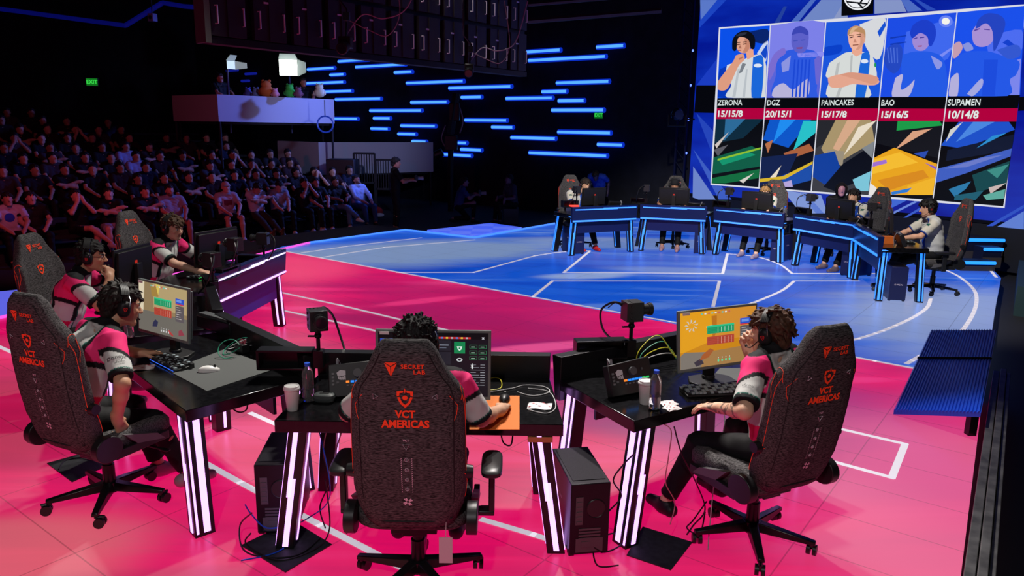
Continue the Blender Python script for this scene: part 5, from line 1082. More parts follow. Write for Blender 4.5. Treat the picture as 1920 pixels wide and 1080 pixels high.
    V2, Q2 = S.mesh(h); np_mesh('hoodie' if j.get('hood') else 'shirt', V2, Q2, CLOTH, shirt_col, t, .0022 if fine else .003, 42)
    # trousers
    S = SDF(); tl = j.get('trouser', 1.); tc = j.get('pants', '#0c0c0e')
    for s in (1, -1):
        S.cone(pel + rt * s * .06 * W, hip[s], .122, .10, .05)
        if tl < 1: S.flat(hip[s], hip[s].lerp(kn[s], tl), .092, .085, .03)
        else: S.cone(hip[s], kn[s], .092, .066, .04).flat(kn[s], kn[s].lerp(an[s], tl - .05 if tl > 1 else .93), .068, .052, .03)
    S.cut(pel + V3((0, 0, .06)), (0, 0, 1)); V2, Q2 = S.mesh(h * 1.3); np_mesh('trousers' if tl >= 1 else 'shorts', V2, Q2, CLOTH, tc, t, .003, 30)
    for s in (1, -1):
        fd = V3(j.get('toe', ((0, 1, 0), (0, 1, 0)))[0 if s < 0 else 1]).normalized(); upv = (kn[s] - an[s]).normalized() if j.get('heelup') else V3((0, 0, 1)); a = an[s] - upv * .05
        S = SDF(); S.cone(a - fd * .045, a + fd * .02, .042, .043, .02).cone(a + fd * .02, a + fd * .145 - upv * .016, .044, .032, .03).flat(a + upv * .0, a + upv * .05, .045, .042, .02); S.cut(a - upv * .040, -upv)
        sc = L3(j.get('shoe', '#8a7480')); V2, Q2 = S.mesh(h * 1.2); o_ = np.array(a - upv * .028)
        np_mesh('shoe', V2, Q2, SHOEM, (lambda V, o_=o_, sc=sc, upv=upv: np.where((((V - o_) @ np.array(upv)) < 0)[:, None], np.minimum(1, sc * 1.3 + .02), sc)), t)
    st = j.get('hairstyle', 'short')
    if st and not j.get('hood'):
        S = hair_sdf(hd, q, st, rng); V2, Q2 = S.mesh(h if fine else h * .8); hc = L3(j.get('hair', '#1a1310')); np_mesh('hair', V2, Q2, HAIRM, lambda V: np.clip(hc[None] * (1 + .35 * np.sin(V[:, :1] * 160) * np.sin(V[:, 1:2] * 190 + V[:, 2:3] * 120)), 0, 1), t)
    if j.get('cap'):
        A_ = q.to_4x4(); A_.translation = hd; m = MB(); m.M = A_; m.ell((0, -.012, .045), (.088, .107, .092), 20, 10); 
        if j['cap'][1]: m.loft([[Vector((.075 * math.cos(a), .07 + r_ * math.sin(a), .052 + z_)) for a in [math.pi * i / 12 for i in range(13)]] for r_, z_ in ((.02, .004), (.10, -.012), (.10, -.018), (.02, -.004))])
        m.build('cap' if j['cap'][1] else 'beanie', mat('headwear_' + j['cap'][0][1:], j['cap'][0], .85), t)
    if j.get('glasses'):
        A_ = q.to_4x4(); A_.translation = hd; m = MB(); m.M = A_
        for s in (1, -1): m.tube([(s * .031 + .023 * math.cos(a), .100 - .008 * abs(math.cos(a)), .004 + .017 * math.sin(a)) for a in [6.2832 * i / 14 for i in range(14)]], .0016, 5, True); m.tube([(s * .054, .092, .008), (s * .072, .04, .008), (s * .080, -.01, .006)], .0018, 5)
        m.tube([(-.009, .102, .006), (0, .106, .008), (.009, .102, .006)], .0016, 5); m.build('glasses', mat('spectacle_dark', (.01, .01, .012), .3), t)
    JN[t.name] = dict(head=hd, q=q, wr=wr, el=el, sh=sh, rz=rz, loc=V3(loc), che=che, nec=nec, rt=rt, up=up)
    return t
JN = {}
def w_of(t, p): d = JN[t.name]; return d['loc'] + Matrix.Rotation(R(d['rz']), 3, 'Z') @ Vector(p)
HSM = mat('headset_black', (.012, .012, .013), .5, spec=.3)
def headset(label, p, mic=True, group='player headsets'):
    d = JN[p.name]; t = thing('headset', label, 'headset', w_of(p, d['head']), 0, group); t.rotation_mode = 'QUATERNION'; t.rotation_quaternion = (Matrix.Rotation(R(d['rz']), 3, 'Z') @ d['q']).to_quaternion()
    m = MB(); band = [(.108 * math.cos(a), -.015 - .01 * math.sin(a), .035 + .098 * math.sin(a)) for a in [math.pi * i / 16 for i in range(17)]]
    for k in range(-2, 3): m.tube([(x, y + k * .009, z) for x, y, z in band[2:-2]], .0085, 6)
    m.build('headband', HSM, t)
    m = MB()
    for s in (1, -1): m.tube([(s * .090, -.028, .082), (s * .108, -.036, .05), (s * .113, -.034, .0)], .0022, 5); m.tube([(s * .090, .0, .082), (s * .108, .012, .05), (s * .113, .010, .0)], .0022, 5)
    m.build('wire_fork', CHROME, t)
    for s in (1, -1):
        m = MB(); m.loft([[Vector((s * x, -.010 + (.038 - i) * math.copysign(abs(math.cos(a)) ** .8, math.cos(a)), -.008 + (.050 - i) * math.copysign(abs(math.sin(a)) ** .8, math.sin(a)))) for a in [6.2832 * k / 22 for k in range(22)]] for x, i in ((.076, .004), (.084, 0), (.096, .002), (.108, .008), (.116, .018), (.118, .03))])
        c = m.build('ear_cup', HSM, t); m = MB(); shield(lambda x, z, s=s: Vector((s * .1185, -.010 - s * 0 + (x if s > 0 else -x), -.01 + z)), m, 0, 0, .013); m.build('red_emblem', mat('print_red', '#c01c1c', .5, emit='#c01c1c', es=.15), c)
    if mic: m = MB(); m.tube(spline([(-.108, .02, -.03), (-.095, .07, -.07), (-.05, .115, -.075)]), .003, 5); m.ell((-.045, .117, -.074), (.010, .007, .007), 10, 6); m.build('microphone', HSM, t)
    return t
# seated base pose
def seat(**k):
    j = dict(pelvis=(0, -.06, .60), chest=(0, .02, .93), neck=(0, .10, 1.10), head=(0, .16, 1.215), ankle=((-.16, .42, .10), (.16, .42, .10)), wrist=((-.2, .52, .79), (.2, .52, .79)), elbow=((-1, -.3, -.4), (1, -.3, -.4)), hand=(((.1, 1, -.05), (0, 0, 1), .45, .4), ((-.1, 1, -.05), (0, 0, 1), .45, .4)))
    j.update(k); return j
def loc_of(k, x, y, z):     # pixel at a height -> that player's own frame
    p = at(x, y, z); (o, a) = PPOS[k]; d = p - Vector((o[0], o[1], 0)); a = R(a); return (d.x * math.cos(a) + d.y * math.sin(a), -d.x * math.sin(a) + d.y * math.cos(a), z)
# ================================================================ THE TEN PLAYERS
PPOS = {'C': ((-.45, 3.41), 0), 'R': ((1.43, 3.86), 27), 'A': ((-2.50, 4.13), -30), 'B': ((-3.58, 5.84), -80), 'D': ((-3.66, 7.60), -95)}
PL = {}
def pl(k, label, **kw): PL[k] = person(label, (*PPOS[k][0], 0), PPOS[k][1], seat(**kw), 'players in pink and white jerseys')
pl('C', 'person in a pink and white jersey seen over the middle chair, hand on a mouse', pelvis=(0, -.04, .58), chest=(0, .08, .90), neck=(0, .16, 1.07), head=(-.03, .23, 1.175), look=(-3, -14, 0), shr=.2,
   wrist=((-.24, .46, .785), loc_of('C', 940, 768, .785)), elbow=((-1.2, -.5, -.75), (1.2, -.7, -.75)), elbow_at=(loc_of('C', 652, 775, .81), loc_of('C', 903, 785, .81)), hand=(((.5, 1, 0), (0, 0, 1), .4, .4), ((.1, 1, -.08), (0, 0, 1), .42, .3)), hairstyle='curly', hair='#141012', sleeve=.98, skin='#d2a688', shoe='#303036')
pl('R', 'person in a pink and white jersey with a tattooed forearm', pelvis=(0, -.06, .59), chest=(.0, .0, .92), neck=(-.0, .05, 1.10), head=(.02, .09, 1.18), look=(22, -8, 0), twist=14,
   wrist=(loc_of('R', 1350, 765, .80), (.03, .24, 1.03)), elbow=((-.8, -.9, -.5), (.6, .3, -1)), hand=(((-.35, .8, -.10), (0, 0, 1), .35, .3), ((-.3, .1, .9), (.2, .95, 0), .9, .8)), tattoo=-1, hairstyle='wavy', hair='#4a3022', skin='#dcae92', pants='#0a0a0c', shoe='#0d0d0f', ankle=((-.33, .44, .10), (.12, .50, .10)))
pl('A', 'person in a pink and white jersey with one arm hanging beside the seat', pelvis=(0, -.08, .60), chest=(.02, .07, .93), neck=(.03, .18, 1.08), head=(.05, .27, 1.175), look=(-20, -14, -4), twist=-12,
   wrist=(loc_of('A', 262, 662, .79), (.30, .02, .60)), elbow=((-1, .2, -.4), (1, -.35, .0)), hand=(((.3, 1, -.1), (0, 0, 1), .4, .35), ((-.1, .35, -.9), (1, .1, 0), .75, .6)), hairstyle='wavy', hair='#1c1512', skin='#c89878', shoe='#9a828c', ankle=((.0, .44, .09), (.27, .46, .09)), toe=((.3, 1, 0), (.3, 1, 0)))
pl('B', 'person in a pink and white jersey with glasses, fist held to his mouth', pelvis=(0, -.04, .60), chest=(0, .06, .93), neck=(0, .15, 1.09), head=(.0, .23, 1.20), look=(6, -8, 0), twist=8,
   wrist=((-.26, .42, .80), (.09, .38, 1.03)), elbow=((-1, -.2, -.4), (.7, .3, -1)), hand=(((.2, 1, 0), (0, 0, 1), .5, .4), ((-.45, -.1, .8), (.5, .8, .3), 1.25, .9)), hairstyle='short', hair='#100d0d', skin='#cf9c7c', glasses=True)
pl('D', 'person in a pink and white jersey with curly brown fringe, closest to the crowd', pelvis=(0, -.05, .60), chest=(0, .05, .93), neck=(0, .13, 1.09), head=(0, .20, 1.20), look=(-16, -12, 0), 
   wrist=((-.2, .46, .80), (.22, .56, .80)), elbow=((-1, -.2, -.4), (1, -.2, -.4)), hand=(((.2, 1, 0), (0, 0, 1), .5, .4), ((-.05, 1, -.1), (0, 0, 1), .4, .3)), hairstyle='wavy', hair='#4a3424', skin='#dcac92')
for k, lb in (('C', 'black headset on the player at the middle near desk'), ('R', 'black headset worn by the tattooed player at the right near desk'), ('A', 'black headset with red emblem, worn at the left near desk'), ('B', 'black headset worn by the player with glasses'), ('D', 'black headset worn by the curly haired player near the crowd')): headset(lb, PL[k], k != 'C')
# printed marks on two jerseys
def chest_text(p, body, size, u, v, back=False, arm=None):
    d = JN[p.name]; m = MB()
    if arm is None:
        c = d['che'].lerp(d['nec'], v); sg = -1 if back else 1; f = (d['up'].cross(d['rt'])).normalized(); f = f if f.y > 0 else -f; c = c + f * sg * .128 + d['rt'] * u
        m.text(body, size, lambda x, y: c + d['rt'] * x * sg + d['up'] * y)
    else:
        a, b = d['sh'][arm], d['el'][arm]; ax_ = (b - a).normalized(); o_ = (Matrix.Rotation(R(-d['rz']), 3, 'Z') @ (CAMP - w_of(p, a.lerp(b, v)))); o_ = (o_ - ax_ * o_.dot(ax_)).normalized(); w_ = ax_.cross(o_); c = a.lerp(b, v)
        if w_.dot(Matrix.Rotation(R(-d['rz']), 3, 'Z') @ Vector((1, 0, 0))) < 0: w_ = -w_
        m.text(body, size, lambda x, y: c + (o_ * math.cos((x + u) / .066) + w_ * math.sin((x + u) / .066)) * .0705 - ax_ * y)
    m.build('jersey_print', mat('print_black', (.02, .02, .022), .7), p)
chest_text(PL['A'], 'Disney+', .032, 0, .52, arm=1); chest_text(PL['A'], 'nfinito', .022, .008, .64, arm=1); chest_text(PL['R'], 'nfinito', .022, -.01, .60, arm=-1); chest_text(PL['D'], 'V', .07, .03, .1)
FP = [dict(label='person in a cream and blue jersey at the leftmost far desk, red shoes', look=(-6, -16, 0), skin='#d8a888', hair='#2c221e', hairstyle='short', shoe='#c01c28', head=(-.08, .20, 1.20)),
      dict(label='person in a cream jersey and dark beanie at the second far desk', look=(0, -10, 0), skin='#b88468', cap=('#17171b', False), hairstyle=None, shoe='#b08488'),
      dict(label='blond person in a cream and blue jersey, head down at the middle far desk', look=(12, -24, 0), skin='#e0b096', hair='#a0784a', hairstyle='short', shoe='#8c7c94', head=(-.08, .22, 1.17)),
      dict(label='person in a cream and blue jersey half hidden by the fourth far monitor', look=(14, -10, 0), skin='#d6a488', hair='#17110f', hairstyle='short', shoe='#6a5a64'),
      dict(label='person in a cream and blue jersey typing beside the stage steps, seen from the side', look=(4, -14, 0), skin='#dca88a', hair='#120d0c', hairstyle='wavy', shoe='#3a3a44', belly=.02, wide=1.08, chest=(0, -.02, .93), neck=(0, .02, 1.10), head=(0, .08, 1.215), wrist=((-.13, .40, .79), (.13, .42, .79)))]
FPL = []
for i, (j, (p, a)) in enumerate(zip(FP, FARC)):
    p = p + Vector(((0, 0, 0), (-.02, -.05, 0), (-.12, -.1, 0), (-.12, -.05, 0), (-.12, .0, 0))[i]); lb = j.pop('label'); o = person(lb, (p.x, p.y, 0), a, seat(shirt='jersey_blue', sleeve=.85, ankle=((-.14, .55, .10), (.15, .50, .10)), **j), 'players in cream and blue jerseys', h=.0105); FPL.append(o)
    headset(['headset on the player at the leftmost far desk', 'headset over the beanie at the second far desk', 'headset on the blond player at the middle far desk', 'headset on the player at the fourth far desk', 'headset on the player at the rightmost far desk'][i], o)
# ================================================================ THINGS ON AND UNDER THE NEAR DESKS
def on(k, u, v, z=0.): (o, a) = ND[k]; return local(o, a, u, v, z)
make_monitor('monitor at the middle near desk showing a dark menu with a green card', at(813, 744, .80), 0, .625, .385, .985, pic_menu, 5, bez=BEZ)
make_monitor('monitor at the right near desk showing an ochre game view', at(1342, 683, .86), 25, .60, .37, 1.03, pic_game, 6, gold=True, bez=BEZ)
make_monitor('monitor at the left near desk showing a grey game view, beside a coil of cables', at(312, 640, .84), -33, .56, .36, 1.05, pic_game, 5, gold=False, bez=BEZ)
make_monitor('dark back of the monitor before the player with glasses', at(252, 545, .80), -98, .50, .35, 1.02, None, 5)
make_monitor('dark back of the monitor before the curly haired player', on('D', -.05, .40), -112, .58, .35, 1.02, None, 5)
# camera rigs
make_rig('black box camera on an arm above the paper cup at the middle near desk', at(598, 672, .86), 2, 205, .33)
make_rig('black box camera on an arm at the left corner of the right near desk', at(1182, 652, .88), 8, -75, .33)
make_rig('black box camera between the two farther left monitors, pointing at the curly haired player', on('B', -.34, .80, .86), -60, 60, .3)
make_rig('black box camera above the blue lit desk front, before the crowd', on('D', .30, .78, .86), 80, 60, .30)
make_rig('low black box camera at the corner of the curly haired player\'s desk', on('D', -.5, .7, .80), -10, 90, .26)
make_panel('black intercom panel with a white fist emblem beside the water bottle at the middle desk', at(668, 742, .742), 12, keys='obbbbbb')
make_panel('black intercom panel with a white fist emblem beside the cup at the right desk', at(1180, 738, .742), 28, keys='obbbbgg')
make_cup('white paper cup with lid on the front left corner of the middle near desk', at(549, 768, .742)); make_cup('white paper cup with lid beside the blue capped bottle on the right near desk', at(1209, 756, .742))
make_bottle('blue capped water bottle between cup and glasses case on the middle desk', at(579, 752, .742)); make_bottle('blue capped water bottle beside the paper cup on the right desk', at(1227, 766, .742))
make_bottle('clear water bottle behind the left player near the keyboard', at(243, 632, .742))
t = thing('glasses_case', 'small grey zip case beside the water bottle on the middle desk', 'case', at(609, 752, .742), R(-6)); m = MB()
m.loft([[Vector((math.copysign(abs(math.cos(a)) ** .6, math.cos(a)) * (.06 - i), math.copysign(abs(math.sin(a)) ** .6, math.sin(a)) * (.038 - i), z)) for a in [6.2832 * q / 24 for q in range(24)]] for z, i in ((0, .008), (.01, 0), (.024, 0), (.0255, .0015), (.027, 0), (.04, .003), (.047, .014))]); m.build('shell', mat('case_grey', (.05, .06, .06), .5), t)
m = MB(); m.box((0, 0, .048), (.05, .02, .003)); m.build('badge', BLK, t)
make_packet('hand warmer packet left of the near left keyboard', at(268, 690, .742), 20, 1.1); make_packet('hand warmer packet at the right end of the middle desk', at(1012, 762, .742), -8, 1.1); make_packet('hand warmer packet near the bottle on the right desk, front one of two', at(1260, 766, .742), 28, .75); make_packet('hand warmer packet lying behind its twin on the right desk', at(1253, 757, .742), 20, .8)
make_mat('dark grey mouse mat with rounded corner under the white mouse', [(316, 695), (388, 733), (520, 690), (420, 655)], mat('mat_grey', (.075, .08, .078), .85))
make_mat('orange mouse mat at the right of the middle chair', [(880, 805), (974, 805), (974, 742), (880, 742)], mat('mat_orange', '#d8742c', .8))
make_mat('grey mouse mat under the right player\'s monitor', [(1330, 712), (1420, 728), (1450, 690), (1350, 690)], mat('mat_grey', (.075, .08, .078), .85))
make_mouse('white mouse on the dark grey mat at the left desk', at(392, 696, .744), -70, WHITE, .745); make_mouse('dark mouse under the hand on the orange mat', at(946, 745, .76), -4, BLK, .745)
make_keyboard('black keyboard under the left player\'s hand', at(322, 682, .745), -42, KCAP, mat('glow_blue', (.1, .1, .2), emit='#2a6cff', es=1., sample=False))
make_keyboard('keyboard with grey and teal caps under the tattooed hand', at(1335, 735, .745), 10, KCAP2)
make_keyboard('black keyboard hidden under the arms at the middle desk', at(800, 770, .745), 0, KCAP); make_keyboard('black keyboard on the desk of the player with glasses', on('B', -.1, .22), -64, KCAP)
make_keyboard('black keyboard glowing green and blue under the curly haired player\'s hand', on('D', .12, .32), -98, KCAP, mat('glow_green', (.1, .2, .1), emit='#28e060', es=1., sample=False))
make_bottle('small clear water bottle on the desk before the curly haired player', on('D', -.15, .3), cap=WHITE); 
# towers and a plug box on the floor
make_tower('black computer tower standing left of the middle desk with blue cables behind', at(470, 1001, 0) + Vector((.13, .22, 0)), 6, .41)
make_tower('black computer tower with red lit side between the middle and right desks', at(1100, 1044, 0) + Vector((-.03, .23, 0)), 10, .41)
make_tower('dark tower behind the blue lit desk front of the farthest near desk', on('D', .25, .5), -98, .46)
# cables
CB = BLK; CBL = mat('cable_blue', '#1450c8', .45); CBW = mat('cable_white', (.5, .5, .5), .5); CBY = mat('cable_yellow', '#c8c020', .5); CBG = mat('cable_green', '#1f8a6a', .5); CBR = mat('cable_pale_red', '#c06a78', .5)
g = 'loose cables at the near desks'
def fl(x, y, z=.008): return at(x, y, z)
make_cable('blue network cable looping behind the left computer tower', [(-1.42, 3.70, .24), fl(472, 965, .15), fl(500, 990, .1), fl(548, 985, .12), fl(560, 1000, .02), fl(520, 1035, .01), fl(452, 1051, .01)], .004, CBL, group=g)
make_cable('thin blue cable running from the left tower up under the middle desk', [fl(552, 985, .05), fl(580, 970, .02), fl(612, 945, .1), fl(618, 900, .4), (-1.1, 4.0, .62)], .0035, CBL, group=g)
for i, (lb, px) in enumerate((('black power cable in a wide loop left of the left tower', [(472, 962, .2), (450, 985, .06), (456, 1030, .01), (500, 1045, .01), (560, 1040, .01), (600, 1010, .01)]), ('black cable crossing the dark floor cover by the left tower', [(470, 1000, .1), (462, 1020, .02), (520, 1050, .01), (590, 1030, .01), (618, 990, .05), (610, 900, .4)]),
        ('black cable hanging under the left edge of the middle desk', [(612, 805, .66), (606, 850, .4), (618, 900, .2), (600, 950, .02), (610, 990, .01)]), ('black cable curling beside the lit leg of the middle desk', [(640, 810, .66), (628, 860, .3), (640, 900, .1), (655, 950, .01), (650, 1000, .01)]),
        ('black cable drooping from the left desk edge', [(425, 755, .64), (445, 772, .58), (462, 768, .6), (464, 745, .66)]), ('black cable loop hanging under the middle desk at the right', [(938, 806, .66), (944, 830, .6), (958, 834, .6), (962, 808, .66)]),
        ('black cables looping at the foot of the right tower', [(1090, 975, .2), (1100, 1010, .1), (1130, 1035, .02), (1165, 1020, .02), (1150, 1000, .05), (1115, 1020, .02), (1120, 1060, .01), (1160, 1060, .01)]), ('black cable between the right tower and the lit desk leg', [(1140, 960, .2), (1165, 930, .3), (1150, 900, .4), (1170, 870, .5), (1190, 850, .6)]),
        ('black cable hanging from the right desk to the chair base', [(1264, 800, .67), (1278, 850, .50), (1305, 905, .26), (1322, 955, .04), (1300, 985, .01), (1288, 1002, .01)]), ('black cable on the floor left of the right chair base', [(1325, 940, .1), (1300, 975, .01), (1288, 990, .01), (1312, 1000, .01), (1322, 960, .05)]),
        ('black cable on the floor under the left chair', [(110, 880, .01), (125, 862, .01), (170, 858, .02), (200, 868, .05)]))):
    make_cable(lb, [at(*q) for q in px], .0045, CB, group=g)
rq = lambda *pts: [on('R', *q) for q in pts]
make_cable('pale red cable hanging in front of the right player\'s leg', rq((-.52, .03, .67), (-.50, -.03, .64), (-.53, -.05, .5), (-.55, -.06, .36), (-.50, -.09, .24), (-.56, -.12, .14)), .003, CBR, group=g)
make_cable('pale thin cable hanging from the right desk past the chair seat', rq((-.05, .0, .67), (-.10, -.06, .60), (-.24, -.14, .42), (-.30, -.18, .24), (-.33, -.2, .06), (-.40, -.26, .008)), .003, CBW, group=g)
make_cable('white curly lead between mouse and packet on the middle desk', [at(*q) for q in ((918, 735, .75), (960, 728, .745), (985, 722, .745), (1020, 725, .745), (1030, 735, .745), (1000, 742, .745), (970, 735, .745))], .0028, CBW, group=g)
make_cable('white lead around the packet at the middle desk\'s right end', [at(*q) for q in ((990, 728, .745), (1030, 735, .745), (1042, 762, .745), (1025, 775, .745), (990, 768, .745))], .0028, CBW, group=g)
make_cable('yellow braided lead behind the orange mouse mat', [at(*q) for q in ((905, 712, .75), (930, 708, .76), (940, 715, .75), (938, 728, .75), (915, 732, .745))], .003, CBY, group=g)
for i in range(4):
    a = on('R', -.18 + .03 * i, .60, .745); b = on('R', .02 + .05 * i, .62, .95 - .05 * i); make_cable(['yellow', 'green', 'yellow', 'grey'][i] + ' lead ' + ['rising behind the right intercom panel', 'looped behind the right intercom panel', 'stretched to the right monitor foot', 'hanging left of the right monitor'][i], [a, a + Vector((.02, .05, .12 - .02 * i)), b, b + Vector((.1, -.05, -.12)), on('R', .2, .5 - .1 * i, .75)], .0035, [CBY, CBG, CBY, CBW][i], group=g)
for i in range(5):
    c = Vector(at(430 + 12 * i, 668 - 6 * i, .75)); r_ = .07 + .012 * i; make_cable(['green braided lead in a loop behind the left monitor', 'second green lead looped over the left desk', 'white lead curled on the left desk', 'small white lead beside the left mouse mat', 'grey lead by the left arm channel'][i], [c + Vector((r_ * math.cos(a), r_ * .7 * math.sin(a), .05 * (1 + math.sin(a + i)) * (1 if i < 3 else .3))) for a in [.5 + k * .8 for k in range(7)]], .003, [CBG, CBG, CBW, CBW, GREY][i], group=g)
t = thing('power_box', 'small black connector box with coloured plugs on the left desk', 'box', at(455, 660, .742), R(-40)); m = MB(); m.box((0, 0, .03), (.09, .06, .06)); m.build('case', BLK, t, bev=.004); m = MB()
for i in range(4): m.cyl((-.03 + .02 * i, 0, .06), (-.03 + .02 * i, .01, .085), .006, n=8)
m.build('plug', mat('plug_pink', '#c05a6a', .5), t)
t = thing('monitor_channel', 'long black desk channel behind the left monitor', 'channel', at(410, 612, .80), R(-36)); m = MB(); m.box((0, 0, .02), (.42, .10, .10)); m.build('body', BLKM, t, bev=.012); m = MB(); m.box((0, 0, .075), (.40, .06, .008)); m.build('top_strip', GREY, t)
# ================================================================ THINGS ON AND UNDER THE FAR DESKS
FPICS = ['back of the monitor at the leftmost far desk', 'back of the monitor at the second far desk, before the beanie', 'back of the monitor at the middle far desk', 'back of the monitor at the fourth far desk', 'edge of the monitor at the rightmost far desk']
for i, (p, a) in enumerate(FDO):
    q = lambda u, v, z=0.: local(p, a, u, v, z)
    make_monitor(FPICS[i] + ', lit rim on top', q((.05, .02, .0, -.02, .0)[i], (.30, .32, .32, .32, .32)[i]), a + (10, -4, 4, 0, -12)[i], .57, .34, 1.02, None, 6)
    make_keyboard('keyboard at the ' + ['leftmost', 'second', 'middle', 'fourth', 'rightmost'][i] + ' far desk', q(-.1, .12), a, KCAP, group='keyboards')
    make_tower(['computer tower under the leftmost far desk', 'computer tower at the right of the second far desk', 'computer tower between the middle and fourth far desks', 'computer tower at the right under the fourth far desk', 'blue lit computer tower under the rightmost far desk, maker name on its side'][i], q(*((.45, .30), (-.52, .35), (-.52, .30), (-.44, .30), (-.50, .33))[i]), a if i < 4 else a + 90, .46, near=False, mt=mat('tower_blue_black', (.012, .016, .08), .35))
    make_panel(['intercom panel on the leftmost far desk', 'intercom panel on the second far desk', 'intercom panel on the middle far desk', 'intercom panel on the fourth far desk', 'intercom panel by the arms of the rightmost far player'][i], q(-.40 if i < 4 else -.56, .32), a, keys='obbbbbb')
    make_rig(['box camera on its arm before the leftmost far player', 'box camera on its post left of the beanie', 'box camera on its arm between second and third far monitors', 'box camera on its arm left of the fourth far monitor', 'box camera on its arm between the last two far players'][i], q(.52 if i in (0, 1) else .46, .50, .93), a + 180, a + 180, .26, group='desk cameras')
make_bottle('clear bottle between the middle and fourth far desks', local(FDO[2][0], FDO[2][1], -.60, .50), .74, 1.1)

m = MB(); m.box((0, 0, .012), (.16, .10, .02)); o = m.build('red_light_box', mat('red_light', (.2, .02, .02), emit='#ff4638', es=1.6)); o.location = local(FDO[0][0], FDO[0][1], .60, .56, .885); o.rotation_euler = (0, 0, R(193)); tag(o, 'small red lit box on the corner of the leftmost far desk', 'light')
make_cup('white paper cup behind the monitor of the fourth far desk', local(FDO[3][0], FDO[3][1], .25, .25))
o = MB(); o.box((0, 0, .05), (.16, .1, .1)); o = o.build('orange_case', mat('case_orange', '#e0702c', .6)); o.location = local(FDO[4][0], FDO[4][1], -.35, .45, .742); tag(o, 'orange case on the rightmost far desk behind the intercom panel', 'case')
# ================================================================ THE CROWD
GZ = -.20                                        # the hall floor lies below the stage
q0, q1 = at(145, 366, .93), at(660, 338, .93); row = (q1 - q0).normalized(); bkw = Vector((-row.y, row.x, 0)); bkw = bkw if bkw.x < 0 else -bkw
RZ = math.degrees(math.atan2(bkw.x, -bkw.y))     # spectators face the stage
STEPD, STEPR = .88, .19
def cpos(x, y, k=None, zh=1.13):                 # head pixel -> row number and seat place on that row
    r = ray(x, y); best = None
    for kk in ([k] if k is not None else range(1, 11)):
        b = q0 + bkw * (kk * STEPD); den = r.x * row.y - r.y * row.x      # the pixel's column meets the row line
        t = (b.x * row.y - b.y * row.x) / den; p = Vector((r.x * t, r.y * t, 0)); e = abs(CAMH + r.z * t - (GZ + zh + STEPR * kk))
        if best is None or e < best[0]: best = (e, kk, p)
    _, k, p = best; p.z = GZ + STEPR * k; return k, p + bkw * .10
# stands
m = MB(); o0 = q0 - row * 9; o1 = q1 + row * .4
for k in range(1, 11):
    a, b = o0 + bkw * (k * STEPD - .62), o1 + bkw * (k * STEPD - .62); c, d = b + bkw * STEPD, a + bkw * STEPD
    m.hexa([(v.x, v.y, GZ - .02) for v in (a, b, c, d)], [(v.x, v.y, GZ + STEPR * k) for v in (a, b, c, d)])
tag(m.build('floor_stand', DARK), kind='structure')
for k in range(0, 10):
    m = MB(); a, b = o0 + bkw * (k * STEPD + .02), o1 + bkw * (k * STEPD + .02); c, d = b + bkw * .36, a + bkw * .36; z = GZ + STEPR * k
    m.hexa([(v.x, v.y, z + .36) for v in (a, b, c, d)], [(v.x, v.y, z + .42) for v in (a, b, c, d)])
    for i in range(12): v = a.lerp(b, (i + .5) / 12) + bkw * .18; m.box((v.x, v.y, z + .18), (.06, .06, .36))
    tag(m.build('bench', mat('bench_black', (.008, .008, .009), .8)), 'long black bench of the ' + nth(k) + ' row of spectators', 'bench', 'benches of the stands')
def cseat(**k):
    j = dict(pelvis=(0, .0, .52), chest=(0, -.04, .83), neck=(0, -.03, 1.0), head=(0, .0, 1.11), look=(0, 4, 0), ankle=((-.14, .50, .09), (.14, .50, .09)), wrist=((-.12, .36, .62), (.12, .36, .62)), elbow=((-1, -.4, -.3), (1, -.4, -.3)), hand=(((.4, .9, -.3), (0, .2, 1), .5, .4), ((-.4, .9, -.3), (0, .2, 1), .5, .4)), shirt='#0c0c0e', sleeve=.7, shoe='#0c0c0e', pants='#08080a')
    j.update(k); return j
FOLD = dict(wrist=((.13, .19, .82), (-.12, .17, .86)), elbow=((-1, .3, -.6), (1, .3, -.6)), hand=(((1, .2, .1), (0, 1, .3), .4, .3), ((-1, .2, .1), (0, 1, .3), .4, .3)))
FACE = dict(wrist=((-.05, .17, 1.02), (.06, .18, 1.03)), elbow=((-.6, .6, -1), (.6, .6, -1)), hand=(((.2, -.2, .9), (-.3, .9, .2), .9, .6), ((-.2, -.2, .9), (.3, .9, .2), .9, .6)))
CROSS = dict(ankle=((-.08, .52, .09), (-.24, .66, .28)), knee=((-.1, 1, .6), (.05, 1, .9)), toe=((0, 1, 0), (-.3, 1, -.1)))
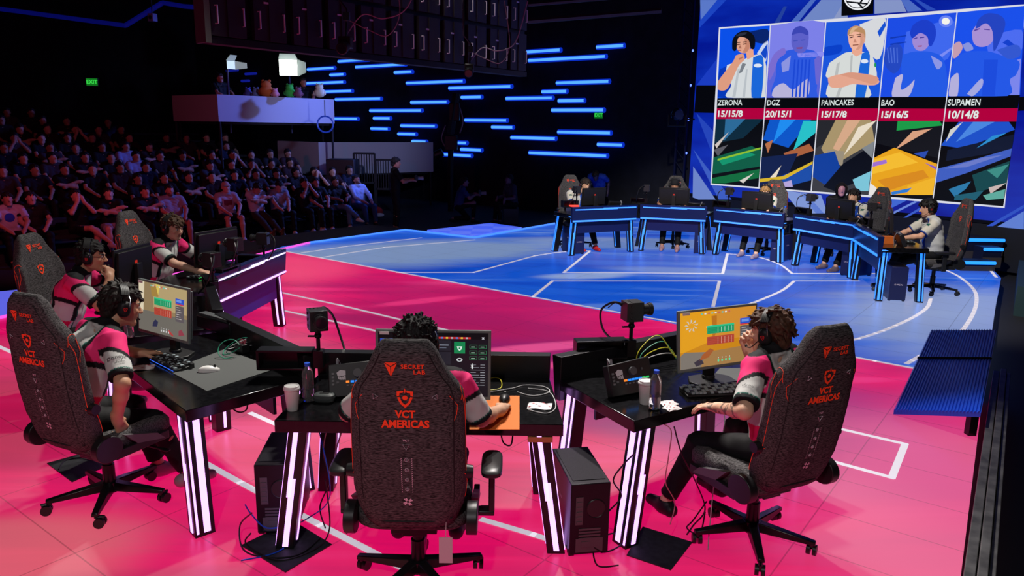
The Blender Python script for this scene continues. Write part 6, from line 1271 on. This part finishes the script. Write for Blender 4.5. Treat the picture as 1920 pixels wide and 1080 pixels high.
FR = [(15, 352, 'spectator in a white top with a blue disc on the chest', dict(shirt='#a8a0b4', skin='#a87868')),
      (62, 372, 'spectator in black with hands on the lap, second in the front row', dict(skin='#b08070')),
      (146, 366, 'spectator in black shorts with hands clasped before the mouth and legs crossed', dict(FACE, **CROSS, trouser=.7, skin='#c08878', shoe='#a898a0')),
      (207, 352, 'spectator in a black top with folded arms and a pale sweater on the lap', dict(FOLD, skin='#c49080', trouser=.8, pants='#8a8090')),
      (276, 356, 'spectator with a navy and white football jersey and folded arms', dict(FOLD, shirt='#141626', skin='#b88070', shr=.2)),
      (322, 350, 'heavy bearded spectator in a lilac grey shirt and shorts', dict(shirt='#8e8698', wide=1.2, belly=.05, beard=True, skin='#b87868', trouser=.85, pants='#2a2428', look=(-8, 10, 0))),
      (428, 352, 'spectator in a pale cap and pinkish T-shirt with a dark red print', dict(shirt='#a8949c', cap=('#b09088', True), hairstyle=None, skin='#c88878', trouser=.8, pants='#18181c', shoe='#c0b0bc')),
      (484, 350, 'spectator asleep in a white shirt with brown trousers and legs stretched out', dict(FOLD, shirt='#b4a8b0', pants='#30221e', skin='#b07a66', shoe='#54382c', head=(.02, .10, 1.06), look=(10, -34, 0), ankle=((-.08, .86, .10), (.14, .84, .10)), heelup=True, toe=((0, .35, 1), (0, .35, 1)))),
      (526, 350, 'spectator in a beige shirt with dark glasses hung at the collar, looking down', dict(shirt='#8c828c', skin='#b88070', head=(0, .08, 1.08), look=(-6, -26, 0), wrist=((-.06, .44, .56), (.16, .48, .58)), shoe='#a8a0a8')),
      (576, 352, 'spectator in black with a red sleeve and one hand at the chin', dict(FACE, skin='#a06858', shoe='#9890a0')),
      (597, 344, 'spectator in a black hooded top beside the one with the red sleeve', dict(skin='#a86c60', shoe='#b0a8b8')),
      (634, 350, 'spectator in pale jeans with a laptop on crossed legs', dict(CROSS, pants='#4c6890', skin='#7a4c44', shoe='#c8c4d4', wrist=((-.1, .34, .72), (.1, .34, .72)))),
      (676, 338, 'spectator in a light blue shirt and jeans with the head tipped back', dict(shirt='#8ea0d0', pants='#28406c', skin='#8a5c5c', look=(0, 24, 0), head=(0, -.06, 1.11), sleeve=1.8, beard=True))]
for x, y, lb, kw in FR:
    k, p = cpos(x, y, 0); o = person(lb, tuple(p), RZ + random.uniform(-12, 12), cseat(**kw), 'spectators in the front row', h=.0115)
    if 'blue disc' in lb: d = JN[o.name]; m = MB(); m.cyl(d['che'] + Vector((.02, .115, -.02)), d['che'] + Vector((.02, .135, -.02)), .075, n=20); m.build('shirt_print', mat('print_blue', '#1c3cb8', .8), o)
    if 'dark red print' in lb: d = JN[o.name]; m = MB(); m.box(d['che'] + Vector((0, .118, -.04)), (.17, .02, .13)); m.build('shirt_print', mat('print_dark_red', '#701c28', .8), o)
    if 'laptop' in lb:
        lp = thing('laptop', 'pale laptop on the crossed legs of the spectator in jeans', 'laptop', tuple(p + Vector((0, 0, .66))), RZ); m = MB(); m.box((0, .36, .0), (.32, .22, .016)); m.build('base', mat('alu', (.5, .5, .55), .35, .6), lp); m = MB(); m.box((0, .49, .12), (.32, .012, .22), Matrix.Rotation(R(-16), 3, 'X')); m.build('lid', mat('laptop_lid', '#a8a4d8', .5), lp)
# rows behind: seven seated figures, copied and dyed
TS, TP, TH_ = tint_mat('tee_dyed'), tint_mat('trousers_dyed'), tint_mat('hair_dyed', .6); TK = tint_mat('skin_dyed', .55)
TPL = []
for i, kw in enumerate((dict(), FOLD, FACE, dict(look=(14, 8, 0)), dict(look=(-14, 0, 0), head=(.03, .05, 1.09)), dict(CROSS), dict(FOLD, look=(8, -6, 0), wide=1.1))):
    o = person('spectator', (0, 0, -50), RZ, cseat(**kw, hairstyle='short' if i != 4 else 'crew'), 'spectators in the dark rows', h=.017, name='spectator'); TPL.append(o)
    for c in o.children:
        mt = {'body': TK, 'shirt': TS, 'hair': TH_}.get(c.name.split('.')[0], TP); c.data.materials.clear(); c.data.materials.append(mt)
        c.color = (.4, .22, .16, 1) if mt is TK else (.01, .01, .012, 1)
heads = [(x / 3.857, 180 + y / 3.857) for x, y in ((20, 185), (150, 205), (350, 205), (490, 195), (795, 160), (320, 160), (60, 120), (210, 110), (160, 265), (445, 275), (560, 262), (640, 265), (815, 260), (945, 280), (1215, 275), (1330, 280), (1440, 300), (1550, 300), (370, 340), (520, 340), (620, 380), (845, 365), (40, 390), (180, 450), (360, 430), (630, 440), (750, 440), (915, 450), (1000, 350), (1110, 450), (1240, 440), (690, 520), (840, 500), (30, 540), (265, 540), (480, 550), (560, 550), (1370, 540), (1540, 490), (1520, 600), (120, 330), (270, 300), (1010, 560), (1180, 560))]
heads += [(380 + x / 3.692, 260 + y / 3.692) for x, y in ((75, 80), (175, 65), (130, 125), (185, 155), (430, 150), (460, 90), (320, 120), (65, 180), (45, 270), (230, 235), (325, 190), (600, 130), (500, 235), (630, 225), (770, 220), (895, 210), (985, 205))]
BR_ = [(.004, .004, .005), (.007, .005, .005), (.008, .008, .010), (.03, .028, .036), (.004, .006, .016), (.016, .005, .006)]
CN = ['black', 'dark brown', 'charcoal', 'grey', 'navy', 'dark red']
pl_ = sorted([(cpos(x, y), x, y) for x, y in heads], key=lambda q: (q[0][0], q[1])); cnt = {}; last = {}
for i, ((k, p), x, y) in enumerate(pl_):
    al = (p - q0).dot(row); g_ = max(0, last.get(k, -99) + .54 - al); p = p + row * g_; last[k] = al + g_
    n = cnt.get(k, 0); cnt[k] = n + 1; ci = (i * 5 + 2) % 6
    white = (abs(x - 219) < 3 and y < 280) or (abs(x - 237) < 3 and 290 < y < 300)
    col = (.22, .24, .40) if white else BR_[ci]
    lb = 'spectator in a ' + ('pale blue' if white else CN[ci]) + ' top, ' + nth(k) + ' row of the stands, ' + nth(n) + ' from the left'
    o = clone(TPL[(0, 3, 1, 4, 5, 0, 6, 3, 2, 4, 0)[i % 11]], lb, p, R(RZ + random.uniform(-10, 10)))
    for c in o.children:
        b = c.name.split('.')[0]
        if b == 'shirt': c.color = (*col, 1)
        elif b == 'body': v = random.uniform(.55, 1.1); c.color = (.42 * v, .24 * v, .17 * v, 1)
        elif b == 'hair': c.color = (.012, .009, .008, 1)
for o in TPL:
    for c in list(o.children): bpy.data.objects.remove(c)
    bpy.data.objects.remove(o)
# drink bottles and bags at the front row's feet
make_bottle('dark bottle on the floor at the feet of the front row', at(598, 436, GZ), GZ, 1.1, BLK)
t = thing('bag', 'red and white bag on the floor right of the front row', 'bag', at(704, 406, GZ), R(30)); m = MB(); m.ell((0, 0, .14), (.22, .15, .14)); m.build('body', mat('bag_red', '#8c1418', .7), t); m = MB(); m.ell((.05, -.12, .05), (.16, .08, .06)); m.build('flap', mat('bag_white', (.5, .45, .45), .7), t); m = MB(); m.tube(spline([(-.15, 0, .2), (-.1, 0, .34), (.1, 0, .34), (.15, 0, .2)]), .012); m.build('strap', BLK, t)
# ================================================================ CREW
def stand(**k):
    j = dict(pelvis=(0, 0, .96), chest=(0, .0, 1.28), neck=(0, .0, 1.47), head=(0, .04, 1.60), ankle=((-.12, .0, .09), (.12, .0, .09)), knee=((0, 1, 0), (0, 1, 0)), wrist=((-.25, .08, .85), (.25, .08, .85)), elbow=((-.3, -1, 0), (.3, -1, 0)), hand=(((0, .2, -1), (-1, 0, 0), .4, .4), ((0, .2, -1), (1, 0, 0), .4, .4)), shirt='#0b0b0d', sleeve=.75, pants='#08080a', shoe='#0c0c0e')
    j.update(k); return j
CAMW = dict(wrist=((-.08, .38, 1.22), (.10, .36, 1.20)), elbow=((-.8, -.1, -1), (.8, -.1, -1)), hand=(((.2, 1, 0), (0, 0, 1), .8, .6), ((-.2, 1, 0), (0, 0, 1), .8, .6)))
p = at(742, 433, GZ); ph = person('standing photographer in a black T-shirt holding a camera, between the crowd and the stage', tuple(p), -72, stand(**CAMW, look=(0, -6, 0), skin='#b87a68'), h=.0115)
def handcam(label, loc, rz, s=1.):
    t = thing('photo_camera', label, 'camera', loc, R(rz)); m = MB(); m.box((0, 0, 0), (.14 * s, .07 * s, .10 * s)); m.box((0, 0, .065 * s), (.06 * s, .06 * s, .03 * s)); m.build('body', CAMB, t, bev=.006); m = MB(); m.cyl((0, .035 * s, 0), (0, .13 * s, 0), .042 * s, n=18); m.cyl((0, .13 * s, 0), (0, .17 * s, 0), .048 * s, n=18); m.build('lens', mat('lens_pale', (.35, .34, .36), .35), t)
    m = MB(); m.cyl((0, .165 * s, 0), (0, .172 * s, 0), .04 * s, n=18); m.build('front_glass', GLASS, t); return t
handcam('camera with a pale lens in the hands of the standing photographer', w_of(ph, (.02, .50, 1.24)), -72)
p = at(862, 416, GZ); kn_ = person('kneeling photographer in a blue shirt behind the lit floor tile', tuple(p), -80, stand(pelvis=(0, -.05, .42), chest=(0, .04, .74), neck=(0, .08, .92), head=(0, .13, 1.04), ankle=((-.12, -.18, .08), (.14, .34, .09)), wrist=((-.06, .40, .74), (.10, .40, .72)), elbow=((-.8, -.1, -1), (.8, -.1, -1)), hand=CAMW['hand'], shirt='#2a3c74', skin='#8a6a78', pants='#0a0a12'), h=.0125)
handcam('small camera held by the kneeling photographer', w_of(kn_, (.02, .52, .75)), -80)
tv = thing('broadcast_camera', 'broadcast camera on a tripod in the dark behind the second far desk', 'camera', at(1186, 405, GZ), R(190)); m = MB()
for a in (90, 210, 330): m.tube([(0, 0, 1.15), (.45 * math.cos(R(a)), .45 * math.sin(R(a)), 0)], .022)
m.build('tripod', mat('tripod_dark', (.008, .010, .025), .5), tv); m = MB(); m.box((0, 0, 1.38), (.18, .42, .24)); m.cyl((0, .2, 1.4), (0, .42, 1.4), .08); m.box((0, -.1, 1.56), (.12, .2, .1)); m.build('body', mat('tripod_dark', (.008, .010, .025), .5), tv, bev=.01)
p = at(1206, 400, GZ); person('camera operator in dark clothes behind the broadcast camera', (p.x + .15, p.y + .55, GZ), 185, stand(**CAMW, skin='#5a4448', shirt='#0c0d16'), h=.0125)
p = atY(1568, 345, 14.3); p.y -= .5; person('coach in a dark hooded top sitting behind the fourth far desk', (p.x + .1, p.y + .5, 0), 165, cseat(hood=True, skin='#b07c8c', shirt='#07070a', chest=(0, .0, .9), neck=(0, .02, 1.06), head=(0, .05, 1.18), sleeve=1.85), h=.0115)
t = thing('stool', 'dark stool under the hooded coach', 'stool', (p.x + .1, p.y + .52, 0)); m = MB(); m.cyl((0, 0, .38), (0, 0, .44), .2, n=20); m.build('seat', BLK, t)
for a in (45, 135, 225, 315): m = MB(); m.tube([(.12 * math.cos(R(a)), .12 * math.sin(R(a)), .4), (.19 * math.cos(R(a)), .19 * math.sin(R(a)), 0)], .014); m.build('leg', BLK, t)
p = at(1126, 385, .3); person('person in a blue shirt bending over in the dark behind the leftmost far player', (p.x, p.y + .4, GZ), 160, stand(chest=(0, .22, 1.20), neck=(0, .38, 1.26), head=(0, .48, 1.26), shirt='#1c3ca0', skin='#3a2c40', look=(0, -40, 0)), h=.0125)
p = atY(958, 372, 19); person('dim person in a grey top far back below the light tubes', (p.x, p.y + .5, GZ), 120, stand(pelvis=(0, -.05, .52), chest=(0, .0, .84), neck=(0, .03, 1.02), head=(0, .07, 1.14), ankle=((-.14, .4, .09), (.14, .4, .09)), wrist=((-.2, .3, .66), (.2, .3, .66)), shirt='#3a3444', skin='#6a4c58'), h=.015)
t = thing('stool', 'dark stool under the dim person far back', 'stool', (p.x, p.y + .52, GZ)); m = MB(); m.box((0, 0, .2), (.4, .4, .4)); m.build('seat', BLK, t, bev=.01)
# ================================================================ PLATFORMS BEHIND THE STANDS
WPL = mat('platform_white', (.42, .42, .44), .6)
def platform(label, px, zt, zb, back):
    b = atY(px[1][0], px[1][1], zt); a, c = atY(px[0][0], px[0][1], b.y + 1.3), atY(px[2][0], px[2][1], b.y + 2.4); a.z = c.z = b.z; zb = atY(px[1][0], zb, b.y).z; zt = b.z; n = Vector((b.x, b.y, 0)).normalized() * back; t = thing('crew_platform', label, 'platform', (b.x, b.y, 0)); o = Vector((b.x, b.y, 0)); pts = [a, b, c, c + n, a + n]
    m = MB(); k = len(pts); P_ = [(v.x - o.x, v.y - o.y) for v in pts]; 
    cx_, cy_ = sum(v[0] for v in P_) / k, sum(v[1] for v in P_) / k; inn = [(x + (cx_ - x) * .06, y + (cy_ - y) * .10) for x, y in P_]
    for i in range(2): m.hexa([(*P_[i], zb), (*P_[i + 1], zb), (*inn[i + 1], zb), (*inn[i], zb)], [(*P_[i], zt), (*P_[i + 1], zt), (*inn[i + 1], zt), (*inn[i], zt)])
    m.build('panelled_front', WPL, t); m = MB(); m.prism(inn, zb - .06, zb); m.build('deck', DARK, t)
    for x, y in P_: m = MB(); m.cyl((x * .97, y * .97 + .06, GZ), (x * .97, y * .97 + .06, zb), .03); m.build('scaffold_post', DARK, t)
    return t
pf = platform('upper white crew platform with studio lights and toys on its edge', [(322, 181), (407, 177), (626, 187)], 18.6, 228, 2.2); PZ = atY(407, 177, 18.6).z
platform('lower white platform front behind the right end of the stands', [(520, 268), (597, 267), (812, 266)], 21.4, 328, 1.6)
for i, (x, lb) in enumerate(((394, 'crew member in a black T-shirt at the left of the upper platform'), (547, 'crew member in dark clothes before the white softbox on the upper platform'))):
    p = at(x, 178 + i * 5, PZ); person(lb, (p.x - .02, p.y + (1.25 if i else .75), PZ - .665), -150 if i else -120, cseat(skin='#a86a54'), h=.015)
SBX = mat('softbox_white', (.8, .8, .8), .5, emit='#f2fff4', es=6.); FLP = mat('barn_door', (.3, .33, .32), .4, emit='#b8d0c4', es=.35)
def studio_light(label, px, D, w, h, rz, lit):
    p = atY(px[0], px[1], D); t = thing('studio_light', label, 'studio light', p, R(rz)); m = MB(); m.box((0, 0, 0), (w, .12, h)); m.build('housing', BLKM, t, bev=.01)
    m = MB(); m.box((0, -.065, 0), (w * .94, .01, h * .94)); m.build('panel', SBX if lit else mat('softbox_side', (.3, .32, .32), .4, emit='#d8f0e4', es=.8), t)
    m = MB(); m.hexa([(w / 2, -.06, -h / 2), (w / 2 + .22, -.24, -h * .3), (w / 2 + .22, -.24, h * .3), (w / 2, -.06, h / 2)], [(w / 2 + .01, -.05, -h / 2), (w / 2 + .23, -.23, -h * .3), (w / 2 + .23, -.23, h * .3), (w / 2 + .01, -.05, h / 2)]); m.hexa([(-w / 2, -.06, h / 2), (w / 2, -.06, h / 2), (w * .4, -.2, h / 2 + .12), (-w * .4, -.2, h / 2 + .12)], [(-w / 2, -.05, h / 2 + .01), (w / 2, -.05, h / 2 + .01), (w * .4, -.19, h / 2 + .13), (-w * .4, -.19, h / 2 + .13)]); m.build('barn_door', FLP, t)
    m = MB(); m.tube([(0, .1, 0), (0, .1, -1.6 - p.z + 3.6)], .025); m.build('stand_pole', mat('pole_blue_grey', (.05, .06, .12), .4, .5), t); return t
studio_light('bright white softbox above the right of the upper platform', (541, 127), 21.2, .50, .44, 10, True)
studio_light('tilted studio lamp with barn doors above the left of the upper platform', (430, 122), 19.6, .24, .21, 55, False)
for x, y, c, r, lb in ((497, 172, '#c8682c', .17, 'orange rounded plush toy on the upper platform edge'), (541, 175, '#3cc040', .13, 'green rounded plush toy on the upper platform edge'), (513, 168, '#d88c90', .09, 'pink small plush toy beside the orange one'), (557, 176, '#7a4c5c', .10, 'dull red small plush toy right of the green one'), (477, 172, '#7080a8', .10, 'blue-grey small plush toy left of the orange one'), (597, 182, '#c8c8a8', .13, 'cream plush toy at the right end of the upper platform'), (462, 174, '#4a4c9c', .10, 'violet small plush toy at the left on the upper platform')):
    r *= 1.1; p = at(x, 182, PZ); t = thing('plush_toy', lb, 'toy', (p.x, p.y + .15, PZ + r * .8), 0, 'plush toys on the upper platform'); m = MB(); m.ell((0, 0, 0), (r, r * .9, r * .85)); m.ell((0, -.02, r * .9), (r * .7, r * .65, r * .55)); m.build('body', mat('plush_' + c[1:], c, .9), t); m = MB()
    for s in (1, -1): m.ell((s * r * .45, 0, r * 1.4), (r * .22, r * .15, r * .22), 8, 6); m.ell((s * r * .9, -.02, -.1 * r), (r * .25, r * .22, r * .4), 8, 6)
    m.build('limb', mat('plush_' + c[1:], c, .9), t)
ring = thing('ring_light', 'dark blue ring hanging under the right end of the upper platform', 'ring', atY(610, 233, 19.5)); m = MB(); m.tube([(.20 * math.cos(a), 0, .20 * math.sin(a)) for a in [6.2832 * i / 24 for i in range(24)]], .022, 6, True); m.build('hoop', mat('ring_blue', (.02, .03, .1), .4, emit='#1c3cc0', es=.5), ring); m = MB(); m.tube([(0, 0, .2), (0, 0, .6)], .012); m.build('hanger', BLK, ring)
for i, (x0, y0, x1, y1) in enumerate(((664, 288, 702, 318), (705, 300, 742, 330))):
    p, q = atY(x0, y1, 20.6), atY(x1, y0, 20.6); t = thing('slatted_gate', ['left taller black slatted gate before the lower white platform', 'right shorter black slatted gate beside the photographer'][i], 'gate', (p.x, p.y, GZ)); w_, z0, z1 = q.x - p.x, p.z - .35 - GZ, q.z - GZ
    m = MB(); m.box((w_ / 2, 0, z1), (w_, .05, .05)); m.box((w_ / 2, 0, z0), (w_, .05, .05)); m.box((0, 0, z1 / 2), (.05, .05, z1)); m.box((w_, 0, z1 / 2), (.05, .05, z1)); m.build('frame', DARK, t); m = MB()
    for k in range(7): m.box((w_ * (k + 1) / 8, 0, (z0 + z1) / 2), (.022, .03, z1 - z0))
    m.build('slat', DARK, t)
# ================================================================ LIGHT TUBES ON THE DARK WALL
z5 = lambda *q: (560 + q[0] / 4.1545, 60 + q[1] / 4.1545, 560 + q[2] / 4.1545, 60 + q[3] / 4.1545); z6 = lambda *q: (860 + q[0] / 2.742, 40 + q[1] / 2.742, 860 + q[2] / 2.742, 40 + q[3] / 2.742)
tubes = [z5(*q) for q in ((335, 237, 575, 212), (95, 295, 305, 280), (272, 337, 380, 330), (470, 277, 858, 253), (773, 320, 910, 310), (52, 405, 380, 390), (218, 467, 442, 460), (865, 402, 1312, 383), (1195, 440, 1683, 425), (1293, 512, 1450, 506), (312, 530, 668, 517), (900, 552, 1185, 545), (580, 617, 985, 608), (287, 677, 487, 676), (610, 672, 740, 673), (590, 752, 725, 756), (822, 732, 1093, 731), (800, 796, 940, 795), (1320, 686, 1648, 690), (1530, 742, 1695, 742), (910, 852, 1020, 855), (1223, 862, 1335, 864), (1288, 912, 1450, 922), (1130, 953, 1372, 962))]
tubes += [z6(*q) for q in ((330, 162, 540, 150), (725, 135, 865, 128), (375, 202, 773, 185), (518, 317, 790, 312), (445, 363, 572, 361), (260, 398, 500, 395), (528, 409, 662, 409), (494, 457, 763, 457), (525, 570, 798, 573), (285, 599, 515, 601), (729, 632, 859, 636), (377, 679, 780, 687))]
dim = [(465, 139.5, 485, 138), (458, 152, 472, 152), (430, 133, 451, 132)]
TB1 = mat('tube_core', (.1, .2, .4), emit='#4f9dff', es=1.35); TB2 = mat('tube_halo', (.02, .05, .2), .4, emit='#0a34d8', es=.75); TB3 = mat('tube_dim', (.02, .03, .1), emit='#1420a0', es=.6)  # TB2: glow around the core, shown as an emissive outer tube
for i, (x0, y0, x1, y1) in enumerate(sorted(tubes, key=lambda q: q[1]) + dim):
    a, b = on_plane(x0, y0, A_, wn_) + wn_ * .12, on_plane(x1, y1, A_, wn_) + wn_ * .12; b.z = a.z = (a.z + b.z) / 2; L = (b - a).length
    lb = ('long' if L > 3 else 'short' if L < 1.5 else 'medium') + ' blue light tube on the dark wall, ' + nth(i) + ' counted from the top' if i < len(tubes) else 'dim blue light tube behind the upper platform, ' + ['right one', 'lowest one', 'left one'][i - len(tubes)]
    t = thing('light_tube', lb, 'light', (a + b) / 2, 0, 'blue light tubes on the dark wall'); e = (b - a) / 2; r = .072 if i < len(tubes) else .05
    m = MB(); m.tube([-e, e], r, 8); m.build('glow_tube', TB2 if i < len(tubes) else TB3, t)
    if i < len(tubes): m = MB(); o_ = wn_ * (r * .55); m.tube([-e * .985 + o_, e * .985 + o_], r * .62, 8); m.build('core', TB1, t)
# ================================================================ HANGING VIDEO WALL, SEEN FROM BEHIND
hz = 3.1; h0, h1 = at(384, 73, hz), at(984, 139, hz); hu = (h1 - h0).normalized(); hn = Vector((hu.y, -hu.x, 0)); hn = hn if hn.dot(CAMP - h0) > 0 else -hn; HL = (h1 - h0).length; hc = HL / 11
hw_ = thing('hanging_video_wall', 'large hanging video wall seen from behind, black cabinets with pale handles', 'video wall', (h0.x, h0.y, hz)); KB = mat('cabinet_black', (.026, .025, .034), .5, noise=.2, nscale=2); HD = mat('cabinet_handle', (.75, .72, .8), .35, .2); EDGE = mat('cabinet_edge', (.10, .13, .11), .5)
def hp(u, z, o=0.): return hu * u + Vector((0, 0, z)) + hn * o
for c in range(11):
    for r in range(4):
        m = MB(); u0, u1, z0, z1 = c * hc + .05, (c + 1) * hc - .05, r * .62 + .04, r * .62 + .60
        m.hexa([hp(u0, z0, 0), hp(u1, z0, 0), hp(u1, z0, .06), hp(u0, z0, .06)], [hp(u0, z1, 0), hp(u1, z1, 0), hp(u1, z1, .06), hp(u0, z1, .06)]); um = (u0 + u1) / 2; m.hexa([hp(um - .02, z0, .06), hp(um + .16, z0, .06), hp(um + .16, z0, .075), hp(um - .02, z0, .075)], [hp(um - .02, z1, .06), hp(um + .16, z1, .06), hp(um + .16, z1, .075), hp(um - .02, z1, .075)]); cb = m.build('cabinet', KB, hw_)
        m = MB()
        for u in (u0 + .05, u1 - .05):
            for z in (z0 + .12,): m.tube([hp(u, z, .06), hp(u, z, .10), hp(u, z + .18, .10), hp(u, z + .18, .06)], .009, 5)
        m.hexa([hp(um - .08, z1 - .17, .062), hp(um + .02, z1 - .17, .062), hp(um + .02, z1 - .17, .07), hp(um - .08, z1 - .17, .07)], [hp(um - .08, z1 - .15, .062), hp(um + .02, z1 - .15, .062), hp(um + .02, z1 - .15, .07), hp(um - .08, z1 - .15, .07)]); m.build('handle', HD, cb)
m = MB(); m.hexa([hp(0, -.04, -.12), hp(HL, -.04, -.12), hp(HL, -.04, .04), hp(0, -.04, .04)], [hp(0, .03, -.12), hp(HL, .03, -.12), hp(HL, .03, .04), hp(0, .03, .04)]); m.hexa([hp(0, 0, -.1), hp(HL, 0, -.1), hp(HL, 0, -.02), hp(0, 0, -.02)], [hp(0, 2.5, -.1), hp(HL, 2.5, -.1), hp(HL, 2.5, -.02), hp(0, 2.5, -.02)]); m.build('frame', mat('frame_black', (.008, .008, .010), .5), hw_)
m = MB(); m.hexa([hp(-.03, -.04, -.12), hp(.035, -.04, -.12), hp(.035, -.04, .07), hp(-.03, -.04, .07)], [hp(-.03, 2.5, -.12), hp(.035, 2.5, -.12), hp(.035, 2.5, .07), hp(-.03, 2.5, .07)]); m.build('side_edge', EDGE, hw_)
for u in (1.0, HL * .5, HL - 1): m = MB(); m.tube([hp(u, 2.5, -.06), hp(u, 6.0, -.06)], .015, 5); m.build('suspension_cable', BLKM, hw_)
def ceiling_head(label, px, D, s):      # hung camera head with its clamp and leads
    p = atY(px[0], px[1], D); t = thing('hanging_camera_head', label, 'camera', p); m = MB(); m.box((0, 0, .0), (.16 * s, .18 * s, .14 * s)); m.cyl((0, -.08 * s, -.05 * s), (0, -.24 * s, -.10 * s), .075 * s); m.build('body', CAMB, t, bev=.01)
    m = MB(); m.cyl((0, -.238 * s, -.099 * s), (0, -.246 * s, -.102 * s), .06 * s); m.build('lens', GLASS, t); m = MB(); m.tube([(0, 0, .05 * s), (.02, 0, .4 * s), (-.08, 0, .55 * s), (-.10, 0, 3.2)], .02 * s); m.box((.02, 0, .32 * s), (.08 * s, .08 * s, .1 * s)); m.build('hanging_arm', CHROME, t)
    m = MB(); m.tube(spline([(0, .05, .1 * s), (.22 * s, .05, .35 * s), (.5 * s, .0, .30 * s), (.8 * s, 0, .45 * s), (1.0 * s, 0, .9)]), .008, 5); m.tube(spline([(0, .05, .3 * s), (.3 * s, .05, .16 * s), (.55 * s, 0, .1 * s), (.7 * s, 0, .4 * s), (.6 * s, 0, .9)]), .006, 5); m.build('lead', mat('lead_pale', (.30, .3, .34), .5), t)
ceiling_head('hung camera head with pale loose leads before the middle of the video wall', (648, 80), 9.0, .9); ceiling_head('hung camera head with a pale barrel under the right end of the video wall', (880, 128), 10.9, .8)
# ================================================================ SIGNS, PIPES, CAMERA CRANE
for x, y, D, lb in ((173, 154, 20, 'green lit EXIT sign in the dark at the upper left'), (1127, 216, None, 'green lit EXIT sign among the light tubes on the dark wall')):
    p = atY(x, y, D) if D else on_plane(x, y, A_, wn_) + wn_ * .1; t = thing('exit_sign', lb, 'sign', p, math.atan2(wn_.x, -wn_.y) if not D else R(10)); m = MB(); m.box((0, 0, 0), (.30, .05, .21)); m.build('box', DARK, t); m = MB(); m.box((0, -.027, 0), (.27, .004, .18)); m.build('lit_face', mat('exit_green_dim', (.02, .1, .02), emit='#0c8a22', es=.6), t)
    m = MB(); m.text('EXIT', .13, lambda u, v: Vector((u, -.031, v)), bold=.004); m.build('lettering', mat('exit_green', (.1, .5, .1), emit='#38f050', es=.8), t)
for i, px in enumerate((((-20, 14), (55, 24), (235, 48)), ((235, 48), (305, 5)), ((305, 5), (345, 12), (400, 16)))):
    m = MB(); m.tube([atY(x, y, 20) for x, y in px], .06, 6); o = m.build('ceiling_light_bar', mat('bar_dim_blue', (.01, .02, .1), emit='#08148c', es=.3)); tag(o, ['dim blue ceiling light bar running from the upper left corner', 'short rising dim blue ceiling light bar', 'dim blue ceiling light bar ending at the video wall'][i], 'light', 'dim blue ceiling light bars')
jib = thing('camera_crane', 'dark remote camera crane silhouette before the light tubes', 'crane', at(845, 395, GZ)); JM = mat('crane_black', (.010, .010, .013), .4, .3); m = MB(); D_ = at(845, 395, GZ).y
def jp(x, y): return atY(x, y, D_) - at(845, 395, GZ)
m.tube([jp(845, 395), jp(845, 250)], .09); m.tube([jp(845, 250), jp(856, 175)], .12); m.build('column', JM, jib); m = MB(); m.box(jp(846, 268), (.36, .3, .42)); m.cyl(jp(830, 285), jp(815, 292), .12); m.build('camera_head', JM, jib, bev=.02); m = MB(); m.box(jp(852, 210), (.30, .2, .5)); m.build('control_box', JM, jib, bev=.02); m = MB(); m.tube(spline([jp(862, 250), jp(868, 225), jp(858, 190)]), .02); m.tube(spline([jp(835, 235), jp(828, 260), jp(838, 280)]), .015); m.build('lead', mat('lead_pale', (.30, .3, .34), .5), jib)
rl = thing('box_truss', 'dark overhead pipe above the light tubes, right of the hanging video wall', 'truss', atY(990, 40, 15)); m = MB(); q_ = atY(1240, 20, 14.5) - atY(990, 40, 15); m.tube([(0, 0, 0), q_], .05); m.tube([(0, 0, .3), q_ + Vector((0, 0, .3))], .04); m.build('pipe', mat('pipe_dim', (.05, .055, .07), .5, .4), rl)
m = MB(); m.tube([(.4, 0, .3), (.4, 0, 3)], .02); m.tube([q_ * .8 + Vector((0, 0, .3)), q_ * .8 + Vector((0, 0, 3))], .02); m.build('hanger', BLKM, rl)

t = thing('ceiling_speaker', 'small pale blue box speaker below the dim ceiling light bars', 'speaker', atY(286, 33, 19.6), R(-20)); m = MB(); m.box((0, 0, 0), (.17, .15, .19)); m.build('box', mat('speaker_pale_blue', (.16, .20, .42), .5), t, bev=.01); m = MB(); m.cyl((0, -.076, 0), (0, -.082, 0), .05); m.build('cone', BLK, t); m = MB(); m.tube([(0, 0, .09), (0, 0, .6)], .015, 5); m.build('bracket', BLK, t)
p, q = atY(612, 330, 20.3), atY(664, 299, 20.3); t = thing('road_case', 'black road case before the lower white platform, left of the slatted gates', 'case', (p.x, p.y, GZ)); m = MB(); m.box(((q.x - p.x) / 2, .3, (q.z - GZ) / 2), (q.x - p.x, .6, q.z - GZ)); m.build('shell', mat('case_black', (.006, .006, .008), .5), t, bev=.02)
m = MB(); m.box(((q.x - p.x) / 2, .3, (q.z - GZ) * .72), (q.x - p.x + .02, .62, .04)); m.build('metal_band', mat('band_dark', (.05, .05, .06), .4, .7), t)
